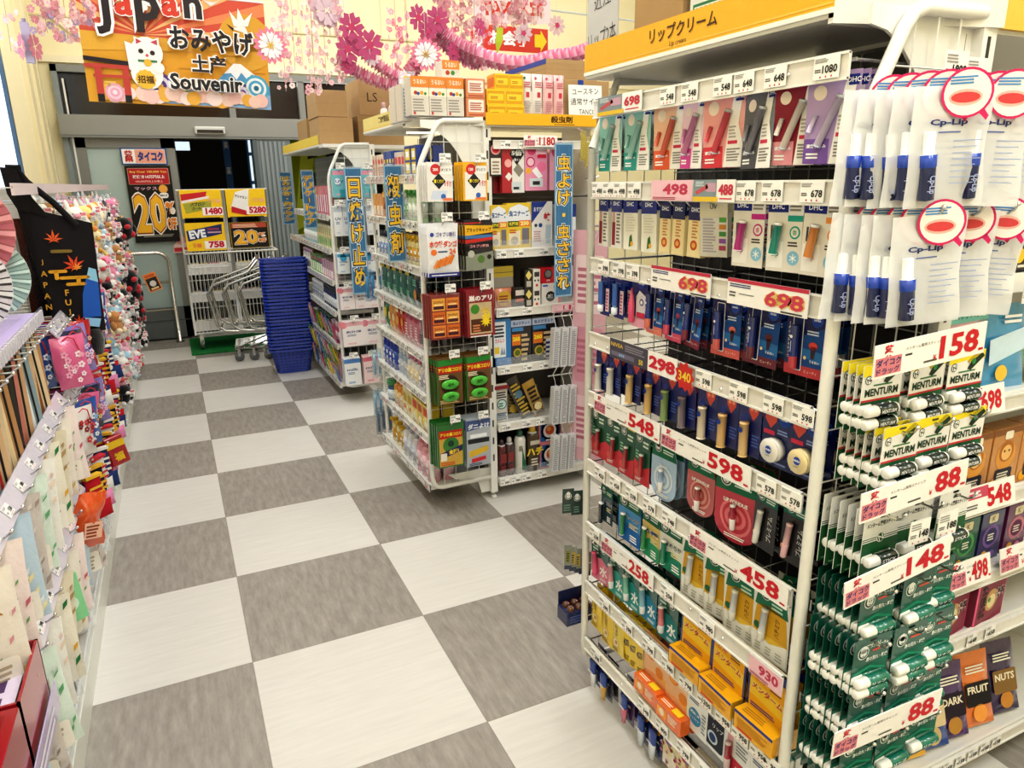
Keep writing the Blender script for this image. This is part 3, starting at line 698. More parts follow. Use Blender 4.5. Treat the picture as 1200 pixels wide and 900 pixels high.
def d_heart(stick, hc='#f2d23c', w=.062, h=.118):
    m = body_card(w, h, '#17246a'); m.o(.26, .62, .12, '#2b3f9c', 1); m.r(.42, .86, .88, .95, hc, 1); m.t('はちみつ', .65, .905, .05, '#222222', 2, .02, w=.4)
    m.p([(.65, .6), (.86, .74), (.88, .84), (.42, .84), (.44, .74)], '#d2574a', 1); m.o(.56, .79, .07, '#f0a080', 2, 8); m.o(.74, .79, .07, '#f0a080', 2, 8); m.fine(.62, .18, .95, .4, 4, '#4d66b8', 1, 3); m.fine(.06, .12, .3, .5, 5, '#33489c', 1, 4)
    o = m.build('deep_moist_card'); s = stick_mesh('balm_stick', o, (-.004, -.0105, -.082), .072, .0095, stick, stick, vertical=True, capfrac=.0); 
    b = MB(); b.frame((-.006, -.0097, .015), w=.012, h=.012); b.o(.5, .5, .5, '#1f3a8c', 1, 10); q = b.build('logo_spot', s); KIDS[s.name].append(q); return reg(o, s)
def d_jar(c, w=.078, h=.116):
    m = body_card(w, h, '#141f5c'); m.o(.7, .8, .19, '#24479c', 1); m.t('NIVEA', .7, .8, .035, '#ffffff', 2, .03); m.r(.08, .84, .45, .95, '#f2d23c', 1); m.p([(.27, .6), (.46, .74), (.46, .83), (.08, .83), (.08, .74)], '#d2574a', 1); m.rr(.05, .5, .42, .57, .02, '#d23a5c', 2); m.fine(.5, .55, .92, .64, 2, '#8ea0d8', 1, 3); m.fine(.1, .05, .9, .1, 1, '#8ea0d8', 1, 3)
    o = m.build('lip_balm_jar_card'); b = MB(); b.lathe([(.0, -.006), (.024, -.006), (.024, .012), (.0, .012)], c, 'gloss', 22, axis='y'); b.lathe([(.0, -.0085), (.0225, -.0085), (.0245, -.006)], c, 'gloss', 22, axis='y'); b.frame((-.009, -.0088, -.009), w=.018, h=.018); b.o(.5, .62, .45, '#2a4aa0', 1); b.t('NIVEA', .5, .62, .22, '#ffffff', 2, .03); b.fine(.1, -.1, .9, .08, 2, '#8a8a8a', 1, 3)
    t = b.build('balm_jar', o, (.0, -.012, -.079)); return reg(o, t)
def face(m, cx, cy, r, ring='#e9ecea', bg='#2e3c3a', l=2):
    """round engraved portrait seal, plain head"""
    m.o(cx, cy, r, ring, l, 16); m.o(cx, cy, r*.86, bg, l+1, 16); m.o(cx, cy-.0, r*.62, ring, l+2, 12); m.o(cx, cy+r*.35, r*.6, ring, l+2, 10, asp=None); m.o(cx-r*.2, cy+r*.1, r*.09, bg, l+3, 6); m.o(cx+r*.22, cy+r*.1, r*.09, bg, l+3, 6); m.r(cx-r*.2, cy-r*.35, cx+r*.2, cy-r*.27, bg, l+3)
def d_greenred(w=.07, h=.138):
    m = body_card(w, h, '#14573f'); m.p([(0, 0), (1, 0), (1, .38), (.6, .3), (0, .42)], '#c8404c', 1); m.r(.55, .9, 1, 1, '#e8c83a', 1); face(m, .32, .84, .18); m.fine(.56, .7, .92, .84, 2, '#d8e8de', 2, 2); m.fine(.1, .45, .36, .62, 3, '#8fc4a6', 2, 2); m.o(.24, .18, .15, '#e05a4a', 2); m.fine(.1, .04, .5, .1, 2, '#f4d8d4', 2, 5)
    o = m.build('medicated_lip_card'); s = stick_mesh('balm_stick', o, (.006, -.008, -.085), .066, .0062, '#b8383c', '#d9dcda', rot=(0, R(5), 0), vertical=True, capfrac=.03); return reg(o, s)
def d_shapecard(fill, edge, txt, w=.094, h=.146, mat='gloss'):
    """die-cut card: green top, rounded see-through bubble pack below"""
    m = MB(); pts = []
    for i in range(13): t = PI+PI*i/12; pts.append((.5+.5*math.cos(t), .25+.25*math.sin(t)))
    pts += [(1, .72), (.9, .9), (.75, 1), (.3, 1), (.05, .93), (0, .7)]
    vs = [((x-.5)*w, 0, -h+y*(h+.008)) for x, y in pts]; n = len(vs)
    m.add(vs+[(a, .0015, b) for a, _, b in vs], [tuple(range(n)), tuple(range(n, 2*n))[::-1]]+[(i, (i+1) % n, n+(i+1) % n, n+i) for i in range(n)], fill, mat)
    m.frame((-w/2, 0, -h), w=w, h=h+.008); m.p([(.0, .7), (1, .72), (.9, .9), (.75, .995), (.3, .995), (.05, .93)], '#1b6a4c', 1); face(m, .26, .86, .13); m.fine(.46, .8, .88, .88, 2, '#d8e8de', 2, 2)
    m.o(.5, .36, .37, edge, 1, 22); m.o(.5, .36, .31, fill, 2, 22)
    for i in range(3): m.o(.5, .36, .25-.08*i, [edge, fill, edge][i], 3+i, 20, asp=.62)
    m.t(txt, .5, .58, .055, '#ffffff', 4, .03); m.fine(.25, .06, .75, .12, 2, '#ffffff', 4, 2)
    o = m.build('lip_care_pack'); s = stick_mesh('balm_stick', o, (.0, -.009, -.092), .058, .0062, fill, '#f2eeee', vertical=True, capfrac=.45); return reg(o, s)
def d_black(w=.062, h=.12, sc='#e8e6e2'):
    m = body_card(w, h, '#1c1b1f'); m.p([(0, .78), (1, .78), (.9, .97), (.1, .97)], '#1b6a5a', 1); face(m, .28, .88, .14); m.t('プレミアム', .72, .4, .1, '#d8d8dc', 2, .01, rot=PI/2, w=.9); m.o(.12, .22, .1, '#d08a4a', 2); m.fine(.5, .82, .9, .9, 2, '#d8e8de', 2, 2)
    o = m.build('premium_lip_card'); s = stick_mesh('balm_stick', o, (-.01, -.008, -.072), .075, .0065, sc, sc, rot=(0, R(6), 0), vertical=True, capfrac=.4); return reg(o, s)
def d_balmcard(c1, c2, txt, w=.082, h=.125, stick='#2a8f6a', cap='#f4f4f2'):
    m = body_card(w, h, c1); m.p([(0, .0), (1, 0), (1, .3), (.5, .42), (0, .3)], c2, 1); m.p([(0, .72), (1, .72), (1, 1), (0, 1)], '#186048', 2); face(m, .24, .86, .15, l=3); m.fine(.48, .8, .92, .9, 2, '#d8e8de', 3, 2); m.to(txt, .6, .55, .1, '#23407a', '#f4f0dc', 3, .02, .08, w=.66); m.fine(.55, .06, .95, .22, 3, '#ffffff', 3, 2); m.fine(.5, .34, .92, .46, 3, '#f0e6b4', 3, 5)
    o = m.build('herb_lip_card'); s = stick_mesh('balm_stick', o, (-.018, -.009, -.075), .066, .0068, stick, cap, rot=(0, R(4), 0), vertical=True, capfrac=.02); return reg(o, s)
def d_yellowclear(w=.096, h=.165):
    m = MB(); m.box(-w/2, w/2, 0, .0012, -h, 0, '#e9e7e0', 'gloss'); m.frame((-w/2, 0, -h), w=w, h=h+.008)
    m.p([(.02, .3), (.98, .3), (.9, .66), (.5, .72), (.1, .66)], '#d9a728', 1); m.p([(.05, .66), (.95, .66), (.85, .95), (.5, 1), (.15, .95)], '#1f7458', 1); face(m, .33, .84, .13, l=2); m.r(.58, .84, .82, .9, '#2f3d8c', 2); m.fine(.5, .7, .88, .8, 2, '#bfe0d0', 2, 3)
    m.t('ハチミツ', .68, .48, .075, '#6a3f12', 2, .02, rot=PI/2, w=.45); m.r(.04, .02, .96, .3, '#f2f2ee', 1); m.p([(.1, .3), (.9, .3), (.5, .22)], '#e9c33a', 2)
    for i in range(3): m.fine(.12+.28*i, .06, .32+.28*i, .18, 3, '#b8b8b4', 3, i+2)
    m.o(.14, .38, .09, '#2a6a3c', 3)
    o = m.build('honey_lip_card'); s = stick_mesh('balm_stick', o, (-.012, -.009, -.085), .078, .0075, '#dfe6ee', '#e8e6e0', rot=(0, R(6), 0), vertical=True, capfrac=.3); return reg(o, s)
def d_waterlip(c, bg, w=.078, h=.125):
    m = body_card(w, h, '#1a5a50'); m.p([(0, 0), (1, 0), (1, .45), (.6, .6), (0, .5)], bg, 1); face(m, .68, .82, .15); m.o(.68, .3, .22, bg, 2); m.t('水', .72, .3, .26, '#ffffff', 3, .03); m.fine(.1, .66, .5, .9, 3, '#c9e4da', 2, 2); m.o(.1, .12, .1, '#ffffff', 2); m.fine(.5, .05, .9, .12, 2, '#e6f4fa', 2, 2)
    o = m.build('water_lip_card'); s = stick_mesh('balm_stick', o, (-.014, -.009, -.068), .074, .008, c, '#e8eef2' if c != '#e85c86' else '#e85c86', rot=(0, R(-4), 0), vertical=True, capfrac=.3); return reg(o, s)
def d_menbox(w=.108, h=.165):
    m = MB(); m.box(-w/2, w/2, .001, .003, -h*.72, .006, '#2a3a92', 'gloss'); m.frame((-w/2, .001, -h*.72), w=w, h=h*.72); m.r(.05, .02, .95, .88, '#f2b021', 1); m.p([(.05, .3), (.95, .2), (.95, .5), (.05, .62)], '#f7cf3c', 2); m.to('メンターム', .5, .48, .14, '#c8332e', '#f6e6b0', 3, .03, .08, w=.78, rot=-.08); m.to('薬用', .3, .7, .12, '#c8332e', '#f6e6b0', 3, .03, .08); m.fine(.55, .62, .9, .8, 3, '#7a5a1c', 3, 2); m.fine(.1, .06, .9, .16, 2, '#5a4a8c', 3, 3)
    m.box(-w/2, w/2, -.034, .001, -h, -h*.70, '#efb01e', 'gloss', b=.001); m.frame((-w/2, -.0342, -h), w=w, h=h*.3); m.r(0, .82, 1, .95, '#2a3a92', 1); m.fine(.1, .25, .9, .7, 4, '#c98a1c', 1, 3); m.r(.1, .08, .5, .18, '#d23a2e', 1)
    m.frame((-w/2, -.034, -h*.70), (1, 0, 0), (0, 1, 0), (0, 0, 1), w, .034); m.fine(.12, .25, .8, .8, 3, '#a9741a', 1, 2); m.frame((-w/2, -.034, -h), (0, 1, 0), (0, 0, 1), (-1, 0, 0), .034, h*.3); m.r(0, 0, 1, 1, '#25317c', 1); m.fine(.2, .2, .8, .8, 5, '#8a96c8', 2, 3)
    return m.build('yellow_ointment_box')
def d_baglip(col='#f3cf2e', w=.062, h=.14, txt='ハチミツ'):
    m = MB(); m.pillow(w, h, .012, col, 'gloss', 5, 7, .06); m.frame((-w/2, -.0065, -h), w=w, h=h); m.t(txt, .5, .6, .1, '#6a4a14', 1, .03, rot=PI/2, w=.55); m.o(.5, .3, .2, '#f7ecc0', 1); m.fine(.2, .1, .8, .18, 2, '#7a5a1c', 1, 3); m.t('潤', .5, .3, .1, '#c98a1c', 2, .02)
    return m.build('honey_lip_bag')
def d_thinbox(w=.045, h=.15):
    m = MB(); m.box(-w/2, w/2, 0, .024, -h, -.02, '#f4d320', 'gloss', b=.0008); m.box(-w/2, w/2, .011, .0125, -.024, .006, '#f4d320', 'gloss'); m.frame((-w/2, -.0002, -h), w=w, h=h-.02); m.r(.62, 0, .72, 1, '#23346e', 1); m.t('VITA', .32, .5, .16, '#23346e', 1, .03, rot=PI/2, w=.5); m.fine(.1, .05, .55, .2, 4, '#8a6a14', 1, 2); m.fine(.78, .1, .95, .9, 8, '#8a6a14', 1, 2)
    m.frame((-w/2, 0, -h), (0, 1, 0), (0, 0, 1), (-1, 0, 0), .024, h-.02); m.fine(.2, .1, .8, .9, 14, '#b99a1c', 1, 2)
    return m.build('yellow_lip_box')
def d_orange(w=.1, h=.168):
    m = MB(); m.box(-w/2, w/2, .001, .003, -h*.75, .006, '#efb07e', 'gloss'); m.frame((-w/2, .001, -h*.75), w=w, h=h*.75); m.p([(0, .1), (1, .3), (1, .8), (0, .6)], '#f3c79c', 1); m.o(.3, .6, .2, '#e88a3a', 2); m.o(.68, .3, .16, '#e8903c', 2); m.o(.3, .6, .16, '#f6a54e', 3); m.fine(.3, .72, .9, .9, 3, '#c8622a', 3, 3); m.fine(.5, .5, .9, .64, 3, '#fff4e2', 3, 2)
    m.box(-w/2, w/2, -.03, .001, -h, -h*.72, '#e8702e', 'gloss', b=.001); m.frame((-w/2, -.0302, -h), w=w, h=h*.28); m.rr(.08, .2, .45, .8, .05, '#f9a64c', 1); m.fine(.52, .3, .9, .8, 4, '#fbe3c8', 1, 2); m.o(.27, .5, .1, '#fbe3c8', 2)
    m.frame((-w/2, -.03, -h*.72), (1, 0, 0), (0, 1, 0), (0, 0, 1), w, .03); m.r(.55, .2, .85, .8, '#f4d42a', 1); m.fine(.1, .3, .5, .7, 2, '#fbe3c8', 1, 2)
    return m.build('orange_cream_box')
def d_curelbox(acc='#2f8fc4', w=.078, h=.15, c='#eef1f2'):
    m = MB(); m.box(-w/2, w/2, .0, .02, -h, -.02, c, 'gloss', b=.0008); m.box(-w/2, w/2, .01, .0115, -.024, .008, '#2fa9a0', 'gloss'); m.frame((-w/2, -.0002, -h), w=w, h=h-.02); m.r(0, .94, 1, 1, '#2fa9a0', 1); m.t('Curél', .36, .8, .09, '#2b3d6a', 1, .01); m.fine(.12, .64, .6, .74, 2, '#5a6a8a', 1, 2)
    m.o(.42, .34, .3, acc, 1, 20); m.t('潤浸保湿', .42, .42, .06, '#ffffff', 2, .02, w=.44); m.t('リップケア', .42, .3, .06, '#ffffff', 2, .01, w=.42); m.fine(.75, .15, .95, .6, 6, '#8a96a8', 1, 2)
    return m.build('white_lip_cream_box')
def d_darkbox(w=.08, h=.14):
    m = MB(); m.box(-w/2, w/2, .0, .016, -h, -.016, '#e6eaee', 'gloss'); m.frame((-w/2, -.0002, -h), w=w, h=h-.016); m.rr(.08, .08, .86, .9, .12, '#1c2338', 1); m.t('薬用', .3, .76, .09, '#e8ecf2', 2, .02); m.t('リップ', .6, .58, .1, '#e8ecf2', 2, .02); m.o(.4, .3, .22, '#cfe0ee', 2); m.o(.4, .3, .15, '#24407a', 3)
    return m.build('dark_label_lip_box')
def d_redstick(w=.08, h=.15):
    m = body_card(w, h, '#eceff2'); m.r(0, 0, 1, .34, '#c8384a', 1); m.r(0, .93, 1, 1, '#2fa9a0', 1); m.t('Curél', .58, .78, .08, '#2b3d6a', 1, .01); m.fine(.42, .45, .9, .68, 4, '#8a8f9a', 1, 3); m.fine(.45, .08, .9, .26, 3, '#f4dfe2', 2, 3); m.r(.05, .2, .3, .7, '#e7a9b4', 1)
    o = m.build('red_lip_care_card'); s = stick_mesh('balm_stick', o, (-.022, -.009, -.1), .085, .0075, '#b8303c', '#d8c2c4', vertical=True, capfrac=.5); return reg(o, s)
def d_tubecard(c='#23306e', tc='#e4edf6', w=.055, h=.12, name='hand_cream_card'):
    m = body_card(w, h, c); m.o(.5, .72, .32, '#c98a2a', 1, 12); m.fine(.2, .8, .8, .92, 2, '#e9c86a', 2, 2)
    o = m.build(name); b = MB(); b.lathe([(.009, -.05), (.0095, -.036, tc), (.0125, -.034, tc), (.014, 0, '#2a4aa0'), (.0145, .02), (.0155, .036), (.0155, .04)], tc, 'gloss', 12, sy=.6); b.frame((-.01, -.0092, -.02), w=.02, h=.04); b.t('NIVEA', .5, .6, .18, '#ffffff', 1, .03); t = b.build('cream_tube', o, (0, -.012, -.07)); return reg(o, t)
def d_animal(w=.12, h=.12):
    """cream coloured mask box with flower pattern"""
    m = MB(); m.box(-w/2, w/2, 0, .03, -h, 0, '#f0e4d6', 'gloss', b=.001); m.frame((-w/2, -.0002, -h), w=w, h=h); m.r(.0, .3, .55, 1, '#e9e0b4', 1); m.o(.3, .72, .15, '#8a6aa8', 2); rg = random.Random(3)
    for i in range(22): m.o(rg.random()*.9+.05, rg.random()*.6+.03, .03+.03*rg.random(), rg.choice(['#e88aa4', '#d23a5c', '#f4c0cc', '#fff2f0', '#b88a6a']), 3, 7)
    m.t('フェイス', .68, .7, .1, '#c8507a', 4, .02); return m.build('floral_mask_box')

HX = .945
def band(z, items):
    """items: (key, fn, y, n, step, label, category, swing, z offset)"""
    for key, fn, y, n, st, lb, cat, *ex in items:
        dz = ex[0] if ex else 0; tl = ex[1] if len(ex) > 1 else 0
        pr = proto(key, fn)
        hook(LIP, (1.19, y, z+dz-.004), 1.19-.922, LEFT)
        hangrow(pr, HX, y, z+dz, n, st, LEFT, lb, lb.replace(' of the lip rack', '')+', behind', cat, None, tilt=tl, swing=.025)
        if n > 1: pass
S = ' of the lip rack'
band(1.700, [
 ('tealp', lambda: d_pencil('#8fc4bf', '#2f9a92', '#9cc9c0'), -.06, 3, .018, 'teal lip tint card by the far pole, top row'+S, 'lip balm'),
 ('tealp', None, -.174, 3, .018, 'teal lip tint card second from the far pole, top row', 'lip balm'),
 ('orangep', lambda: d_pencil('#eec2a6', '#e0623c', '#d9674e'), -.292, 3, .018, 'orange lip tint card on the top row'+S, 'lip balm', 0, .1),
 ('pinkp', lambda: d_pencil('#f0cfe0', '#d64fa0', '#c880a8', w=.07), -.372, 3, .018, 'narrow pink lip tint card on the top row'+S, 'lip balm'),
 ('redp', lambda: d_pencil('#eda8a4', '#d8434f', '#d8505c', w=.104), -.462, 4, .018, 'coral red lip tint card on the top row'+S, 'lip balm', 0, .08),
 ('greyp', lambda: d_pencil('#6a6a70', '#54545a', '#808088', w=.085), -.56, 4, .02, 'dark grey lip tint card on the top row'+S, 'lip balm', -.004, -.12),
 ('maroonp', lambda: d_pencil('#8c2436', '#e39aa4', '#d9cfc6', w=.085), -.645, 4, .02, 'maroon lip tint card with cream stick on the top row'+S, 'lip balm', 0, .15),
 ('purplep', lambda: d_pencil('#b49cc8', '#7d5aa8', '#c9bcd4', w=.09), -.722, 3, .02, 'lilac lip tint card beside the front pole, top row'+S, 'lip balm', .0, .18)])
band(1.496, [
 ('wlips', lambda: d_widebox('#1d2c80', '#f1eee8', 'lips'), -.03, 3, .026, 'white boxed lip balm with dark red print by the far pole, second row', 'lip balm'),
 ('wlips', None, -.09, 3, .026, 'white boxed lip balm with dark red print, second from the pole, second row', 'lip balm'),
 ('wplain', lambda: d_widebox('#1d2c80', '#f6f3e6', 'plain', w=.056), -.15, 3, .026, 'cream boxed olive lip balm, first of two, second row'+S, 'lip balm'),
 ('wplain', None, -.225, 3, .026, 'cream boxed olive lip balm, nearer of two, second row'+S, 'lip balm'),
 ('wbot', lambda: d_widebox('#1a2458', '#f3e2b2', 'bottle', w=.042, h=.108), -.288, 3, .026, 'yellow boxed oil lip balm, farthest of three, second row'+S, 'lip balm', -.008),
 ('wbot', None, -.336, 3, .026, 'yellow boxed oil lip balm, middle of three, second row'+S, 'lip balm', -.008),
 ('wbot', None, -.392, 3, .026, 'yellow boxed oil lip balm, nearest of three, second row'+S, 'lip balm', -.008),
 ('wside', lambda: d_widebox('#d9d2b4', '#dcd8cf', 'side', w=.062, h=.112, txt='UV'), -.447, 2, .028, 'beige boxed lip balm turned sideways on the second row'+S, 'lip balm', 0, .35),
 ('dhcm', lambda: d_dhc('#c4308c'), -.552, 4, .02, 'white lip cream card with magenta stick, second row'+S, 'lip balm', .002, .05),
 ('dhcg', lambda: d_dhc('#1d9c8c'), -.643, 4, .02, 'white lip cream card with green stick, second row'+S, 'lip balm', .002, .05),
 ('dhco', lambda: d_dhc('#ee9a4a'), -.728, 4, .02, 'white lip cream card with orange stick, second row'+S, 'lip balm', .002, .05)])
band(1.308, [
 ('nt1', lambda: d_nivea_tube(None, '#eef2f6'), -.052, 3, .022, 'navy card with blue balm tube by the far pole, third row'+S, 'lip balm'),
 ('nt2', lambda: d_nivea_tube('#7ba6dc', '#dfe8f2'), -.118, 3, .022, 'navy card with pale blue balm tube, third row'+S, 'lip balm', .002),
 ('pinkg', d_pinkgloss, -.205, 3, .022, 'pink lip gloss card on the third row'+S, 'lip balm', .004),
 ('nv1', lambda: d_navy('#d87a6a', w=.07), -.272, 3, .02, 'navy tinted lip card with salmon base, third row'+S, 'lip balm', 0, -.1),
 ('nv2', lambda: d_navy('#c8506a', w=.07, lip='#b04a66'), -.345, 4, .02, 'navy tinted lip card with pink base, third row'+S, 'lip balm', -.002, -.15),
 ('nv3', lambda: d_navy('#7a2a3c', w=.07, lip='#7c2a38'), -.415, 4, .02, 'navy tinted lip card with wine base, third row'+S, 'lip balm', -.003, -.2),
 ('nv4', lambda: d_navy('#c8605a', w=.086, lip='#e07a70'), -.51, 4, .02, 'navy tinted lip card with coral base, third row'+S, 'lip balm', -.003),
 ('nv5', lambda: d_navy('#6a2f3a', w=.086, lip='#5e2a2c'), -.612, 4, .02, 'navy tinted lip card with brown lipstick picture, third row'+S, 'lip balm'),
 ('nv6', lambda: d_navy('#b84048', w=.088, lip='#d0483e'), -.715, 4, .02, 'navy tinted lip card with red lipstick picture by the front pole'+S, 'lip balm', .004)])
hk = [('#e9e6e0', -.045, 'white'), ('#eeeae2', -.105, 'white'), ('#ecc98a', -.195, 'pale orange'), ('#e8bf78', -.275, 'pale orange'), ('#8fa86a', -.338, 'olive green'), ('#8a7c88', -.400, 'mauve grey'), ('#f0e2cc', -.47, 'cream'), ('#ecc283', -.535, 'honey'), ('#efc98e', -.598, 'honey')]
pos4 = ['by the far pole', 'second from the far pole', 'third from the far pole', 'fourth from the far pole', '', '', '', 'farther of two', 'nearer of two']
band(1.112, [('heart'+str(i), (lambda c=c: d_heart(c)), y, 4, .02, f'navy card with {n} balm stick{", " if pos4[i] else ""}{pos4[i]}, fourth row'+S[:0], 'lip balm', .002*(i % 3)) for i, (c, y, n) in enumerate(hk)]
 + [('jar1', lambda: d_jar('#ece9e2'), -.672, 3, .03, 'navy card with round white balm jar, fourth row'+S[:0], 'lip balm', .004), ('jar2', lambda: d_jar('#ecd9a8'), -.742, 3, .03, 'navy card with round cream balm jar, fourth row'+S[:0], 'lip balm', .006)])
band(.930, [
 ('gr1', d_greenred, -.03, 3, .02, 'green and red medicated lip card by the far pole, fifth row'+S, 'lip balm', 0, .05),
 ('gr1', None, -.105, 3, .02, 'green and red medicated lip card, second from the pole, fifth row', 'lip balm', 0, .05),
 ('gr1', None, -.172, 3, .02, 'green and red medicated lip card, third from the pole, fifth row', 'lip balm', -.003),
 ('gr1', None, -.24, 3, .02, 'green and red medicated lip card, fourth from the pole, fifth row', 'lip balm', .0),
 ('lb', lambda: d_shapecard('#a9c4e2', '#dfeaf6', 'Lip pure'), -.33, 3, .024, 'pale blue rounded lip pack, fifth row'+S, 'lip balm', 0),
 ('rd1', lambda: d_shapecard('#b8585a', '#d89a94', 'LIP FONDUE', w=.09, h=.135), -.465, 3, .024, 'dull red rounded lip pack, fifth row'+S, 'lip balm', .008),
 ('rd2', lambda: d_shapecard('#c03c50', '#de7c86', 'LIP FONDUE', w=.115, h=.155), -.575, 4, .024, 'large crimson rounded lip pack, fifth row'+S, 'lip balm', .012, .08),
 ('bk1', lambda: d_black(), -.662, 4, .018, 'black premium lip card with cream stick, fifth row'+S, 'lip balm', .004),
 ('bk2', lambda: d_black(sc='#e6b8bc'), -.738, 4, .018, 'black premium lip card with pink stick, fifth row'+S, 'lip balm', .01)])
band(.732, [
 ('dk', lambda: d_balmcard('#234a5c', '#1c3a4a', 'MEN', w=.06, stick='#2a3038', cap='#e8ecf0', h=.1), -.085, 3, .02, 'dark card with clear capped black balm stick, sixth row'+S, 'lip balm', -.02),
 ('bl', lambda: d_balmcard('#3f8fd0', '#1f6ab8', 'ハーブ', w=.098, stick='#3a9a5a'), -.195, 3, .02, 'blue and gold herb lip card, sixth row'+S, 'lip balm', -.004),
 ('gn', lambda: d_balmcard('#d8c070', '#2f9a70', '5種', w=.075, stick='#3fa05a'), -.29, 3, .02, 'green and gold herb lip card, farther one, sixth row'+S, 'lip balm', -.002),
 ('gn2', lambda: d_balmcard('#e4e8e0', '#1f8a70', 'なめらか', w=.092, stick='#2f9a7a'), -.372, 3, .02, 'white and green herb lip card, sixth row'+S, 'lip balm', .0, .05),
 ('yc', d_yellowclear, -.465, 3, .022, 'green topped honey lip card, farthest of four, sixth row'+S, 'lip balm', .012, .05),
 ('yc', None, -.545, 3, .022, 'green topped honey lip card, second of four, sixth row'+S, 'lip balm', .008, .2),
 ('yc', None, -.612, 3, .022, 'green topped honey lip card, third of four, sixth row'+S, 'lip balm', .004, .12),
 ('yc', None, -.7, 4, .022, 'green topped honey lip card nearest the front pole, sixth row'+S, 'lip balm', .01, .05)])
band(.535, [
 ('wp', lambda: d_waterlip('#e85c86', '#e88aa8'), -.055, 3, .024, 'pink water lip card by the far pole, seventh row'+S, 'lip balm', -.005, .1),
 ('wt1', lambda: d_waterlip('#e79aa8', '#3fa8a0'), -.14, 3, .024, 'teal water lip card with pink stick, seventh row'+S, 'lip balm', 0),
 ('wt2', lambda: d_waterlip('#8fd4c0', '#2a9a9a'), -.215, 3, .024, 'teal water lip card with mint stick, seventh row'+S, 'lip balm', .004),
 ('wt3', lambda: d_waterlip('#8ec8e0', '#2f8fb8'), -.292, 3, .024, 'blue water lip card with pale blue stick, seventh row'+S, 'lip balm', .008),
 ('wt4', lambda: d_waterlip('#e8848c', '#2a8a90'), -.375, 3, .024, 'teal water lip card with coral stick, nearest the yellow boxes', 'lip balm', .002),
 ('mb', d_menbox, -.485, 2, .045, 'yellow ointment box card, farthest of three, seventh row'+S, 'ointment box', .03, .0),
 ('mb', None, -.595, 2, .045, 'yellow ointment box card, middle of three, seventh row'+S, 'ointment box', .022, .0),
 ('mb', None, -.712, 3, .045, 'yellow ointment box card, nearest of three, seventh row'+S, 'ointment box', .022, .0)])
band(.365, [
 ('yb', d_baglip, -.045, 3, .02, 'yellow honey lip bag by the far pole, eighth row'+S, 'lip balm', .015),
 ('yb', None, -.108, 3, .02, 'yellow honey lip bag, second from the pole, eighth row'+S, 'lip balm', .0),
 ('yb2', lambda: d_baglip('#f0d75a', .058, .13, 'リップ'), -.16, 3, .02, 'pale yellow lip bag, eighth row'+S, 'lip balm', -.004),
 ('tb', d_thinbox, -.205, 2, .026, 'narrow yellow lip box, farthest of three, eighth row'+S, 'lip balm', .01, .2),
 ('tb', None, -.238, 2, .026, 'narrow yellow lip box, middle of three, eighth row'+S, 'lip balm', .01, .2),
 ('tb', None, -.272, 2, .026, 'narrow yellow lip box, nearest of three, eighth row'+S, 'lip balm', .01, .2),
 ('or', d_orange, -.335, 2, .035, 'orange cream box card, farther of two, eighth row'+S, 'cream box', .02),
 ('or', None, -.432, 2, .035, 'orange cream box card, nearer of two, eighth row'+S, 'cream box', .012),
 ('cb', d_curelbox, -.505, 3, .024, 'white lip cream box with blue disc, eighth row'+S, 'lip balm', .015),
 ('db', d_darkbox, -.572, 3, .024, 'white lip box with dark label, eighth row'+S, 'lip balm', .006),
 ('rs', d_redstick, -.645, 3, .02, 'white and red lip care card, farther one, eighth row'+S, 'lip balm', .0),
 ('cb2', lambda: d_curelbox('#8fc4d8', w=.08), -.722, 3, .024, 'white lip cream box with pale disc by the front pole, eighth row', 'lip balm', .01)])
band(.165, [
 ('tc1', lambda: d_tubecard('#23306e', '#eef2f6', .05), -.05, 2, .02, 'navy card with white cream tube by the far pole, bottom row'+S, 'hand cream'),
 ('tc2', lambda: d_tubecard('#2a3050', '#d8a83a', .06), -.11, 2, .02, 'navy card with gold topped tube, bottom row'+S, 'hand cream', -.005),
 ('tc3', lambda: d_tubecard('#3a2a5a', '#d86a8c', .07), -.22, 2, .02, 'purple card with pink tube, bottom row'+S, 'hand cream', .0),
 ('tc4', lambda: d_tubecard('#1f2a5c', '#dfe8f4', .06), -.30, 3, .02, 'navy card with white and blue tube, farther one, bottom row'+S, 'hand cream', -.01),
 ('tc4', None, -.355, 3, .02, 'navy card with white and blue tube, nearer one, bottom row'+S, 'hand cream', -.012)])
for i, (y, w) in enumerate([(-.43, .1), (-.5, .12), (-.6, .1), (-.7, .1)]):
    pr = proto('fm%d' % i, (d_animal if i < 2 else (lambda: d_redstick() if i == 2 else d_curelbox())))
    pr.put((HX, y, .165), LEFT, ['cream floral mask box, farther one, bottom row'+S, 'pink floral mask box, nearer one, bottom row'+S, 'white and red lip care card, bottom row'+S, 'white lip cream box with blue disc, bottom row'+S][i], 'cosmetics box')

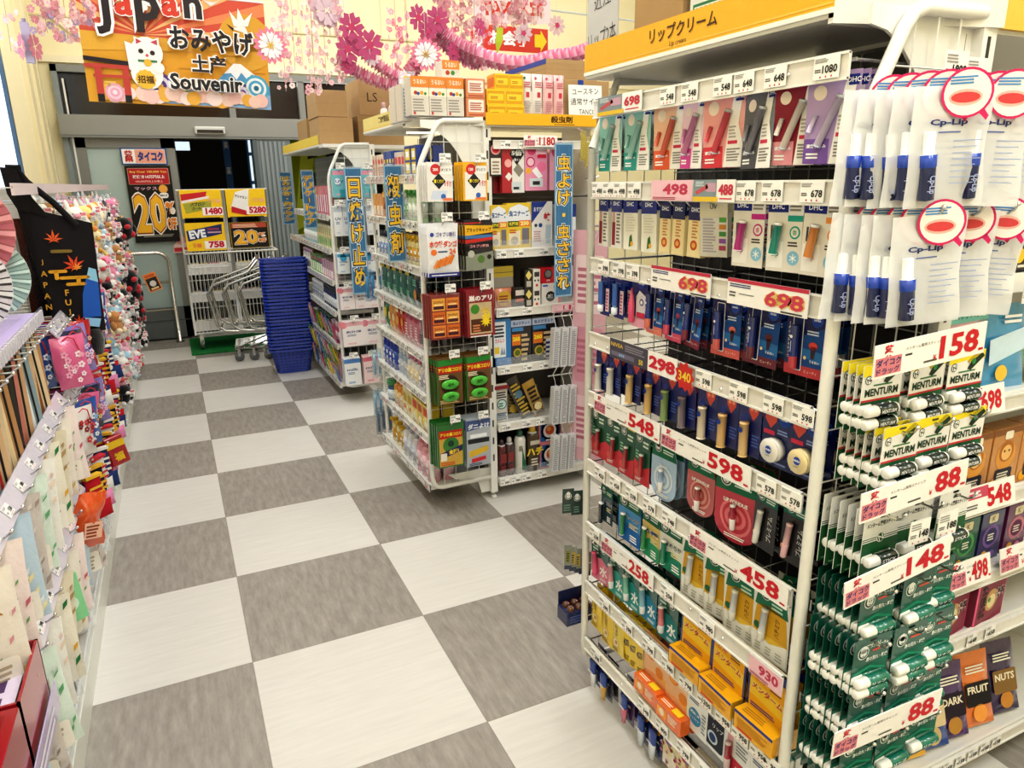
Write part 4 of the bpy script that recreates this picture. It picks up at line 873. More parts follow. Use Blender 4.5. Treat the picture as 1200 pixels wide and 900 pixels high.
# ---- things on the end net (towards the camera)
cp = None
def hookrow_net(cols, z, L, n, step, pr, what, cat, rowname, yf, dz=0, sw=.02, sp=None):
    rot0 = (0, 0, R(-20)) if pr is cp else (0, 0, 0)
    for j, x in enumerate(cols):
        nn = n[j] if isinstance(n, list) else n
        hook(LIP, (x, -.785, z+dz-.004), L, (0, 0, 0))
        pos = ['left', 'middle', 'right'][j] if len(cols) == 3 else 'only'
        lb = f'{what}, {pos} hook, {rowname} on the end net'
        y0 = yf[j] if isinstance(yf, list) else yf
        hangrow(pr, x, y0, z+dz, nn, step, rot0, 'front '+lb, 'rear '+lb, cat, None, dirv=((-.45 if pr is cp else -.06) if j == 0 else (-.2 if pr is cp else 0), 1, 0), swing=sw)
def d_cplip():
    w, h = .128, .17; rg = random.Random(4)
    o = MB(); o.pillow(w, h, .016, '#fbfcff', 'frost', 7, 9, .05, wob=.35); bag = o.build('balm_bag')
    s = MB(); s.lathe([(.0, -.052), (.0115, -.05, '#2a3468'), (.0115, -.004, '#1f49b8'), (.0122, -.003, '#1f49b8'), (.0122, .014, '#f2f2f0'), (.0085, .015, '#f4f4f2'), (.0085, .044), (.0075, .046)], '#2a3468', 'gloss', 12); s.frame((-.008, -.0118, -.05), w=.016, h=.044); s.t('Cp-Lip', .5, .5, .32, '#a9b2dc', 1, .02, rot=-PI/2, w=1.6); s1 = s.build('balm_stick', bag, (-.034, -.006, -.108), (0, R(-3), 0))
    l = MB(); l.eps = .0004; l.frame((-w/2, -.0092, -h), w=w, h=h); l.t('Cp-Lip', .42, .70, .062, '#26346e', 1, .035, w=.46); l.fine(.3, .62, .6, .64, 1, '#5a68a8', 1, 2)
    for k in range(8): l.r(.5, .55-.05*k, .86-.06*(k % 3), .558-.05*k, '#9aa8cc', 1)
    l1 = l.build('bag_print', bag)
    t = MB(); t.frame((0, -.013, .0), w=1, h=1); t.o(.012, -.012, .034, '#d2286a', 1, 26); t.o(.012, -.012, .0305, '#f4ece8', 2, 26); t.o(.01, -.018, .022, '#e8b8b0', 3, 16, asp=.5); t.o(.01, -.018, .019, '#d2484c', 4, 16, asp=.38); t.fine(-.012, .0, .03, .012, 3, '#4a8fd0', 4, 3); t.p([(.03, -.04), (.04, -.05), (.043, -.044), (.036, -.034)], '#d2286a', 1)
    t1 = t.build('round_seal', bag, None, (0, 0, R(-18)))
    return reg(bag, s1, l1, t1)
def d_menturm(w=.09, h=.108):
    m = body_card(w, h, '#f3f1ec'); m.p([(0, .84), (.55, .88), (1, .86), (1, 1), (0, 1)], '#f2dc28', 1); m.r(0, 0, 1, .47, '#1c5c38', 1); m.r(0, .47, 1, .5, '#c8343c', 2)
    m.t('MENTURM', .5, .60, .115, '#1c3c2c', 2, .03, w=.84); m.fine(.28, .69, .8, .73, 1, '#3a7a54', 2, 2); m.o(.14, .79, .085, '#1c3c2c', 2); m.o(.14, .79, .07, '#f3f1ec', 3); m.t('N', .14, .79, .07, '#1c3c2c', 4, .02, rot=.4)
    m.p([(.52, .74), (.62, .71), (.98, .9), (.9, .96), (.6, .84)], '#1d3325', 3); m.o(.68, .84, .06, '#2f8a4c', 4, 8); m.p([(.55, .82), (.9, .97), (.8, 1), (.5, .86)], '#b8a41c', 2)
    o = m.build('twin_lip_balm_card'); a = stick_mesh('balm_stick', o, (-.010, -.0105, -.067), .070, .0092, '#1f2f28', '#f0f0ec', '#e8e8e4', txt='MENTURM'); b = stick_mesh('balm_stick', o, (-.010, -.0105, -.089), .070, .0092, '#1f2f28', '#f0f0ec', '#e8e8e4', txt='MENTURM')
    return reg(o, a, b)
def d_medstick(w=.088, h=.125):
    m = body_card(w, h, '#f3f3ef'); m.r(0, 0, 1, .6, '#1c5c34', 1); [m.r(0, .6-.03*i, 1, .616-.03*i, '#f3f3ef', 2) for i in range(3)]
    m.t('メンターム薬用スティック', .52, .78, .07, '#1c1c1e', 2, .02, w=.88); m.o(.5, .58, .11, '#f3f3ef', 3); m.o(.5, .58, .095, '#1c5c34', 4); m.t('N', .5, .58, .09, '#f3f3ef', 5, .02, rot=.4); m.p([(.42, .86), (.7, .86), (.66, .9), (.46, .91)], '#2a3a30', 2); m.fine(.1, .03, .9, .06, 1, '#9ac8a8', 2, 3)
    o = m.build('medicated_stick_card'); a = stick_mesh('balm_stick', o, (-.006, -.0105, -.084), .072, .0095, '#24352c', '#f0f0ec', '#e8e8e4', txt='STICK'); return reg(o, a)
def d_mentho(two=True, w=.088, h=.11):
    m = body_card(w, h, '#15584a'); m.p([(.0, .45), (1, .6), (1, .2), (0, .1)], '#1f6a58', 1); face(m, .25, .76, .155, '#e6ece8', '#1d3c34'); m.t('メンソレータム', .69, .84, .06, '#eef4f0', 2, .02, w=.5); m.r(.5, .74, .85, .775, '#d8584a', 2); m.t('唇の荒れ・乾燥', .66, .62, .075, '#eef4f0', 2, .02, w=.6); m.p([(.05, .42), (.5, .5), (.95, .4), (.95, .36), (.5, .46), (.05, .38)], '#2f9a7c', 2)
    o = m.build('mentholated_lip_card'); a = stick_mesh('balm_stick', o, (-.006, -.0105, -.073), .074, .0095, '#1f7a68', '#f2f2ee', '#1f7a68', txt='リップ'); ks = [a]
    if two: ks.append(stick_mesh('balm_stick', o, (-.006, -.0105, -.093), .074, .0095, '#1f7a68', '#f2f2ee', '#1f7a68', txt='リップ'))
    return reg(o, *ks)
cx = [.985, 1.075, 1.155]
cp = proto('cplip', d_cplip); G0 = 'clear bag with navy balm stick'
hookrow_net([.980, 1.062, 1.165], 1.655, .13, [5, 4, 4], .022, cp, G0, 'lip balm', 'top row', [-.905, -.92, -.90], sw=.06, dz=.012)
hookrow_net([.980, 1.075, 1.16], 1.487, .13, [5, 4, 3], .020, cp, G0, 'lip balm', 'second row', [-.895, -.88, -.885], sw=.08)
mt = proto('menturm', d_menturm)
hookrow_net([.960, 1.062, 1.155], 1.242, .09, [4, 4, 3], .0135, mt, 'yellow topped twin balm card', 'lip balm', 'third row', [-.868, -.875, -.88])
hookrow_net([.982, 1.070, 1.162], 1.143, .14, [6, 5, 4], .0155, mt, 'yellow topped twin balm card', 'lip balm', 'fourth row', [-.9, -.895, -.895])
ms = proto('medstick', d_medstick)
hookrow_net([.985, 1.080, 1.170], .988, .14, [6, 4, 3], .0165, ms, 'white and green single stick card', 'lip balm', 'fifth row', [-.885, -.88, -.89])
mn = proto('mentho', d_mentho)
hookrow_net([.99, 1.09, 1.165], .842, .14, [7, 5, 4], .015, mn, 'dark green twin balm card', 'lip balm', 'sixth row', [-.895, -.9, -.885])
hookrow_net([.965, 1.058, 1.140], .757, .16, [7, 6, 5], .0155, mn, 'dark green twin balm card', 'lip balm', 'seventh row', [-.915, -.92, -.915])
hookrow_net([.970, 1.058, 1.138], .655, .16, [7, 6, 5], .0155, mn, 'dark green twin balm card', 'lip balm', 'eighth row', [-.915, -.92, -.915])
m1 = proto('mentho1', lambda: d_mentho(False))
hookrow_net([.965, 1.052, 1.145], .548, .16, [7, 6, 5], .0155, m1, 'dark green single balm card', 'lip balm', 'lowest row', [-.915, -.92, -.915])
# cards clipped on the net
def stand_card(txt, x, y, z, w, h, rot, label, style='w', curve=0):
    m = promo(txt, w, h, style); m.T = None
    f = MB(); f.tube([(-w/2, .001, -h/2), (w/2, .001, -h/2)], .0012, '#3a3a3a', 'gloss', 4)
    o = m.build('sale_price_card', None, (x, y, z), rot); f.build('holder_strip', o); tag(o, label, 'price card'); return o
stand_card('158', .972, -.935, 1.286, .255, .052, (0, R(-3), R(0)), 'long white sale card with big red 158 below the clear balm bags')
stand_card('88', .978, -.94, 1.052, .255, .052, (0, R(-3), 0), 'white sale card with big red 88 above the white and green stick cards')
stand_card('148', .96, -.945, .912, .255, .05, (0, R(-6), 0), 'curved white sale card with big red 148 above dark green balm cards')
stand_card('88', .965, -.965, .622, .275, .052, (0, R(2), 0), 'white sale card with big red 88 above the lowest dark green cards')
def small_card(txt, loc, label, w=.052, h=.045, rot=(0, 0, 0)):
    m = MB(); m.box(-w/2, w/2, -.0008, .0008, -h/2, h/2, '#fbfaf6', 'gloss'); m.frame((-w/2, -.0009, -h/2), w=w, h=h); m.fine(.05, .62, .7, .92, 3, '#9a9a9a', 1, 2); m.t(txt, .95, .42, .3, '#1c1c1e', 2, .03, al='r'); m.fine(.05, .3, .36, .46, 2, '#555555', 1, 2)
    for i in range(3): m.o(.2+.3*i, .1, .035, '#d2405a', 1, 8)
    return tag(m.build('price_label', None, loc, rot), label, 'price tag')
small_card('1800', (1.04, -.86, 1.70), 'white price label reading 1800 above the clear balm bags')
small_card('1800', (1.135, -.83, 1.70), 'white price label half hidden behind the round lip seal')
small_card('1800', (1.235, -.86, 1.695), 'white price label at the right of the top net row')
small_card('148', (1.02, -.93, .962), 'small white price label reading 148 above the curved sale card', .05, .045)
small_card('188', (1.085, -.935, .965), 'small white price label reading 188 beside the curved sale card', .05, .045)

# ---- things hooked on the far end net of the lip rack
for j in range(5):
    m = MB(); w, h = .022, .075; m.box(-w/2, w/2, 0, .012, -h, 0, '#39415a', 'gloss', b=.001); m.box(-w/2-.001, w/2+.001, -.002, .0, -.06, .008, '#8b8f86', 'gloss'); m.frame((-w/2, -.0022, -.055), w=w, h=.05); m.r(.2, .1, .8, .9, '#c8a83c' if j else '#8a8a4a', 1); m.fine(.25, .2, .75, .8, 4, '#4a4a2c', 2, 2)
    tag(m.build('slim_product_box', None, (.893+.017*j, .04-.0*j, .485-.01*j), (0, 0, R(-20))), 'slim dark box with yellow label hooked behind the lip rack pole', 'box', 'slim dark boxes behind the lip rack pole')
m = MB(); m.box(-.05, .05, -.03, .03, -.06, -.015, '#26315e', 'gloss'); m.box(-.048, .048, .028, .03, -.06, .03, '#1f2a54', 'gloss'); m.frame((-.05, -.0302, -.06), w=.1, h=.045); m.fine(.1, .2, .9, .8, 3, '#4d5a94', 1, 2)
tag(m.build('display_tray', None, (.93, .05, .285)), 'navy cardboard tray of brown balls behind the lip rack pole', 'tray')
for j in range(3):
    for k in range(2):
        m = MB(); m.ell((0, 0, 0), .014, '#5a3524', 'gloss', 10, 7); m.ell((.004, -.006, .006), .006, '#a8765a', 'gloss', 6, 4); tag(m.build('brown_ball', None, (.90+.03*j, .035+.028*k, .272)), 'round brown item lying in the navy tray', 'ball', 'brown balls in the navy tray')
for j in range(2):
    m = body_card(.035, .07, '#1d3a34'); face(m, .5, .7, .3); m.fine(.1, .1, .9, .4, 3, '#6a8a80', 1, 2); tag(m.build('small_green_card', None, (.895+.03*j, .045, .665-.012*j), (0, 0, R(-15))), 'tiny dark green card hooked behind the lip rack pole, '+['left one', 'right one'][j], 'card')
# ------------------------------------------------------------------ general goods
def draw(m, els):
    for e in els:
        k, a = e[0], e[1:]
        getattr(m, {'r': 'r', 'o': 'o', 't': 't', 'to': 'to', 'p': 'p', 'f': 'fine', 's': 'star', 'rr': 'rr'}[k])(*[x for x in a if not isinstance(x, dict)], **(a[-1] if isinstance(a[-1], dict) else {}))
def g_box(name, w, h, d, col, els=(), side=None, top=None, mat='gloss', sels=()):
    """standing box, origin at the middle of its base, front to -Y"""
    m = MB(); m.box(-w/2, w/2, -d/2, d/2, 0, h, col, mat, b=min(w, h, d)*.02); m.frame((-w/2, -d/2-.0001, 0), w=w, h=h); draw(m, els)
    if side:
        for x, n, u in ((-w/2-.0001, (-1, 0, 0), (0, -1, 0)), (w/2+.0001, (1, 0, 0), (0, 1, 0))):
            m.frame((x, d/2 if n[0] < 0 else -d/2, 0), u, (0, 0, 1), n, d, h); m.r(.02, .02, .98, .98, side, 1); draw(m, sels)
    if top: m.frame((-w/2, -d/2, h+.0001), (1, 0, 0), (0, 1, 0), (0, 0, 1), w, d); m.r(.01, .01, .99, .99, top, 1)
    return m.build(name)
def g_pouch(name, w, h, d, col, els=(), mat='foil', cf=None, hang=False):
    """stand-up or hanging pouch"""
    m = MB(); m.pillow(w, h, d, col, mat, 6, 8, .05, cf=cf, o=(0, 0, 0 if hang else h)); m.frame((-w/2, -d/2-.0004, -h if hang else 0), w=w, h=h); draw(m, els)
    return m.build(name)
def g_card(name, w, h, col, els=(), d=.012, mat='gloss'):
    m = MB(); m.box(-w/2, w/2, 0, d, -h, .0, col, mat); m.box(-w/2, w/2, d*.4, d*.4+.001, 0, .012, col, mat); m.frame((-w/2, 0, -h), w=w, h=h); draw(m, els)
    return m.build(name)
def g_bottle(name, r, h, col, cap, label=None, lc='#ffffff', els=(), capf=.22, neck=.45, kind='round'):
    m = MB(); hb = h*(1-capf)
    m.lathe([(r*.92, 0), (r, r*.12), (r, hb*.86), (r*.85, hb*.95), (r*neck, hb)], col, 'gloss', 14, sy=.65 if kind == 'flat' else 1)
    if label:
        m.lathe([(r*1.012, hb*.18), (r*1.012, hb*.72)], label, 'gloss', 14, sy=.65 if kind == 'flat' else 1); m.frame((-r*.7, -r*(1.03 if kind != 'flat' else .67), hb*.18), w=r*1.4, h=hb*.54); draw(m, els or [('f', .1, .15, .9, .4, 3, lc, 1), ('r', .1, .55, .8, .8, lc, 1)])
    o = m.build(name); c = MB()
    if kind == 'spray':
        c.box(-r*.5, r*.5, -r*.95, r*.5, hb, h*.93, cap, 'gloss', b=r*.1); c.box(-r*.35, r*.35, -r*1.4, -r*.9, h*.86, h*.95, cap, 'gloss'); c.box(-r*.2, r*.2, -r*1.1, -r*.95, h*.72, h*.87, cap, 'gloss')
    elif kind == 'can': c.lathe([(r*.95, hb*.97), (r*.95, h*.98), (r*.8, h)], cap, 'gloss', 14)
    else: c.lathe([(r*neck*1.15, hb*.99), (r*neck*1.2, h*.98), (r*neck*1.0, h)], cap, 'gloss', 12)
    k = c.build('cap', o); return reg(o, k)
def g_can(name, r, h, col, cap, band='#ffffff', els=()):
    m = MB(); m.lathe([(r*.9, 0, '#c8c8c8'), (r, .006, col), (r, h*.78, col), (r*.8, h*.84, '#d8d8d4'), (r*.5, h*.86)], col, 'gloss', 14); m.frame((-r*.8, -r*1.02, h*.1), w=r*1.6, h=h*.6); draw(m, els or [('r', .1, .5, .9, .9, band, 1), ('f', .15, .1, .85, .4, 4, band, 1)])
    o = m.build(name); c = MB(); c.lathe([(r*.55, h*.85), (r*.55, h*.96), (r*.35, h)], cap, 'gloss', 12); return reg(o, c.build('cap', o))
def g_pump(name, r, h, col, cap, lab=None):
    m = MB(); m.lathe([(r*.95, 0), (r, .006), (r, h*.62), (r*.5, h*.72), (r*.35, h*.74)], col, 'gloss', 14)
    if lab: m.lathe([(r*1.012, h*.1), (r*1.012, h*.5)], lab, 'gloss', 14)
    o = m.build(name); c = MB(); c.lathe([(r*.4, h*.73), (r*.4, h*.8), (r*.12, h*.81), (r*.12, h*.93), (r*.4, h*.94), (r*.4, h)], cap, 'gloss', 10); c.box(-r*.15, r*.15, -r*1.1, 0, h*.94, h*.99, cap, 'gloss'); return reg(o, c.build('pump', o))
def hanger(w=.3): pass
def vertical_sign(name, txt, w, h, loc, label, rz=0, n0=.93):
    m = MB(); m.box(-w/2, w/2, -.0012, .0012, -h, 0, '#3f7fb5', 'print'); m.frame((-w/2, -.0014, -h), w=w, h=h); m.r(.0, .0, 1, 1, '#93b4cc', 1); m.r(.07, .012, .93, .988, '#43759f', 2); m.r(.2, .02, .24, .98, '#5081aa', 3); m.r(.76, .02, .8, .98, '#5081aa', 3)
    n = len(txt); top = .93; bot = .05; dy = (top-bot)/n; ch = min(dy*.9, 1.18*w/h)
    for i, c in enumerate(txt):
        y = top-dy*(i+.5)
        if c == '・': m.r(.42, y-.012, .58, y+.012, '#f0c23a', 6); continue
        if c == 'ー': m.r(.42, y-ch*.42, .58, y+ch*.42, '#1c2440', 5); m.r(.46, y-ch*.38, .55, y+ch*.38, '#f0c23a', 6); continue
        ww = .72 if c not in 'ッャュョ' else .45
        m.t(c, .5, y, ch*1.16, '#dfe8ee', 3, .10, w=ww*1.22); m.t(c, .5, y, ch*1.06, '#1c2440', 4, .07, w=ww*1.08); m.t(c, .5, y, ch*.93, '#f0c23a', 5, .022, w=ww*.93)
    o = m.build('hanging_sign'); o.location = loc; o.rotation_euler = (0, 0, rz)
    k = MB(); k.box(-w/2, w/2, -.003, .003, -.004, .008, '#dce6ea', 'clear'); k.tube([(0, .003, .004), (0, .09, .004)], .002, '#dddddd', 'metal', 5); k.build('holder_clip', o)
    tag(o, label, 'sign'); return o

# ------------------------------------------------------------------ END SHELVES to the right of the lip rack
ER = root_at0('end_shelf_unit', 'white shelf unit with biscuits and snacks at the right edge of the photo')
y0, y1 = -.74, -.44
m = MB(); m.box(1.24, 2.3, y1, y1+.02, .05, 1.8, '#d8d4cc', 'paint'); m.build('back_panel', ER)
for z in (.095, .475, .64, .84, 1.08, 1.34): shelf(ER, 1.24, 2.3, y0, y1, z, 'f')
m = MB(); m.box(1.235, 1.262, y0, y1+.02, .03, 1.8, WH, 'paint'); m.build('upright', ER); m = MB(); m.box(2.28, 2.3, y0, y1+.02, .0, 1.8, WH, 'paint'); m.build('upright', ER)
m = MB(); m.box(1.2, 2.3, y0-.02, y1, 1.778, 1.80, '#e4e2da', 'paint'); m.box(1.2, 2.3, y0-.03, y0-.02, 1.785, 1.865, '#f2c458', 'print'); m.build('canopy', ER)
for k, (z, L) in enumerate([(.08, [(1.40, '228'), (1.47, '228'), (1.56, '158'), (1.61, '158'), (1.66, '158'), (1.71, '158'), (1.76, '158')]), (.46, [(1.56, '648'), (1.63, '658')]), (.625, []), (.825, []), (1.065, [])]):
    r = rail_front(ER, 1.262, 2.28, y0-.008, z, .036)
    for x, s in L: price_tag(r, s, (x, -.007, .004), (0, 0, 0), .036, .036)
def place(o, loc, rot, label, cat, group=None):
    o.location = loc; o.rotation_euler = rot; return tag(o, label, cat, group)
for txt, x, z, w, lb in [('548', 1.505, .855, .19, 'white and red sale card reading 548 above the seasoning packs'), ('498', 1.482, .67, .16, 'white sale card reading 498 above the pink boxes'), ('598', 1.68, .665, .16, 'sale card with the red shop mark right of the 498 card'), ('698', 1.42, 1.09, .15, 'sale card reading 698 behind the yellow topped balm cards'), ('48', 1.36, .45, .12, 'sale card reading 48 behind the dark green balm cards')]:
    tag(promo(txt, w, .062, 'w' if txt in ('498', '598') else 'k2').build('sale_price_card', None, (x, y0-.022, z), (R(-12), 0, 0)), lb, 'price card')
bis = [('r', 0, .9, 1, 1, '#8a5a34', 1), ('o', .5, .55, .34, '#e2a04a', 1), ('o', .5, .62, .25, '#b5702c', 2), ('o', .5, .6, .18, '#f0c07a', 3), ('o', .42, .63, .03, '#2a1a12', 4), ('o', .58, .63, .03, '#2a1a12', 4), ('rr', .2, .12, .8, .34, .06, '#23283c', 4), ('f', .28, .17, .72, .3, 3, '#e9e4d0', 5), ('o', .2, .12, .12, '#f0b02a', 3), ('o', .85, .1, .1, '#e0782c', 3), ('rr', .36, .82, .64, .95, .05, '#f2ead8', 3)]
for i, x in enumerate((1.385, 1.495, 1.605, 1.715, 1.825)):
    c = '#5a3f7a' if i == 0 else '#c98c4a'
    place(g_box('biscuit_box', .104, .15, .045, c, bis), (x, -.705, .84), (0, 0, R(2-i)), ['purple biscuit box with lion face, half hidden behind balm cards', 'tan biscuit box with lion face, first tan one on the shelf', 'tan biscuit box with lion face, second tan one', 'tan biscuit box with lion face, third tan one', 'tan biscuit box with lion face, last on the right'][i], 'biscuit box')
for i, (x, c1, c2) in enumerate([(1.36, '#3f8a3a', '#9fd04a'), (1.44, '#b8402c', '#f0a23c'), (1.535, '#2f6a52', '#5fae6a'), (1.63, '#3b3a6e', '#8a6ab0'), (1.73, '#6a2a5a', '#d28a9a')]):
    place(g_box('seasoning_pack', .085, .13, .03, c1, [('o', .5, .5, .36, c2, 1), ('o', .5, .5, .26, c1, 2), ('rr', .3, .78, .7, .95, .06, '#f0e6c8', 2), ('t', 'K', .5, .86, .1, '#3a2a1a', 3), ('o', .3, .14, .13, '#e9b13c', 2), ('o', .66, .12, .12, c2, 2), ('f', .34, .42, .66, .58, 3, '#f4f0e0', 3)]), (x, -.7, .64), (0, 0, 0), f'{["bright green", "red and orange", "dark green", "indigo", "plum"][i]} seasoning pack on the third shelf of the end unit', 'food pack')
pkE = [('r', 0, .85, 1, 1, '#e0487a', 1), ('r', .04, .04, .96, .84, '#8a3a4c', 1), ('t', '茶漬け', .22, .45, .2, '#1a1214', 3, .04, {'rot': PI/2, 'w': .7}), ('to', '海苔', .78, .48, .22, '#1a1214', '#f4e4e0', 3, .04, .1, {'rot': 0, 'w': .26}), ('o', .5, .42, .22, '#c9a06a', 2), ('o', .5, .4, .14, '#e6d8a8', 3), ('o', .42, .44, .05, '#5a8a3a', 4)]
for i, x in enumerate((1.36, 1.495, 1.64)):
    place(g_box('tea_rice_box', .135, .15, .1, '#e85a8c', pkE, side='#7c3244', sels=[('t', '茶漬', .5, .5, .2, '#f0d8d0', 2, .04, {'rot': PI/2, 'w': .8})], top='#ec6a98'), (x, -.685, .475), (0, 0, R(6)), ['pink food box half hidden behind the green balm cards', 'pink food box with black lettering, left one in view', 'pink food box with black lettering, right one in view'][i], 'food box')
for i, (x, c1, c2, w) in enumerate([(1.485, '#f0b81e', '#c8281e', .085), (1.555, '#2c4f9c', '#d8c49a', .12), (1.64, '#4a2a6a', '#241a28', .115), (1.745, '#e8823c', '#1c1a1c', .12), (1.86, '#3a2a55', '#8a6a3a', .115)]):
    o = g_pouch('snack_pouch', w, .2, .03, c1, [('rr', .14, .3, .86, .62, .05, c2, 1), ('t', ['Hot', 'OAT', 'DARK', 'FRUIT', 'NUTS'][i], .5, .52, .1, '#f2e8d0', 2, .03, {'w': .6}), ('o', .5, .2, .2, ['#f4d84a', '#c9b07a', '#b8863a', '#f0a04a', '#c98a3a'][i], 1), ('f', .2, .74, .8, .86, 3, '#f4f0e0', 1)])
    place(o, (x, -.71, .105), (R(-18), 0, R(-8)), f'{["yellow and red", "navy and beige", "purple and black", "orange and black", "dark violet"][i]} snack pouch leaning on the bottom end shelf', 'snack pouch')
place(g_pouch('bath_salt_pouch', .14, .20, .03, '#e6bccb', [('r', 0, .82, 1, .98, '#7fc4bd', 1), ('t', 'スケデパック', .5, .9, .09, '#2a3a3c', 2, .02, {'w': .8}), ('t', 'きき湯', .5, .64, .14, '#6a4a52', 2, .03, {'w': .5}), ('r', .05, .38, .95, .46, '#d88aa4', 1), ('f', .2, .5, .8, .56, 1, '#a4607a', 1), ('o', .5, .2, .22, '#f2dce6', 1), ('o', .5, .2, .15, '#d8a4bc', 2)]), (1.44, -.70, 1.08), (R(-6), 0, R(4)), 'pink bath salt pouch beside the 158 sale card', 'pouch')
place(g_pouch('bath_salt_pouch', .13, .19, .03, '#4a9ccb', [('p', [(0, .3), (1, .5), (1, .75), (0, .6)], '#cfe6f2', 1), ('o', .3, .2, .14, '#e9c24a', 2), ('f', .3, .78, .9, .9, 2, '#ffffff', 1)]), (1.59, -.70, 1.08), (R(-6), 0, R(-6)), 'blue bath salt pouch at the right edge of the photo', 'pouch')
place(g_pouch('bath_salt_pouch', .13, .19, .03, '#8fbf5a', [('o', .5, .5, .3, '#dfeac0', 1)]), (1.74, -.70, 1.08), (R(-6), 0, 0), 'green bath salt pouch beyond the blue one on the end shelf', 'pouch')
for i, (x, c) in enumerate([(1.36, '#2a1c3a'), (1.445, '#5a2a7c'), (1.54, '#1a1518'), (1.64, '#6a3a8a')]):
    place(g_box('supplement_box', .085, .16, .05, c, [('t', 'FINE', .5, .55, .1, '#d8c84a', 1, .04, {'w': .8}), ('f', .15, .7, .85, .85, 2, '#c8a0d8', 1), ('o', .35, .25, .18, '#f2c83a', 1), ('f', .3, .1, .9, .16, 1, '#e6e0d0', 2)]), (x, -.7, 1.34), (0, 0, 0), f'{["near black", "purple", "black", "violet"][i]} supplement box on the upper end shelf', 'box')
small_card('158', (1.5, -.77, 1.31), 'white price label beside the clear bags on the upper end shelf', .04, .04)
# on top of the racks
CB = '#b3946b'
def carton(name, x0, x1, y0, y1, z0, z1, label, col=CB, tape='#8c7350', els=None, top=True, parts=()):
    m = MB(); cx, cy = (x0+x1)/2, (y0+y1)/2; m.box(x0-cx, x1-cx, y0-cy, y1-cy, 0, z1-z0, col, 'card', b=.002)
    m.box(x0-cx-.0005, x1-cx+.0005, y0-cy-.0005, y1-cy+.0005, (z1-z0)*.5, (z1-z0)*.5+.0006, tape, 'card')
    m.box(-.001, .001, y0-cy, y1-cy, z1-z0, z1-z0+.0012, tape, 'card')
    if els:
        m.frame((x0-cx, y0-cy-.0005, 0), w=x1-x0, h=z1-z0); draw(m, els.get('f', [])); m.frame((x0-cx-.0005, y1-cy, 0), (0, -1, 0), (0, 0, 1), (-1, 0, 0), y1-y0, z1-z0); draw(m, els.get('l', []))
    return place(m.build(name), (cx, cy, z0), (0, 0, 0), label, 'box')
carton('cardboard_box', .99, 1.2, -.26, -.08, 1.802, 2.1, 'plain brown cardboard box on top of the lip rack behind the handwritten sign')
carton('product_carton', .985, 1.2, -.60, -.29, 1.802, 2.08, 'white carton with green print on top of the lip rack', '#dfe3df', '#b8beb8', {'l': [('r', .04, .18, .36, .32, '#2f7a4a', 1), ('r', .055, .2, .345, .3, '#dfe3df', 2)]+[('r', .07+.045*i, .21, .09+.045*i, .29, '#2f7a4a', 3) for i in range(6)]+[('t', '高濃度', .2, .4, .06, '#4a5a50', 1, .01), ('r', .5, .0, .98, .95, '#9cc0d4', 1)]})
m = MB(); m.box(-.07, .07, -.0015, .0015, 0, .21, '#c9c9cb', 'card'); m.frame((-.07, -.0017, 0), w=.14, h=.21); m.t('近江', .5, .8, .17, '#3a3a3c', 1, 0, rot=.08); m.t('リップ2本', .5, .4, .2, '#3a3a3c', 1, 0, rot=.1, w=.9)
place(m.build('handwritten_sign'), (.975, .035, 1.803), (0, 0, LEFT[2]), 'grey handwritten paper sign standing on the far end of the lip rack top', 'sign')
carton('flat_carton', 1.26, 1.7, -.75, -.5, 1.802, 1.9, 'white carton with red marks on top of the end shelves', '#e6e8ec', '#b8beb8', {'f': [('r', .0, .1, 1, .16, '#4a6aa0', 1), ('o', .1, .35, .04, '#c8323c', 2), ('f', .3, .2, .5, .3, 2, '#444444', 1)]})
# ------------------------------------------------------------------ INSECT CARE GONDOLA (middle)
MID = root_at0('display_gondola', 'white insect care rack in the middle of the photo with yellow header')
net_frame(MID, .93, 1.235, 1.42); end_plate(MID, .955, 1.235, 1.43); post(MID, 1.235, 1.41); post(MID, 1.235, 2.27)
back_panel(MID, 1.225, 1.45, 2.28, .12, 1.77, '#8e8a84')
mz = [.12, .37, .57, .77, .97, 1.17, 1.37, 1.57]
for i, z in enumerate(mz):
    shelf(MID, .93 if i else .92, 1.22, 1.435, 2.28, z, 'l', fence=True)
    r = rail_left(MID, .922, 1.435, 2.28, z-.012, .034)
    for k in range(11):
        if (k*7+i*3) % 4 != 3: price_tag(r, ['798', '548', '698', '880', '980'][(k+i) % 5], (-.007, 1.48+.075*k, 0), (0, 0, -PI/2), .045, .03, red=(k*3+i) % 7 == 0)
m = MB(); [m.bar((.95, y, .12), (.95, y, 1.6), .008, WH) for y in (2.29,)]; m.build('far_post', MID)
canopy(MID, .93, 1.235, 1.57, 2.30, 1.80, '害虫対策用品', 1.9, None, 0, '#ecd98a')
m = MB(); m.add([(.93, 1.57, 1.778), (1.235, 1.41, 1.778), (1.235, 1.41, 1.815), (.93, 1.57, 1.815), (.93, 1.6, 1.778), (1.235, 1.6, 1.778), (1.235, 1.6, 1.815), (.93, 1.6, 1.815)], [(0, 1, 2, 3), (0, 4, 5, 1), (3, 2, 6, 7), (4, 7, 6, 5), (0, 3, 7, 4)], '#e8e6e0', 'paint'); m.build('canopy_end', MID)
m = MB(); m.box(.95, 1.21, 1.6, 1.62, 1.755, 1.762, '#ffffff', 'led'); m.box(1.25, 1.75, 1.60, 1.62, 1.68, 1.69, '#ffffff', 'led'); m.build('led_strip', MID)
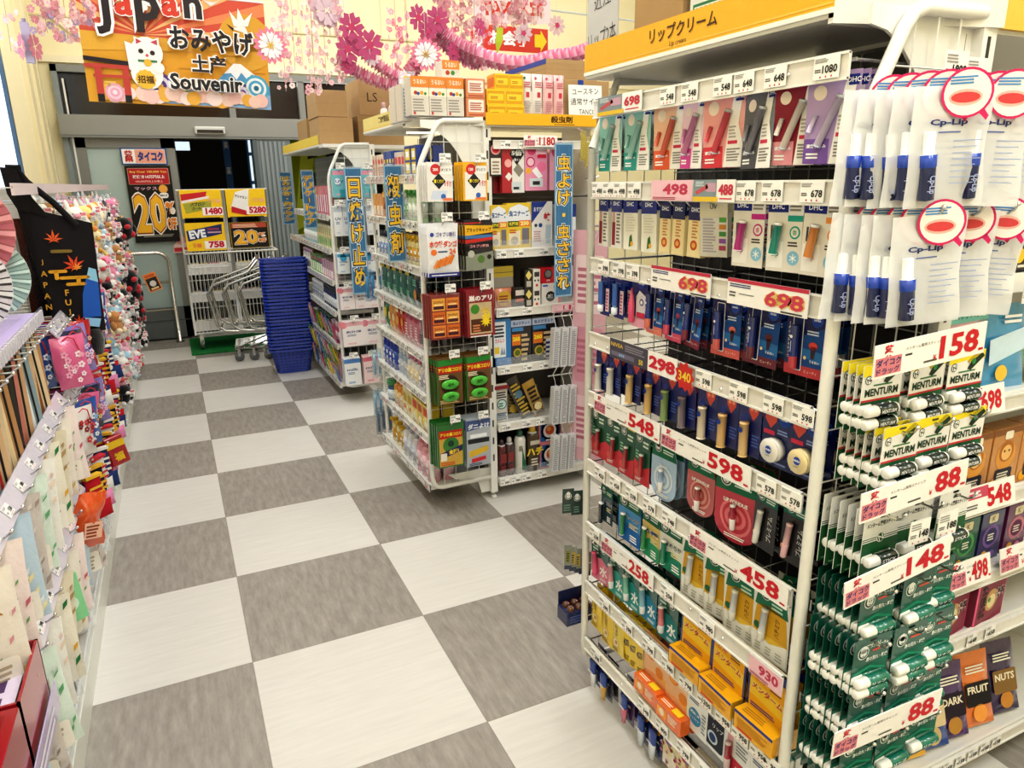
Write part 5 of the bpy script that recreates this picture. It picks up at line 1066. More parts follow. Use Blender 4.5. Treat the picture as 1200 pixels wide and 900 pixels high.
# goods standing on the left face: (kind, depth along y, build)
rg = random.Random(21)
words = ['topmost', 'seventh', 'sixth', 'fifth', 'fourth', 'third', 'second', 'bottom']
def shelf_fill(z, row, specs, unit, x0=.965, far=2.25, near=1.46, deep=2):
    """specs: list of (n, width, fn, name phrase, category); fills from near to far"""
    y = near; c = {}
    for n, w, fn, ph, cat in specs:
        for i in range(n):
            if y+w > far: return
            key = 'sf'+ph; pr = proto(key, fn)
            c[ph] = c.get(ph, 0)+1
            nm = f'{ph}, {ORD[c[ph]-1] if n > 1 else "single"} from the near end, {row} shelf of {unit}' if n > 1 else f'{ph}, {row} shelf of {unit}'
            for d in range(deep):
                pr.put((x0+.075*d, y+w/2, z), (0, 0, -PI/2+rg.uniform(-.06, .06)), nm if d == 0 else f'{ph} behind others on the {row} shelf of {unit}', cat, None if d == 0 else f'{ph} behind, {row} shelf')
            y += w+.004
def B(name, w, h, d, c, *els, **k): return lambda: g_box(name, w, h, d, c, list(els), **k)
def C(*a, **k): return lambda: g_bottle(*a, **k)
def txt(t, x, y, h, c, b=.03, w=None, l=3): return ('t', t, x, y, h, c, l, b, {'w': w} if w else {})
U = 'insect rack'
shelf_fill(1.57, 'top', [(2, .085, B('repellent_box', .082, .13, .05, '#2b3f8c', ('rr', .12, .1, .88, .46, .04, '#f2d648', 1), ('rr', .12, .54, .88, .9, .04, '#f2d648', 1), ('r', .25, .2, .75, .4, '#ffffff', 2), ('r', .25, .62, .75, .82, '#ffffff', 2)), 'blue box with yellow windows', 'box'),
 (3, .05, B('slim_box', .048, .11, .05, '#e8dcd4', ('r', .1, .5, .9, .8, '#d84a4a', 1), ('f', .1, .1, .9, .4, 4, '#8a5a4a', 1)), 'small white and red box', 'box'), (4, .045, B('slim_box', .042, .12, .05, '#2f55a8', ('r', .1, .1, .9, .4, '#e8ecf4', 1), ('r', .2, .55, .8, .7, '#f0d050', 1)), 'small blue box', 'box'),
 (5, .05, B('slim_box', .047, .11, .05, '#eed9c8', ('o', .5, .7, .3, '#c8402c', 1), ('f', .1, .1, .9, .5, 4, '#b0764a', 1)), 'small beige and red box', 'box')], U)
shelf_fill(1.37, 'seventh', [(3, .06, C('spray_bottle', .026, .15, '#b9d6b4', '#3f9a4a', '#e8f0e4', kind='spray'), 'pale green spray bottle', 'spray bottle'), (3, .055, C('spray_bottle', .024, .14, '#d8e8ec', '#eef2f2', '#8fc08a', kind='spray'), 'clear white spray bottle', 'spray bottle'),
 (3, .07, B('repellent_box', .066, .13, .05, '#d9823a', ('o', .5, .45, .3, '#7a3a1c', 1), ('r', 0, .8, 1, 1, '#e9b45a', 1)), 'orange and brown box', 'box'), (4, .06, B('repellent_box', .055, .12, .05, '#e9a45c', ('r', .1, .1, .9, .5, '#f6e2c4', 1)), 'light orange box', 'box')], U)
shelf_fill(1.17, 'sixth', [(4, .055, C('spray_bottle', .024, .15, '#efe2a4', '#e2b62a', '#d8a832', kind='spray'), 'yellow spray bottle', 'spray bottle'), (3, .06, C('squeeze_bottle', .026, .14, '#f2f2ee', '#6a2f2a', '#d84a54'), 'white bottle with brown cap', 'bottle'), (5, .06, C('squeeze_bottle', .026, .13, '#e9ecef', '#27364a', '#7a92c0'), 'white bottle with dark cap', 'bottle')], U)
tl = [('t', '虫', .5, .62, .14, '#cfe8dc', 2, .02), ('f', .25, .2, .75, .4, 4, '#8fc8ae', 1), ('r', .2, .8, .8, .9, '#c9b04a', 1)]
shelf_fill(.97, 'fifth', [(2, .1, lambda: g_pouch('dark_pouch', .1, .17, .03, '#12303a', [('o', .5, .35, .25, '#c98a4a', 1), ('f', .2, .6, .8, .8, 3, '#7ac0a8', 1)]), 'near black pouch', 'pouch'), (5, .11, lambda: g_pouch('teal_pouch', .11, .175, .03, '#0f6a5c', tl), 'dark teal pouch', 'pouch')], U)
shelf_fill(.77, 'fourth', [(2, .06, lambda: g_pouch('grey_pouch', .07, .17, .03, '#a8a4ac', [('f', .2, .2, .8, .5, 4, '#5a5660', 1), ('o', .5, .7, .25, '#d8a0b4', 1)]), 'grey pouch', 'pouch'), (3, .075, lambda: g_pouch('pink_pouch', .075, .175, .03, '#d88a9c', [('f', .2, .2, .8, .6, 5, '#f6dfe4', 1), ('r', .2, .7, .8, .8, '#b8405a', 1)]), 'pink pouch', 'pouch'),
 (2, .075, lambda: g_pouch('red_pouch', .075, .17, .03, '#c8402c', [('o', .5, .5, .3, '#f0b05a', 1), ('r', .2, .75, .8, .85, '#f4e0b0', 1)]), 'red orange pouch', 'pouch'), (2, .07, lambda: g_pouch('orange_pouch', .075, .17, .03, '#e6a04a', [('o', .5, .5, .3, '#f6e0b4', 1)]), 'orange pouch', 'pouch'), (2, .07, lambda: g_pouch('green_pouch', .075, .17, .03, '#2f8a54', [('r', .2, .4, .8, .7, '#e9d24a', 1)]), 'green and yellow pouch', 'pouch')], U)
shelf_fill(.57, 'third', [(2, .065, C('squeeze_bottle', .028, .15, '#e8e4ea', '#f4f2f2', '#b8b4c4'), 'grey white bottle', 'bottle'), (3, .06, C('squeeze_bottle', .028, .15, '#f2efef', '#d8789c', '#f4e2b4'), 'white bottle with pink cap', 'bottle'), (3, .06, C('squeeze_bottle', .027, .14, '#a9bcd4', '#e4e8ee', '#dce4f0', kind='flat'), 'pale blue bottle', 'bottle'), (4, .06, C('tube_bottle', .027, .17, '#1f3fa8', '#1a3488', '#2f58c8', neck=.9, capf=.15), 'deep blue tube', 'tube')], U)
shelf_fill(.37, 'second', [(3, .08, B('yellow_box', .076, .14, .06, '#e9cf4a', ('r', .1, .6, .9, .9, '#d8583a', 1), ('o', .5, .3, .3, '#f6efc8', 1), ('f', .1, .1, .9, .2, 2, '#8a5a2c', 2)), 'yellow box with red band', 'box'), (2, .08, B('yellow_box', .076, .15, .06, '#efe3a0', ('r', .1, .5, .9, .8, '#c8a83a', 1), ('o', .5, .3, .2, '#e87a3a', 1)), 'cream yellow box', 'box'), (3, .06, C('squeeze_bottle', .028, .15, '#ea9a3c', '#f0b45a', '#f6d9a0'), 'orange bottle', 'bottle'), (2, .09, C('wide_jar', .042, .12, '#3f6a8c', '#2f8a4a', '#d8e4ec', neck=.95), 'blue jar with green lid', 'jar')], U)
shelf_fill(.12, 'bottom', [(3, .075, C('pump_bottle', .033, .2, '#eaa9b8', '#e08aa0', '#f2c8d2', neck=.5), 'pink bottle', 'bottle'), (3, .075, C('pump_bottle', .032, .19, '#e6e6ec', '#b8bcc8', '#cfd4e0', neck=.5), 'white and grey bottle', 'bottle'), (4, .08, C('spray_pack', .035, .18, '#f2d820', '#f4f2ea', '#f8ee9a', kind='spray', els=[('r', .1, .5, .9, .85, '#3a3a3a', 1), ('f', .1, .1, .9, .4, 3, '#c89a1a', 1)]), 'yellow spray bottle', 'spray bottle')], U, deep=2)
# clear blue tubes hooked at the far end of this rack
for j, (x, y, z, c) in enumerate([(.9, 2.33, 1.07, '#3a8ec0'), (.91, 2.33, .62, '#9fc3d4'), (.9, 2.33, .38, '#8fb4cc'), (.91, 2.33, .27, '#5a6f88')]):
    for k in range(3):
        m = MB(); m.pillow(.035, .17, .02, c, 'haze', 4, 6, .06); m.lathe([(.008, -.15), (.009, -.03)], c, 'gloss', 8); tag(m.build('hanging_strip_pack', None, (x+.035*k, y+.02*(k % 2), z), (0, 0, R(-30))), 'clear pack with bluish content hooked at the far end of the insect rack', 'pack', 'bluish packs at the far end of the insect rack')
# ---- end net goods
def N1(): return g_card('mite_trap_pack', .112, .148, '#ece9e4', [('o', .33, .88, .2, '#d2373a', 1), ('t', '200', .33, .88, .08, '#ffffff', 2, .03), ('rr', .52, .76, .98, .98, .03, '#f6f4f0', 1), ('t', 'ダニ捕り', .74, .87, .08, '#2a2a2c', 2, .02, {'w': .4}), ('p', [(.45, .78), (.72, .56), (.45, .34), (.18, .56)], '#26262a', 2), ('to', '置くだけ', .45, .56, .1, '#f0d838', '#26262a', 3, .03, .05, {'w': .38}), ('t', '1個', .82, .5, .16, '#d84a54', 2, .02), ('p', [(.1, .06), (.6, .06), (.8, .3), (.2, .3)], '#cdd6e6', 1), ('o', .62, .14, .1, '#3a6ab8', 2), ('r', .6, .02, .98, .1, '#e8825a', 3)])
def N2():
    return g_card('mite_trap_pack', .112, .148, '#f0b52a', [('r', .08, .04, .94, .8, '#ece9e4', 1), ('o', .33, .88, .2, '#d2373a', 2), ('t', '120', .33, .88, .08, '#ffffff', 3, .03), ('rr', .52, .76, .98, .98, .03, '#f6f4f0', 2), ('t', 'ダニ捕り', .74, .87, .08, '#2a2a2c', 3, .02, {'w': .4}), ('p', [(.45, .78), (.72, .56), (.45, .34), (.18, .56)], '#26262a', 3), ('to', '置くだけ', .45, .56, .1, '#f0d838', '#26262a', 4, .03, .05, {'w': .38}), ('t', '1個', .82, .5, .16, '#d84a54', 3, .02), ('r', .5, .04, .94, .1, '#e8825a', 3), ('o', .62, .16, .1, '#3a6ab8', 3)])
def N3():
    m = MB(); w, h = .145, .225; m.pillow(w, h, .022, '#e9e9ec', 'foil', 6, 8, .06); m.frame((-w/2, -.0115, -h), w=w, h=h); draw(m, [('r', .02, .0, .98, .08, '#3a3f8a', 1), ('r', .1, .025, .9, .045, '#e9e9ec', 2), ('o', .16, .8, .06, '#3a4aa0', 1), ('t', 'ゴキブリ誘引', .58, .8, .09, '#4a3a78', 1, .02, {'w': .6}), ('t', 'ホウ酸ダンゴ', .5, .62, .13, '#d8502c', 1, .05, {'w': .86}), ('o', .2, .47, .09, '#e8762c', 1), ('r', .33, .465, .62, .49, '#2a3a6a', 1), ('t', '24', .78, .48, .1, '#e06a24', 1, .04)]+[('p', [(.15+.09*i, .18+.015*i), (.27+.09*i, .16+.015*i), (.4+.09*i, .30+.02*i), (.3+.09*i, .33+.02*i)], ['#e8924a', '#d97a34'][i % 2], 2+i % 2) for i in range(6)])
    return m.build('bait_bag')
def N4(): return g_card('trap_cap_pack', .132, .205, '#25201f', [('p', [(0, .72), (1, .78), (1, .92), (0, .95)], '#e8b22c', 1), ('t', 'ブラックキャップ', .5, .84, .09, '#1c1a1a', 2, .03, {'w': .9}), ('r', 0, .66, 1, .73, '#4a7ab0', 1), ('p', [(0, .56), (1, .62), (1, .68), (0, .64)], '#c8332c', 2), ('p', [(0, .4), (1, .5), (1, .6), (0, .52)], '#1c1a1a', 1), ('t', 'ゴキブリ駆除', .5, .5, .07, '#e8a0a8', 3, .02, {'w': .7}), ('p', [(0, 0), (1, 0), (1, .38), (0, .3)], '#8a8f80', 1), ('o', .2, .34, .12, '#b8b8ac', 2), ('o', .55, .22, .13, '#5a7a3a', 2), ('o', .85, .26, .08, '#2a2420', 3), ('r', 0, .97, .6, 1, '#c8332c', 2)], d=.02)
def N5():
    m = MB(); w, h = .135, .2; m.box(-w/2, w/2, 0, .02, -h, 0, '#8a3a34', 'gloss', b=.001); m.frame((-w/2, 0, -h), w=w, h=h)
    for a in range(2):
        for b2 in range(3): m.r(.04+.48*a, .05+.3*b2, .48+.48*a, .32+.3*b2, ['#e0843a', '#d8702c', '#e9a84a'][(a+b2) % 3], 1); m.t('コンバット', .26+.48*a, .24+.3*b2, .06, '#2a1a1c', 3, .04, w=.36); m.r(.08+.48*a, .08+.3*b2, .44+.48*a, .15+.3*b2, '#4a2430', 2); m.r(.12+.48*a, .165+.3*b2, .4+.48*a, .19+.3*b2, '#f6e2a8', 2)
    return m.build('roach_bait_pack')
def N6(): return g_card('ant_killer_pack', .134, .205, '#8c1f2c', [('t', '巣のアリ', .5, .86, .13, '#f2e8e4', 2, .05, {'w': .84}), ('r', .1, .06, .9, .76, '#c8b08a', 1), ('r', .14, .1, .86, .4, '#5a3424', 2), ('o', .3, .62, .16, '#4a8a34', 3), ('s', .68, .34, .22, .1, 10, '#f2d22a', 4), ('t', '全滅', .68, .52, .2, '#f2d22a', 5, .05, {'rot': PI/2, 'w': .4}), ('f', .2, .12, .5, .3, 3, '#d88a5a', 3), ('f', .1, .0, .9, .05, 1, '#f2e8e4', 2)], d=.02)
def N7():
    o = g_card('ant_bait_pack', .124, .21, '#6a4a22', [('p', [(0, .86), (1, .9), (1, 1), (0, 1)], '#2f8a3a', 1), ('r', 0, .7, 1, .86, '#b8281e', 2), ('t', 'アリの巣コロリ', .5, .78, .1, '#f2d83a', 3, .05, {'w': .9}), ('f', .08, .58, .5, .68, 3, '#f2e4c8', 2), ('r', .0, .0, .06, 1, '#2f6a2a', 2), ('o', .5, .44, .36, '#3a2412', 1), ('f', .1, .03, .9, .12, 3, '#d8c88a', 2)], d=.004)
    ks = []
    for z in (-.115, -.172):
        b = MB(); b.T = Matrix.Translation((0, -.006, z)); b.lathe([(0, -.006), (.036, -.006), (.043, 0), (.043, .006)], '#4fb83a', 'gloss', 16, axis='y', sy=.55); b.frame((-.03, -.0068, -.012), w=.06, h=.024); b.t('全滅', .5, .5, .7, '#1f6a1c', 1, .04, w=.5); ks.append(b.build('bait_station', o))
    return reg(o, *ks)
def N8(): return g_card('ant_granule_pack', .13, .21, '#2a6a2c', [('r', .06, .03, .94, .8, '#c8a24a', 1), ('r', .06, .68, .94, .86, '#b8281e', 2), ('t', 'アリの巣コロリ', .5, .77, .09, '#f2d83a', 3, .04, {'w': .8}), ('o', .5, .52, .3, '#3f7a3a', 2), ('o', .5, .55, .12, '#1f3a2a', 3), ('p', [(.08, .2), (.94, .36), (.94, .5), (.08, .34)], '#2a2a5a', 4), ('t', '全滅!', .6, .36, .11, '#f2d22a', 5, .05, {'rot': .1}), ('rr', .1, .16, .34, .34, .03, '#e8e0d0', 5), ('f', .1, .05, .9, .14, 2, '#c8502c', 3)], d=.016)
def N9(): return g_card('spray_refill_pack', .122, .23, '#a9b0b8', [('p', [(0, .78), (1, .84), (1, 1), (0, 1)], '#4a5a8a', 1), ('t', 'ダニよけ', .5, .87, .12, '#dfe4ee', 2, .05, {'w': .9}), ('r', .05, .5, .95, .6, '#2a2c30', 1), ('p', [(.1, .2), (.9, .3), (.9, .42), (.1, .34)], '#d8b23a', 1), ('r', .15, .62, .85, .7, '#e8ecf0', 1), ('p', [(.2, .08), (.8, .12), (.8, .2), (.2, .17)], '#c8323c', 2), ('f', .1, .02, .9, .08, 2, '#3a4a6a', 2)], d=.014)
NET = [(1.612, [(.986, N1, 'white insect trap pack reading 200, upper left'), (1.145, N2, 'yellow edged insect trap pack reading 120, upper right')]),
       (1.374, [(.985, N3, 'white bait bag with orange sticks printed on it'), (1.155, N4, 'black and yellow trap pack')]),
       (1.071, [(.988, N5, 'orange roach bait pack'), (1.153, N6, 'dark red ant killer pack')]),
       (.776, [(.995, N7, 'ant bait pack with green stations, left'), (1.135, N7, 'ant bait pack with green stations, right')]),
       (.470, [(.988, N8, 'green and yellow ant granule pack'), (1.128, N9, 'silver and blue refill pack')])]
for z, L in NET:
    for x, fn, ph in L:
        pr = proto('mn'+fn.__name__, fn); hook(MID, (x, 1.42, z-.006), .14, (0, 0, 0))
        hangrow(pr, x, 1.30, z, 4, .022, (0, 0, 0), ph+', front one on the insect rack net', ph+', behind on the insect rack net', 'insect product', None, dirv=(-.18, 1, 0), swing=.015)
        small_card('798', (x+.02, 1.285, z+.028), f'small price label above the {ph.split(",")[0]}'+(' on the left' if 'left' in ph else ' on the right' if 'right' in ph else ''), .05, .036)
# ---- shelves facing the camera (right half)
MR = root_at0('end_shelf_unit', 'white end shelves with insect spray and traps, right of the curved net')
y0, y1 = 1.40, 1.70
m = MB(); m.box(1.27, 1.80, y1, y1+.015, .05, 1.75, '#4e4843', 'paint'); m.build('back_panel', MR)
for z in (.1, .39, .68, .96, 1.235): shelf(MR, 1.272, 1.79, y0, y1, z, 'f', fence=True)
m = MB(); m.box(1.79, 1.81, y0+.02, y1, .0, 1.78, WH, 'paint'); m.build('upright', MR)
m = MB(); m.box(1.24, 1.80, y0, y1, 1.775, 1.79, '#e4e2da', 'paint'); m.build('canopy_shelf', MR)
m = MB(); m.box(1.24, 1.80, y0-.012, y0-.004, 1.782, 1.832, '#f0b62c', 'print'); m.frame((1.24, y0-.0122, 1.782), w=.56, h=.05); m.t('殺虫剤', .67, .55, .6, '#4a2c14', 1, .03, w=.2); m.fine(.6, .1, .8, .2, 1, '#6a4a20', 1); m.build('fascia_sign', MR)
for z, L in [(.085, [(1.30, '680'), (1.36, '980'), (1.42, '980'), (1.51, '458')]), (.375, [(1.31, '1280'), (1.42, '1280'), (1.5, '580')]), (.665, [(1.31, '798'), (1.43, '980'), (1.52, '980')]), (.945, [(1.31, '1280'), (1.43, '1280')]), (1.22, [(1.30, '980'), (1.39, '980'), (1.52, '1280')]), (1.70, [(1.33, '998'), (1.42, '1180')])]:
    r = rail_front(MR, 1.272, 1.79, y0-.008, z, .036)
    for x, s in L: price_tag(r, s, (x, -.007, 0), (0, 0, 0), .05, .036)
tag(promo('1180', .17, .05, 'w').build('sale_price_card', None, (1.5, 1.375, 1.715)), 'white and red sale card reading 1180 under the yellow insect header', 'price card')
tag(promo('1180', .2, .04, 'k').build('sale_price_card', None, (1.66, 1.375, .945)), 'pinkish sale strip reading 1180 below the blue hanging sign', 'price card')
def MRp(o, x, z, lb, y=1.43, rot=(0, 0, 0), cat='insect product', g=None): return place(o, (x, y, z), rot, lb, cat, g)
hb = MB(); hb.bar((1.27, 1.43, 1.71), (1.79, 1.43, 1.71), .003, '#c8c8c8', 'metal'); hb.bar((1.27, 1.43, 1.47), (1.79, 1.43, 1.47), .004, '#3a3a3a', 'paint'); hb.build('hook_bar', MR)
R1 = g_card('repellent_pack', .112, .215, '#b3242e', [('p', [(.45, 0), (1, 0), (1, 1), (.62, 1), (.45, .6)], '#e9e6e2', 1), ('p', [(.66, 1), (.99, .78), (.66, .56), (.34, .78)], '#1c1a1c', 2), ('t', '5倍', .66, .81, .12, '#f2f0ee', 3, .05, {'w': .46}), ('t', '効く!', .66, .67, .06, '#f2f0ee', 3, .03), ('p', [(.72, .6), (.97, .45), (.76, .32), (.5, .47)], '#8f8a80', 3), ('p', [(.3, .42), (.46, .34), (.3, .24), (.14, .33)], '#e9e6e2', 2), ('o', .28, .6, .16, '#e8a8a4', 2), ('r', .42, .05, .86, .22, '#cfd8dc', 3), ('r', .5, .07, .76, .12, '#2c2e30', 4)], d=.03)
MRp(R1, 1.375, 1.707, 'red and white repellent pack with black diamond reading 5', 1.405)
for i in range(3): MRp(g_card('repellent_pack', .112, .215, '#8c1c26', [], d=.02), 1.35-.004*i, 1.705, 'dark red repellent pack behind the red and white one', 1.45+.03*i, g='dark red packs behind the red and white pack')
MRp(g_card('pink_repellent_pack', .115, .21, '#e89ab8', [('o', .3, .85, .2, '#d8507c', 1), ('o', .72, .82, .24, '#f2c4d4', 1), ('rr', .55, .68, .95, .76, .04, '#d2284a', 2), ('o', .25, .6, .2, '#c8286a', 2), ('o', .25, .6, .15, '#f2c4d4', 3), ('p', [(.3, .42), (.5, .5), (.8, .3), (.6, .25)], '#f4f0f2', 3), ('o', .15, .42, .12, '#f0b03a', 3), ('o', .75, .5, .2, '#e878a0', 1), ('r', .2, .08, .8, .26, '#cfd4d8', 3), ('r', .34, .12, .66, .2, '#2c2e30', 4)], d=.03), 1.492, 1.71, 'pink repellent pack under the yellow insect header', 1.405)
MRp(g_card('pink_repellent_pack', .11, .21, '#e8a8c0', [('o', .3, .8, .2, '#d8507c', 1)], d=.03), 1.62, 1.71, 'pink repellent pack partly behind the blue hanging sign', 1.41)
MRp(g_card('small_repellent_card', .06, .14, '#2a2024', [('o', .5, .82, .4, '#e8a4ac', 1), ('o', .5, .82, .28, '#d2384a', 2), ('r', .1, .05, .9, .55, '#ece6dc', 1), ('f', .2, .1, .8, .5, 4, '#9a8a7a', 2)], d=.01), 1.290, 1.706, 'small card with red round mark beside the net post', 1.405)
q0 = [('p', [(.0, .72), (.12, .9), (.5, .98), (.88, .9), (1, .72), (1, .62), (0, .62)], '#e6e9ee', 1), ('t', '虫コナーズ', .5, .78, .13, '#3a5a94', 3, .04, {'w': .86}), ('r', .04, .5, .48, .62, '#2a3a20', 2), ('t', '玄関用', .26, .56, .08, '#e9e04a', 3, .03, {'w': .38}), ('r', .5, .5, .96, .63, '#e8762c', 2), ('t', '250', .73, .565, .09, '#f8ee9a', 3, .05, {'w': .36}), ('p', [(.06, .1), (.55, .1), (.55, .42), (.06, .36)], '#e9dcc4', 1), ('r', .62, .12, .92, .46, '#7a7480', 2), ('f', .1, .36, .5, .46, 2, '#c8582c', 2), ('o', .3, .2, .16, '#b8b0a4', 3)]
MRp(g_box('insect_strip_box', .085, .205, .05, '#e2c238', q0), 1.300, 1.235, 'yellow and white insect strip box next to the net, upper shelf')
MRp(g_box('insect_strip_box', .122, .212, .05, '#e2c238', q0), 1.402, 1.235, 'wide yellow and white insect strip box reading 250')
MRp(g_box('mosquito_box', .11, .215, .05, '#ece8e6', [('p', [(0, .55), (0, 1), (.75, 1)], '#2a3f8c', 1), ('t', 'おすだけ', .35, .84, .1, '#e6e9f0', 2, .02, {'w': .5}), ('t', '蚊', .74, .68, .17, '#d23a44', 2, .05), ('o', .2, .5, .07, '#3a3f4a', 2), ('o', .42, .5, .09, '#27508c', 2), ('f', .1, .15, .55, .4, 5, '#c8a0a0', 1), ('r', .68, .1, .92, .5, '#b9cbd6', 2)]), 1.522, 1.235, 'white mosquito box with navy corner')
MRp(g_box('mosquito_box', .11, .2, .05, '#dfe3ea', [('r', 0, .7, 1, 1, '#2a3f8c', 1)]), 1.65, 1.235, 'white and blue box behind the blue hanging sign')
MRp(g_box('odd_box', .105, .1, .05, '#8f8a80', [('r', 0, .5, 1, 1, '#b8a03a', 1), ('r', .0, .7, 1, .73, '#5a5040', 2)]), 1.325, 1.06, 'gold and grey box on top of the round patterned pack', 1.45)
MRp(g_pouch('round_pack', .09, .1, .03, '#d88a6a', [('o', .5, .5, .4, '#c8a23a', 1), ('f', .2, .3, .8, .7, 3, '#8a3a2a', 2)]), 1.325, .96, 'round patterned pack below the gold box', 1.43)
MRp(g_box('black_jar_box', .056, .1, .05, '#1c1a1c', [('r', .1, .6, .9, .85, '#d8d0c4', 1), ('r', .15, .3, .85, .45, '#c8582c', 1)]), 1.402, .96, 'small black box with white label, fourth shelf')
for k in range(2):
    MRp(g_box('diamond_box', .042, .09, .05, '#26221f', [('p', [(.5, .95), (.9, .7), (.5, .45), (.1, .7)], '#e2cf7a', 1), ('r', .2, .1, .8, .4, '#b9b4a8', 1)]), 1.455-.01, .96+.09*k, 'small dark box with gold diamond, '+['lower of two', 'upper of two'][k], 1.42)
    MRp(g_box('face_box', .038, .09, .05, '#ece6dc', [('r', .15, .6, .85, .85, '#4a4644', 1), ('r', .15, .35, .35, .45, '#1c1a1a', 1), ('r', .6, .35, .8, .45, '#1c1a1a', 1), ('o', .5, .15, .18, '#d8502c', 1)]), 1.488, .96+.09*k, 'narrow cream box with dark print, '+['lower of two', 'upper of two'][k], 1.42)
MRp(g_box('red_trap_box', .078, .075, .06, '#d2262e', [('o', .5, .58, .3, '#3a3436', 1), ('o', .5, .6, .22, '#8a8480', 2), ('t', 'ゴキ', .5, .18, .14, '#ffffff', 2, .03)]), 1.552, 1.068, 'bright red trap box on top of a white box', 1.43)
MRp(g_box('white_trap_box', .105, .108, .06, '#ece6e2', [('r', .85, 0, 1, 1, '#d8848c', 1), ('o', .45, .4, .24, '#1f1d1f', 1), ('t', '3個', .45, .42, .2, '#f0ece8', 2, .03), ('o', .75, .82, .14, '#c8823a', 2), ('r', .05, .85, .3, .93, '#3a5ac0', 1)]), 1.57, .96, 'white trap box with black circle reading 3', 1.43)
MRp(g_box('cream_box', .09, .075, .06, '#e9e2d4', [('f', .2, .3, .8, .6, 2, '#b8a890', 1)]), 1.645, 1.068, 'cream box right of the bright red trap box', 1.43)
MRp(g_box('blue_net_box', .1, .235, .04, '#2f7fc0', [('rr', .08, .2, .72, .94, .04, '#e9eef2', 1), ('f', .12, .62, .66, .9, 4, '#3a4048', 2), ('t', 'カメムシ', .4, .55, .09, '#d8586a', 2, .03, {'w': .5}), ('r', .12, .28, .36, .42, '#e9c83a', 2), ('p', [(.42, .25), (.5, .42), (.6, .25)], '#8fa0b0', 2), ('p', [(.56, .25), (.62, .42), (.7, .25)], '#8fa0b0', 2)]), 1.305, .68, 'blue and white box, tall, third shelf')
for k in range(2):
    MRp(g_box('hanging_repellent_box', .108 if k == 0 else .125, .23, .04, '#23202a', [('r', 0, .82, 1, .96, '#b8c4dc', 1), ('t', '虫よけネット', .5, .89, .08, '#3a4a7a', 2, .03, {'w': .85}), ('r', .04, .72, .6, .8, '#4a8ac0', 1), ('r', .04, .42, .46, .66, '#d8762c', 1), ('t', '260', .25, .56, .1, '#f8e23a', 2, .05, {'w': .36}), ('o', .3, .26, .2, '#c8a83a', 1), ('o', .3, .26, .14, '#5a6a2a', 2), ('f', .5, .08, .9, .7, 6, '#c9b08a', 1)]+([('r', .6, .05, .9, .5, '#dfe4ea', 2)]+[('r', .6, .08+.1*i, .9, .13+.1*i, '#2a3a7a', 3) for i in range(4)] if k else [])), 1.41+.122*k, .68, ['dark hanging repellent box reading 260, left of two', 'dark hanging repellent box reading 260 with striped figure'][k])
MRp(g_box('hanging_repellent_box', .09, .23, .04, '#2b2430', [('o', .5, .5, .3, '#c8582c', 1)]), 1.655, .68, 'dark repellent box at the right end of the third shelf')
MRp(g_pouch('oval_label_pack', .082, .2, .04, '#ded8d0', [('rr', .05, .88, .95, .98, .05, '#8c2f34', 1), ('f', .15, .66, .85, .84, 3, '#3a3c3c', 1), ('o', .5, .5, .32, '#2a6a6a', 1), ('o', .5, .5, .26, '#c8dcd4', 2), ('f', .3, .44, .7, .56, 2, '#2a6a6a', 3), ('f', .15, .1, .85, .3, 4, '#5a7a9a', 1)], mat='gloss'), 1.300, .39, 'white pack with teal oval label, second shelf')
for k in range(3): MRp(g_pouch('dark_pouch', .1, .16, .03, '#241f1a', [('f', .15, .2, .85, .8, 6, '#8a7434', 1), ('o', .4, .3, .2, '#b8963a', 2)]), 1.385+.04*k, .39, 'dark gold printed pouch leaning on the second shelf', 1.46, (R(-10), R(8), 0), g='dark gold pouches on the second shelf')
MRp(g_pouch('dark_pouch', .07, .23, .03, '#2a241c', [('f', .15, .1, .85, .9, 9, '#b89a3a', 1), ('o', .5, .6, .3, '#5a7a8a', 2)]), 1.45, .40, 'tall dark pouch tilted left on the second shelf', 1.43, (0, R(-24), 0))
MRp(g_pouch('dark_pouch', .07, .2, .03, '#a8832c', [('f', .15, .1, .85, .9, 7, '#2a241c', 1), ('o', .5, .3, .3, '#e8d8a8', 2)]), 1.52, .40, 'gold pouch tilted left on the second shelf', 1.42, (0, R(-22), 0))
for i, (x, c, cp, r, h) in enumerate([(1.302, '#5a1f22', '#3a1518', .025, .2), (1.345, '#4a3236', '#c9c4c0', .024, .205), (1.405, '#dcd8cf', '#1f5a3c', .03, .235), (1.475, '#4a3a24', '#e2b42a', .033, .25)]):
    els = [('p', [(.45, 0), (1, 0), (.5, .9)], '#2a6a48', 1), ('r', .1, .75, .5, .95, '#8a8478', 1)] if i == 2 else ([('t', 'ハチ', .5, .6, .3, '#e9c83a', 2, .05), ('f', .1, .1, .9, .4, 3, '#d8d0c0', 2), ('r', .0, .85, 1, 1, '#c8c0b0', 1)] if i == 3 else [])
    MRp(g_can('spray_can', r, h, c, cp, '#8a3a3a', els), x, .1, f'{["dark red", "brown grey", "white and green", "brown and yellow"][i]} insect spray can on the bottom end shelf', cat='spray can')
coil = [('r', .06, .08, .94, .92, '#1f6ab0', 1), ('s', .5, .52, .46, .38, 12, '#1f6ab0', 1), ('o', .48, .52, .3, '#e9e6ea', 2), ('o', .48, .54, .2, '#d85a3a', 3), ('o', .44, .6, .1, '#e8a04a', 4), ('t', '蚊取線香', .92, .5, .12, '#5a2a4a', 3, .03, {'rot': PI/2, 'w': .8*.14*5}), ('f', .3, .1, .7, .18, 1, '#ffffff', 2)]
MRp(g_box('mosquito_coil_box', .135, .14, .1, '#d8848c', coil, side='#c9a0a0'), 1.582, .1, 'square blue and pink coil box, lower of two', 1.47, cat='box')
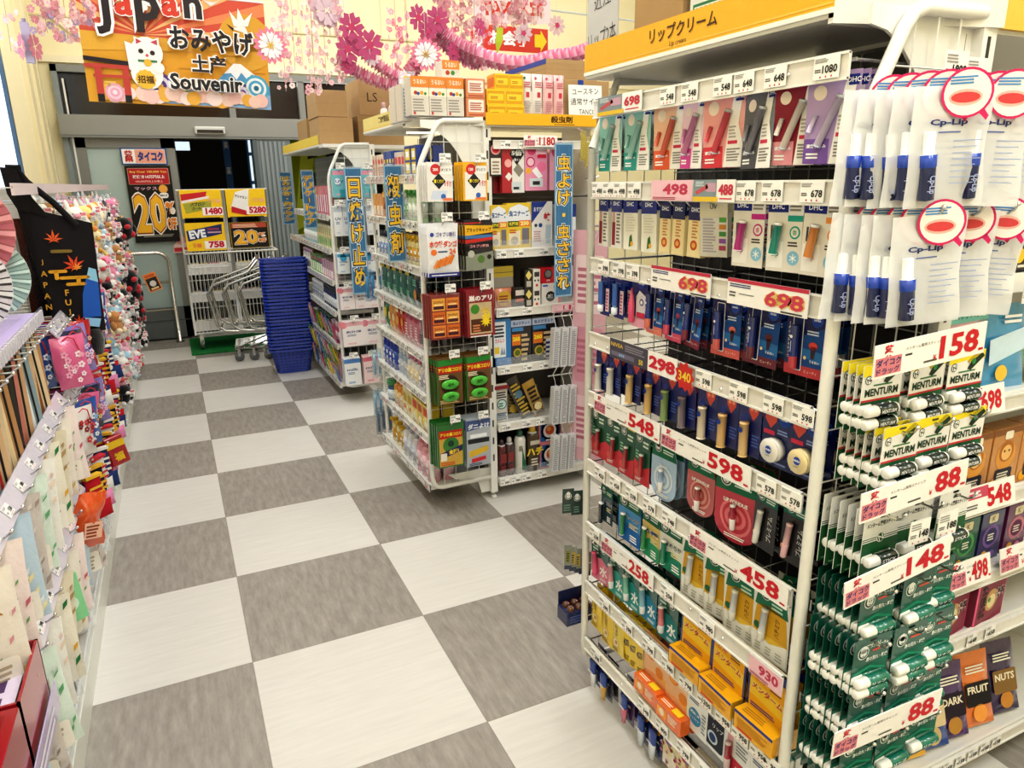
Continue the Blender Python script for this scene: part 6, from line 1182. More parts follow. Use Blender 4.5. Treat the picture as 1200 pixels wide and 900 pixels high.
MRp(g_box('mosquito_coil_box', .128, .125, .1, '#d8848c', coil, side='#c9a0a0'), 1.575, .2405, 'square blue and pink coil box, stacked on another', 1.47, cat='box')
MRp(g_box('patterned_box', .11, .13, .1, '#d8c4bc', [('o', .2+.2*i, .2+.25*((i*2) % 3), .07, ['#c8506a', '#3a5a8a', '#d8a03a', '#c8506a'][i], 1) for i in range(4)], side='#d0b8b0'), 1.70, .24, 'speckled beige box right of the stacked coil boxes', 1.5, cat='box')
MRp(g_box('patterned_box', .11, .14, .1, '#a8b4c4', []), 1.72, .1, 'grey blue box below the speckled beige box', 1.5, cat='box')
# ---- white bundles and chains hanging from the outer edge
bd = [('f', .12, .06, .88, .94, 16, '#9aa0a8', 1)]
for r_, z in enumerate((.86, .565, .31)):
    br = MB(); br.tube([(1.79, 1.36, z+.05), (1.53, 1.36, z+.05)], .0035, '#e4e4e0', 'paint', 6)
    for k in range(3): br.tube([(1.555+.045*k, 1.36, z+.05), (1.545+.045*k, 1.30, z+.105)], .003, '#e4e4e0', 'paint', 5)
    br.build('hang_bar', MR)
    for k in range(3):
        m = MB(); m.box(-.019, .019, -.017, .017, -.195, 0, '#dcdcde', 'gloss', b=.001); m.frame((-.019, -.0172, -.195), w=.038, h=.195); draw(m, bd); m.tube([(0, .0, 0), (0, .01, .03), (0, .03, .052)], .0015, '#e9e9e6', 'paint', 4)
        tag(m.build('white_refill_box', None, (1.557+.043*k, 1.33-.006*k, z), (R(4), R(1), R(5))), f'white narrow refill box, {["left", "middle", "right"][k]} of three, {["upper", "middle", "lower"][r_]} row beside the insect shelves', 'box')
vertical_sign('s', '虫よけ・虫さされ', .098, .69, (1.578, 1.30, 1.705), 'tall blue hanging sign with yellow insect repellent lettering', R(4))
vertical_sign('s', '殺虫剤', .09, .435, (.895, 1.68, 1.62), 'blue hanging sign with three yellow characters on the insect rack', R(3))
# pink strip panel hanging at the outer edge with hooks of clear packs
m = MB(); m.box(-.002, .002, -.09, .09, -1.15, 0, '#e3b4c0', 'gloss'); m.frame((-.0022, .09, -1.15), (0, -1, 0), (0, 0, 1), (-1, 0, 0), .18, 1.15); [m.rr(.08, .06+.3*i, .92, .3+.3*i, .05, ['#eccad2', '#d89aac', '#f0d8dc'][i], 1) for i in range(3)]; [m.fine(.15, .1+.3*i, .85, .26+.3*i, 6, '#c0788c', 2, i) for i in range(3)]
tag(m.build('pink_side_panel', None, (1.70, 1.26, 1.32), (0, 0, R(30))), 'pale pink hanging strip panel beside the blue hanging sign', 'panel')
for k in range(5):
    m = MB(); m.pillow(.035, .13, .015, '#d8c46a' if k < 3 else '#c8ccd0', 'haze', 4, 6, .06); m.box(-.012, .012, -.003, .003, -.12, -.02, '#a89a4a' if k < 3 else '#9aa0a4', 'gloss'); m.tube([(0, 0, 0), (0, .05, .01)], .002, '#d0d0d0', 'metal', 4)
    tag(m.build('clear_strip_pack', None, (1.655+.025*k, 1.26, 1.755-.03*(k % 2))), 'small clear pack hanging in the gap left of the lip rack', 'pack', 'clear packs hanging between the two racks')
for k in range(4):
    m = MB(); m.tube([(-.01, 0, 0), (.0, -.07, 0), (.012, -.08, .01)], .003, '#d8dadc', 'metal', 5); m.tube([(0, 0, 0), (.02, -.03, -.1), (.0, 0, -.16)], .002, '#e4e6e8', 'paint', 4)
    tag(m.build('empty_hook', None, (1.67+.012*k, 1.25, 1.55-.07*k)), 'empty wire hook in the gap left of the lip rack', 'hook', 'empty wire hooks in the gap')
# ---- stock on top of the middle rack
veg = [('r', 0, .72, 1, 1, '#e08a3c', 1), ('t', 'うるおい', .5, .86, .13, '#f6e6d0', 2, .03, {'w': .7}), ('r', .0, .5, 1, .7, '#efe6d2', 1), ('o', .25, .58, .1, '#b8402c', 2), ('o', .4, .56, .09, '#3a5aa8', 2), ('o', .6, .58, .1, '#e0a03a', 2), ('o', .8, .56, .08, '#4a8a3a', 2), ('f', .08, .1, .92, .46, 5, '#9a9490', 1), ('r', .1, .03, .22, .1, '#c8404a', 2)]
for i in range(3): place(g_box('jelly_stock_box', .078, .155, .09, '#dcd6cc', veg, side='#d8cfc0'), (.960+.0795*i, 1.48, 1.816), (0, 0, 0), f'orange and white stock box, {["left", "middle", "right"][i]} of three on the middle rack', 'box')
place(g_box('jelly_stock_box', .078, .07, .09, '#dcd6cc', [('r', 0, .5, 1, 1, '#e08a3c', 1), ('t', 'うるおい', .5, .75, .3, '#f6e6d0', 2, .03, {'w': .7}), ('o', .3, .3, .12, '#b8402c', 2), ('o', .6, .3, .12, '#4a8a3a', 2)]), (1.11, 1.50, 1.9715), (0, 0, 0), 'small orange box on top of the three orange stock boxes', 'box')
for i in range(2): place(g_box('stock_box', .078, .155, .09, '#d6d0c8', [('f', .1, .1, .9, .9, 9, '#8a9ab4', 1)], side='#dcd0c0'), (.955, 1.60+.1*i, 1.801), (0, 0, 0), f'grey printed stock box {["just behind", "well behind"][i]} the orange stock boxes', 'box')
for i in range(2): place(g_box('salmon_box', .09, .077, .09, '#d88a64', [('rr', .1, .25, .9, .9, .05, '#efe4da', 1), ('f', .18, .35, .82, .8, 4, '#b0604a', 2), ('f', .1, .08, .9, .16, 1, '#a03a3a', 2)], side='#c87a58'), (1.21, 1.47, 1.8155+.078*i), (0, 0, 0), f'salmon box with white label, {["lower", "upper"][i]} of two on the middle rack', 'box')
yel = [('r', .05, .1, .95, .9, '#d8a21e', 1), ('r', .1, .3, .9, .72, '#f2cf3a', 2), ('f', .2, .4, .8, .6, 2, '#b8762a', 3)]
n = 0
for lv, (z, L, ys) in enumerate([(1.801, [1.31, 1.40], 1.47), (1.867, [1.31, 1.40], 1.48), (1.933, [1.345, 1.415], 1.49)]):
    for j, x in enumerate(L):
        w = .088 if lv < 2 else .068
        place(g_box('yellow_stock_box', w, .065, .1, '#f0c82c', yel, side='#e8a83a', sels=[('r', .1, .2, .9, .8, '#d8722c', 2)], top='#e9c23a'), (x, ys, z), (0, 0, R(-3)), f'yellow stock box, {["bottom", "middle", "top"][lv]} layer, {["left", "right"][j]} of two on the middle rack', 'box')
        if lv < 2:
            place(g_box('yellow_stock_box', w, .065, .1, '#f0c82c', yel, side='#e8a83a'), (x, ys+.105, z), (0, 0, 0), f'yellow stock box at the back, {["bottom", "middle"][lv]} layer, on the middle rack', 'box', f'rear yellow boxes layer {lv}')
for i in range(4):
    c, c2 = (('#ece8e4', '#c8404a') if i < 2 else ('#edc0c4', '#c8404a'))
    o = g_pouch('refill_pouch', .054, .175, .035, c, [('r', .35, .42, .65, .55, c2, 1), ('f', .15, .08, .85, .36, 6, '#b8aeb0' if i < 2 else '#c88a94', 1), ('f', .15, .66, .85, .82, 3, '#c86a74', 1), ('o', .2, .88, .12, '#3a7a5a' if i == 0 else '#c85a6a', 1)], mat='gloss')
    place(o, (1.475+.056*i, 1.47, 1.833), (0, 0, 0), ['white refill pouch next to the yellow boxes', 'white refill pouch next to the pink pouches', 'pink refill pouch, left of two', 'pink refill pouch, right of two'][i]+' on the middle rack', 'pouch')
m = MB(); m.box(-.088, .088, -.0015, .0015, 0, .14, '#efefec', 'card'); m.frame((-.088, -.0017, 0), w=.176, h=.14); m.t('ユースキン', .5, .8, .2, '#26262a', 1, .0, rot=.05, w=.8); m.t('通常サイズ', .5, .48, .22, '#26262a', 1, 0, rot=.03, w=.9); m.t('TANCO', .55, .15, .16, '#26262a', 1, 0, w=.5)
place(m.build('handwritten_sign'), (1.79, 1.47, 1.833), (R(-4), 0, R(-3)), 'white handwritten paper sign leaning on cartons on the middle rack', 'sign')
carton('cardboard_box', 1.70, 1.95, 1.52, 1.8, 1.80, 2.0, 'brown carton with blue patch behind the handwritten sign', CB, '#8c7350', {'f': [('r', .3, .7, .42, 1, '#2a4a9c', 1)]})
carton('cardboard_box', 1.62, 1.90, 1.55, 2.0, 2.002, 2.09, 'brown carton with blue edge stacked on another carton', CB, '#8c7350', {'f': [('r', 0, .8, 1, 1, CB, 1)], 'l': [('r', 0, .75, 1, 1, '#3a4a9c', 1)]})
m = MB(); m.lathe([(.036, 0, '#8fb0d0'), (.038, .01, '#a9c4e0'), (.038, .15, '#cfd8e6'), (.034, .18, '#e8b8c8'), (.018, .2, '#e8b8c8')], '#a9c4e0', 'gloss', 16); m.pillow(.08, .2, .08, '#e9eef4', 'haze', 6, 8, .02, o=(0, 0, .215)); m.frame((-.03, -.041, .09), w=.06, h=.11); m.r(0, 0, 1, .5, '#f0e8e8', 1); m.r(.05, .55, .95, .9, '#e2b83a', 1)
place(m.build('pump_refill_bottle'), (.90+.07, 1.64, 1.802), (0, 0, 0), 'tall bottle in clear wrap on the left end of the middle rack top', 'bottle')
for i in range(4): place(g_bottle('cream_bottle', .018, .12, ['#d8c8cc', '#b8c4d8', '#e8dcd8', '#8fa0c0'][i], '#c8a0a8'), (.96+.02*(i % 2), 1.86+.07*i, 1.802), (0, 0, 0), f'{["pinkish", "bluish", "cream", "steel blue"][i]} small bottle on the far end of the middle rack top', 'bottle')
# ------------------------------------------------------------------ SUN CARE GONDOLA (far)
FAR = root_at0('display_gondola', 'white sun care rack at the back, right of the blue basket stack')
net_frame(FAR, .95, 1.24, 3.42); end_plate(FAR, .97, 1.24, 3.43); post(FAR, 1.24, 3.41)
back_panel(FAR, 1.2, 3.45, 5.2, .1, 1.76, '#7d8078')
for i, z in enumerate((.13, .42, .66, .88, 1.1, 1.33)):
    shelf(FAR, .93, 1.2, 3.44, 5.2, z, 'l'); r = rail_left(FAR, .922, 3.44, 5.2, z-.01, .04)
    for k in range(12): price_tag(r, ['798', '548', '698', '880'][(k+i) % 4], (-.007, 3.5+.14*k, 0), (0, 0, -PI/2), .06, .034)
canopy(FAR, .93, 1.24, 3.56, 5.2, 1.80, None, 0, None, 0, '#e9cf5a')
m = MB(); m.box(.93, 1.24, 3.42, 3.56, 1.778, 1.80, '#e8e6e0', 'paint'); m.build('canopy_end', FAR)
FU = 'sun rack'
def T(c, cap, nm, r=.022, h=.15): return C('tube_bottle', r, h, c, cap, '#f0f0ec', neck=.8, capf=.18)
def ff(z, row, specs): shelf_fill(z, row, specs, FU, .965, 5.1, 3.48, deep=1)
ff(1.33, 'top', [(6, .07, lambda: g_card('razor_pack', .06, .2, '#d8a0ac', [('r', .2, .1, .5, .8, '#c8506a', 1), ('r', .6, .2, .8, .9, '#e9e0e4', 1)]) if 0 else g_box('pink_pack', .055, .2, .04, '#d87a90', [('r', .2, .1, .8, .7, '#f2dce2', 1)]), 'tall pink pack', 'pack'), (8, .07, lambda: g_box('green_pack', .06, .18, .04, '#7fc03a', [('r', .2, .1, .8, .5, '#e9f2d0', 1)]), 'lime green pack', 'pack')])
ff(1.10, 'fifth', [(7, .07, lambda: g_box('skin_box', .062, .16, .04, '#e4e0b8', [('r', .1, .1, .9, .45, '#7aa86a', 1), ('f', .2, .6, .8, .9, 3, '#5a7a4a', 1)]), 'cream and green box', 'box'), (8, .07, T('#a9c8d0', '#e4eef0', 'x'), 'pale blue tube', 'tube')])
ff(.88, 'fourth', [(5, .075, lambda: g_box('soap_box', .07, .13, .05, '#dcb4bc', [('r', .1, .1, .9, .5, '#f2e4e8', 1)]), 'pink box', 'box'), (6, .075, lambda: g_box('soap_box', .07, .13, .05, '#6fb04a', [('r', .1, .1, .9, .6, '#eef4dc', 1), ('r', .2, .7, .8, .9, '#d84a6a', 1)]), 'green and white box', 'box'), (5, .075, T('#e8e4e0', '#c8a0b0', 'y'), 'white tube', 'tube')])
ff(.66, 'third', [(8, .055, C('tube_bottle', .022, .15, '#27365c', '#1a2440', '#dfe4ee', neck=.8), 'navy bottle', 'bottle'), (8, .055, C('tube_bottle', .022, .14, '#c8ccd4', '#e9ecf0', '#8f98a8', neck=.8), 'silver tube', 'tube')])
ff(.42, 'second', [(4, .06, C('tube_bottle', .024, .15, '#d86a8c', '#f0d4dc', '#f4e0e8', neck=.8), 'pink tube', 'tube'), (8, .06, C('tube_bottle', .026, .16, '#2f8a3a', '#1f5a2c', '#9fd08a', neck=.8), 'green bottle', 'bottle')])
ff(.13, 'bottom', [(3, .06, lambda: g_pouch('toothbrush_pack', .05, .2, .02, '#e9a0b8', [('r', .3, .1, .7, .8, '#f6e4ea', 1)]), 'pink brush pack', 'pack'), (4, .06, lambda: g_pouch('toothbrush_pack', .05, .2, .02, '#e2c23a', [('r', .3, .1, .7, .8, '#f6f0c8', 1)]), 'yellow brush pack', 'pack'), (6, .06, lambda: g_pouch('toothbrush_pack', .05, .2, .02, '#4fae6a', [('r', .3, .1, .7, .8, '#e4f2e8', 1)]), 'green brush pack', 'pack')])
# packs hanging over the aisle side, low, leaning out
rg = random.Random(8); cols = [('#d85a8c', 'pink'), ('#5fae4a', 'green'), ('#e8c83a', 'yellow'), ('#e88aa8', 'rose'), ('#4a7ac8', 'blue'), ('#c8a0d0', 'lilac')]
for lv, (z, x) in enumerate([(.6, .90), (.42, .885), (.26, .90)]):
    for k in range(12):
        c, cn = cols[(k*5+lv*2) % 6]; key = 'tb'+cn
        pr = proto(key, lambda: g_pouch('toothbrush_pack', .06, .19, .018, c, [('r', .25, .08, .45, .85, '#f4f0ee', 1), ('r', .6, .3, .8, .9, '#f0d84a', 1)], hang=True))
        pr.put((x, 3.5+.13*k, z), (R(14+rg.uniform(-6, 6)), rg.uniform(-.1, .1), -PI/2+rg.uniform(-.3, .3)), f'{cn} toothbrush pack leaning out, {["upper", "middle", "lower"][lv]} row, {ORD[k]} from the near end', 'toothbrush pack')
        if lv == 0 or k % 3 == 0: pass
m = MB(); m.bar((.915, 3.44, .6), (.915, 5.2, .6), .003, '#c0c0bc', 'metal'); m.bar((.90, 3.44, .42), (.90, 5.2, .42), .003, '#c0c0bc', 'metal'); m.bar((.915, 3.44, .26), (.915, 5.2, .26), .003, '#c0c0bc', 'metal'); m.build('hook_bar', FAR)
def sc(name, w, h, c, head, hc, els=()): return lambda: g_card(name, w, h, c, [('r', 0, .84, 1, 1, hc, 1), ('t', head, .5, .6, .1, '#4a5a8a', 2, .02, {'w': .7}), ('f', .2, .42, .8, .52, 2, '#7a86a8', 1), ('f', .2, .08, .8, .16, 2, hc, 1)]+list(els), d=.03)
FN = [(1.626, .175, [(.998, .08, sc('sunscreen_pack', .082, .172, '#7cc4cc', 'UV', '#e8a0b4', [('o', .35, .6, .25, '#e8eef4', 1), ('r', .5, 0, 1, .3, '#3fa0b0', 1)]), 'turquoise sunscreen pack, left'), (1.19, .08, None, 'turquoise sunscreen pack, right')]),
 (1.39, .19, [(.97, .058, sc('sunscreen_box', .058, .19, '#eef0f2', 'UV', '#c4ccd4'), 'white sunscreen box, left of two'), (1.032, .058, None, 'white sunscreen box, right of two'), (1.19, .058, None, 'white sunscreen box right of the hanging sign')]),
 (1.08, .135, [(.985, .08, sc('milk_pack', .082, .135, '#eef2f4', 'UVmilk', '#4aa8d0', [('o', .5, .8, .3, '#4aa8d0', 1, 14)]), 'white pack with blue top, left'), (1.075, .08, None, 'white pack with blue top, middle'), (1.163, .08, None, 'white pack with blue top, right')]),
 (.84, .145, [(.99, .1, sc('sensitive_pack', .102, .145, '#f4ecee', '紫外線', '#e8b4bc', [('o', .08, .92, .2, '#e88a98', 1, 10)]), 'white and pink pack, upper left'), (1.096, .1, None, 'white and pink pack, upper middle'), (1.19, .1, None, 'white and pink pack, upper right')]),
 (.604, .172, [(1.015, .16, sc('large_sensitive_pack', .155, .172, '#f4ecee', '紫外線', '#e8b4bc', [('o', .06, .9, .16, '#e88a98', 1, 10)]), 'large white and pink pack, left'), (1.17, .12, None, 'large white and pink pack, right')]),
 (.34, .195, [(.99, .12, sc('body_milk_pack', .115, .195, '#eef0f2', 'milk', '#5a8ac8'), 'white pack with blue top, lowest row'), (1.125, .12, sc('body_milk_pack', .115, .195, '#f2d8d8', 'milk', '#d8788a'), 'pink pack with rose top, lowest row')])]
for i, (z, h, L) in enumerate(FN):
    pr = None
    for j, (x, w, fn, ph) in enumerate(L):
        if fn: pr = proto(f'fn{i}{j}', fn)
        hook(FAR, (x, 3.42, z-.006), .13, (0, 0, 0))
        hangrow(pr, x, 3.31, z, 2, .035, (0, 0, 0), ph+', front one on the sun rack net', ph+', behind on the sun rack net', 'sun care', None, dirv=(0, 1, 0), swing=.02)
        small_card('798', (x+.01, 3.295, z+.03), f'price label above the {ph} on the sun rack', .06, .04)
vertical_sign('s', '日焼け止め', .118, .84, (1.08, 3.26, 1.645), 'tall blue hanging sign with five yellow characters on the sun rack', R(2))
vertical_sign('s', 'デリケートケア', .09, .40, (.875, 3.80, 1.635), 'blue hanging sign left of the sun rack net', R(6))
vertical_sign('s', 'はみがき・歯ブラシ', .10, .42, (.86, 4.75, 1.64), 'blue hanging sign farthest back beside the door pillar', R(10))
carton('cardboard_box', .93, 1.16, 3.5, 3.85, 1.802, 1.975, 'brown carton on the sun rack, lower of the near stack', '#b9996f')
carton('cardboard_box', .925, 1.13, 3.5, 3.85, 1.977, 2.145, 'brown carton on the sun rack, upper of the near stack', '#b9996f')
carton('cardboard_box', .93, 1.05, 3.95, 4.35, 1.802, 2.0, 'narrow brown carton behind the near stack on the sun rack', '#a98b62')
carton('cardboard_box', 1.22, 1.55, 3.6, 4.0, 1.802, 2.0, 'brown carton behind, right of the sun rack, lower', '#a98b62')
carton('cardboard_box', 1.24, 1.55, 3.6, 4.0, 2.002, 2.24, 'brown carton with dark mark behind the sun rack, upper', '#b9996f', els={'f': [('t', 'LS', .3, .5, .25, '#4a3a2a', 1)]})
m = MB(); m.box(1.26, 2.4, 3.5, 4.1, 1.775, 1.80, '#e4e2da', 'paint'); [m.box(a, a+.04, 4.06, 4.1, 0, 1.775, WH, 'paint') for a in (1.27, 2.34)]; tag(m.build('rear_shelf_rack'), 'white rack frame standing behind the sun rack', 'rack')
# ------------------------------------------------------------------ banner, signs and blossoms hung from the ceiling
m = MB(); w, h = 1.15, .70; m.eps = .0012
N = 10
for i in range(N):
    pass
m.box(-w/2, w/2, -.001, .001, -h, 0, '#e0a02c', 'print'); m.frame((-w/2, -.0015, -h), w=w, h=h)
m.p([(0, .45), (1, .62), (1, 1), (0, 1)], '#d2543c', 1)
for i in range(12):
    a = R(-32+i*17.5); b = a+R(8)
    pts = [(.32, .62)]; L = 1.6
    x1, y1 = .32+L*math.cos(a), .62+L*math.sin(a); x2, y2 = .32+L*math.cos(b), .62+L*math.sin(b)
    # clip rays to the cloth by scaling
    def clip(x, y):
        dx, dy = x-.32, y-.62; s = 1e9
        if dx > 0: s = min(s, .68/dx)
        if dx < 0: s = min(s, -.32/dx)
        if dy > 0: s = min(s, .38/dy)
        if dy < 0: s = min(s, -.12/dy)
        return (.32+dx*s*.999, .62+dy*s*.999)
    m.p([(.32, .62), clip(x1, y1), clip(x2, y2)], '#e98a5a' if i % 2 else '#f0b87a', 2)
m.p([(.0, .45), (1, .55), (1, .66), (.5, .6), (0, .62)], '#e2a83a', 3); [m.r(.1+.13*i, .34+.07*(i % 3), .2+.13*i, .35+.07*(i % 3), '#c98a20', 3) for i in range(7)]
m.o(.88, .62, .16, '#dba437', 3)
# snow capped mountain, waves
m.p([(.62, .12), (.8, .42), (.84, .42), (1, .22), (1, .12)], '#5a9cc8', 4); m.p([(.74, .32), (.8, .42), (.84, .42), (.93, .31), (.9, .33), (.87, .28), (.84, .34), (.81, .27), (.78, .33)], '#f2f2f2', 5); m.p([(.3, .02), (1, 0), (1, .14), (.6, .16), (.3, .12)], '#8fb4d8', 5)
def fan(cx, cy, r, cs, l):
    for i, c in enumerate(cs): m.o(cx, cy, r*(1-i/len(cs)), c, l+i, 20)
fan(.92, .2, .075, ['#4fa8c8', '#e8eef2', '#4fa8c8', '#e8eef2', '#27708c'], 6); fan(.38, .17, .075, ['#5a3f8c', '#e8e0f0', '#5a3f8c', '#e8b04a'], 6); fan(.48, .14, .05, ['#a8c05a', '#eef0d8', '#a8c05a'], 6); fan(.84, .15, .055, ['#6a3f8c', '#e8e0f0', '#7a5a9c'], 6)
rgd = random.Random(2)
for i in range(26): x = i/26; m.o(x+.02, .085+.02*math.sin(i*1.3)+.0, .036+.01*rgd.random(), ['#f0c4b8', '#f6ddd4', '#eab04a', '#f2cdbc'][i % 4], 11+i % 3, 14) if .04 < x < .94 else None
# gate
m.r(.05, .02, .085, .34, '#c04438', 14); m.r(.19, .02, .225, .34, '#c04438', 14); m.p([(-.0, .36), (.0, .4), (.24, .37), (.24, .33)], '#2a1c1c', 15); m.r(.0, .3, .23, .335, '#c04438', 15); m.r(.04, .22, .235, .245, '#c04438', 15); m.r(.05, .0, .085, .07, '#1e1a1c', 16); m.r(.19, .0, .225, .07, '#1e1a1c', 16); m.fine(.09, .14, .18, .2, 2, '#e8c05a', 15)
fan(.14, .09, .05, ['#e8a4b4', '#f2c8d0', '#e8a4b4', '#f6dde0'], 15)
# beckoning cat, generic
m.o(.32, .27, .085, '#f6f2ea', 17); m.o(.33, .46, .085, '#f6f2ea', 18); m.p([(.27, .52), (.27, .6), (.32, .56)], '#f6f2ea', 17); m.p([(.34, .56), (.4, .6), (.4, .52)], '#f6f2ea', 17); m.p([(.28, .53), (.28, .58), (.31, .555)], '#c8485a', 19); m.p([(.355, .555), (.39, .58), (.39, .53)], '#c8485a', 19)
m.p([(.23, .3), (.27, .3), (.27, .52), (.22, .55)], '#f6f2ea', 16); m.o(.3, .47, .013, '#2a1c1c', 20); m.o(.36, .46, .013, '#2a1c1c', 20); m.o(.33, .435, .008, '#d2545a', 20); m.r(.28, .375, .38, .395, '#3f7a4a', 20); m.o(.33, .37, .02, '#e8b83a', 21)
m.star(.31, .22, .055, .05, 12, '#e8b83a', 20); m.t('招福', .31, .22, .07, '#5a3a12', 21, .03); m.o(.385, .33, .03, '#f6f2ea', 20)
# crane
m.p([(.80, .74), (.88, .78), (.9, .7)], '#f4efe8', 6); m.p([(.82, .76), (.80, .9), (.84, .82), (.85, .93), (.88, .82), (.93, .9), (.9, .77)], '#f6f2ea', 6); m.p([(.78, .78), (.82, .74), (.81, .72)], '#2a1c1c', 7); m.r(.89, .68, .93, .7, '#2a1c1c', 7); m.p([(.66, .97), (.7, .92), (.76, .99), (.72, .96)], '#e8dcd8', 6)
def outl(t, x, y, hh, c, l, w_=None, **k): m.t(t, x, y, hh*1.1, '#f8f2ec', l, .09, w_*1.06 if w_ else None, **k); m.t(t, x, y, hh, c, l+1, .03, w_, **k)
for i, (c, x, y, hh) in enumerate([('J', .13, .79, .40), ('a', .24, .86, .19), ('p', .36, .80, .34), ('a', .48, .88, .18), ('n', .60, .88, .19)]): outl(c, x, y, hh, '#2a1f20' if i % 2 == 0 else '#d2402c', 30+2*i, None)
outl('おみやげ', .69, .60, .22, '#1e1a1e', 42, .46, rot=-.02); outl('土产', .66, .385, .17, '#2a2426', 45, .19); outl('Souvenir', .64, .215, .15, '#222024', 48, .40)
b = m.build('souvenir_banner', None, (.155, 4.1, 2.775), (0, R(1.5), R(-3)))
k = MB(); [k.tube([(x, 0, 0), (x, 0, CH-2.775-.05)], .002, '#dddddd', 'paint', 4) for x in (-.5, .5)]; k.tube([(-w/2, 0, 0), (w/2, 0, 0)], .006, '#e8e4dc', 'paint', 6); k.build('hanging_line', b)
tag(b, 'large orange and red souvenir banner with Japan lettering hung above the door', 'banner')
# cash desk sign
m = MB(); w, h = .80, .215; m.box(-w/2, w/2, -.003, .003, -h, 0, '#d2402f', 'print'); m.eps = .001; m.frame((-w/2, -.0035, -h), w=w, h=h); m.r(.03, .12, .14, .88, '#f6f0ea', 1); m.t('レジ', .085, .5, .4, '#d2402f', 2, .04, w=.09); m.t('お会計', .49, .52, .62, '#fbf6f2', 1, .05, w=.52)
m.p([(.82, .24), (.82, .76), (.9, .76), (.9, .95), (.985, .5), (.9, .05), (.9, .24)], '#f4cf2a', 2)
s = m.build('cashier_sign', None, (3.07, 5.0, 2.94)); k = MB(); [k.tube([(x, 0, 0), (x, 0, CH-2.94)], .003, '#e8e8e4', 'paint', 4) for x in (-.3, .3)]; k.build('hanging_line', s); tag(s, 'red hanging cashier sign with white characters and yellow arrow', 'sign')
m = MB(); w, h = .8, .2; m.box(-w/2, w/2, -.002, .002, -h, 0, '#f0dfe0', 'print'); m.eps = .001; m.frame((-w/2, -.0025, -h), w=w, h=h); m.t('TAX FREE', .5, .55, .5, '#d2402f', 1, .05, w=.8)
s = m.build('tax_free_sign', None, (2.62, 4.0, 2.95), (0, R(-6), R(14))); k = MB(); [k.tube([(x, 0, 0), (x*.98, 0, CH-2.95)], .003, '#e8e8e4', 'paint', 4) for x in (-.3, .3)]; k.build('hanging_line', s); tag(s, 'pale pink hanging sign with red letters behind the blossoms', 'sign')
m = MB(); m.tube([(-.9, 5.2, 3.27), (6, 5.2, 3.1)], .009, '#d4dad8', 'paint', 6); [m.tube([(x, 5.2, 3.25-.02*x), (x, 5.2, CH)], .004, '#d4dad8', 'paint', 5) for x in (.9, 2.2, 3.6, 5)]; tag(m.build('hanging_rail'), 'thin pale rail hung across the ceiling behind the decorations', 'rail')
# flowers
def petal_ring(m, c, r, col, col2, tilt, face_, n=5, notch=.16, edge=None, mat='cloth'):
    """a five petal paper flower in the plane spanned by face_ (angle about z) and tilt"""
    M = Matrix.Translation(c) @ Matrix.Rotation(face_, 4, 'Z') @ Matrix.Rotation(tilt, 4, 'Y')
    for i in range(n):
        a = 2*PI*i/n; pts = []
        for t, rr in ((-.1, .12), (-.5, .55), (-.46, .85), (-.2, 1.02), (0, 1-notch), (.2, 1.02), (.46, .85), (.5, .55), (.1, .12)):
            q = a+t*(2*PI/n)*.96; pts.append((rr*r*math.cos(q), -.06*r*math.sin(rr*2)+.02*r*(i % 2), rr*r*math.sin(q)))
        vs = [tuple(M @ Vector(p)) for p in pts]; m.add(vs, [tuple(range(len(vs)))], col, mat)
        if edge:
            q = [tuple(M @ Vector((x*.74, y-.004, z*.74))) for x, y, z in pts]; m.add(q, [tuple(range(len(q)))], col2, mat)
            q = [tuple(M @ Vector((x*.74, y+.004, z*.74))) for x, y, z in pts]; m.add(q, [tuple(range(len(q)))], col2, mat)
    if edge:
        for i in range(7): a = 2*PI*i/7; m.add([tuple(M @ Vector(p)) for p in ((0, -.08*r, 0), (.28*r*math.cos(a), -.07*r, .28*r*math.sin(a)), (.2*r*math.cos(a+.35), -.07*r, .2*r*math.sin(a+.35)))], [(0, 1, 2)], edge, mat)
rgf = random.Random(17)
def string_to(m, c, r=.0012): m.tube([tuple(c), (c[0], c[1], CH)], r, '#e4d8d8', 'paint', 3)
def big(x, y, z, r, kind, lb):
    m = MB()
    if kind == 'w':
        petal_ring(m, (x, y, z), r, '#e88aa8', '#eceaf2', rgf.uniform(-.2, .2), rgf.uniform(-.4, .4), 8, .2, '#e0c03a')
    elif kind == 'g': petal_ring(m, (x, y, z), r, '#d8b8c4', '#d8ccd8', .2, rgf.uniform(-.5, .5), 6, .12); petal_ring(m, (x, y-.02, z-.02), r*.7, '#dcc4d0', '#d8ccd8', .5, .3, 6, .12)
    elif kind == 't': m.tube([(x, y, z+.12), (x, y, z+.02)], .012, '#c8bcd4', 'cloth', 6); [petal_ring(m, (x+.03*i, y, z-.02), r, '#d88a9c', '#c8bcd4', 1.3, 1.2*i, 5, .2) for i in (-1, 1)]; m.box(x-.02, x+.02, y-.02, y+.02, z-.1, z+.1, '#c8bcd8', 'cloth')
    else: petal_ring(m, (x, y, z), r, kind, kind, rgf.uniform(-.4, .4), rgf.uniform(-.6, .6), 5, .26); m.add([(x+.3*r*math.cos(a*PI/2.5), y-.012, z+.3*r*math.sin(a*PI/2.5)) for a in range(5)], [(0, 1, 2, 3, 4)], '#c04a72', 'cloth')
    string_to(m, (x, y+.002, z+r*.2)); tag(m.build('paper_flower'), lb, 'flower decoration')
PK = '#b9557e'
def atp(px, py, Y):      # world point in the plane y = Y for a sight line given by its slopes
    return None
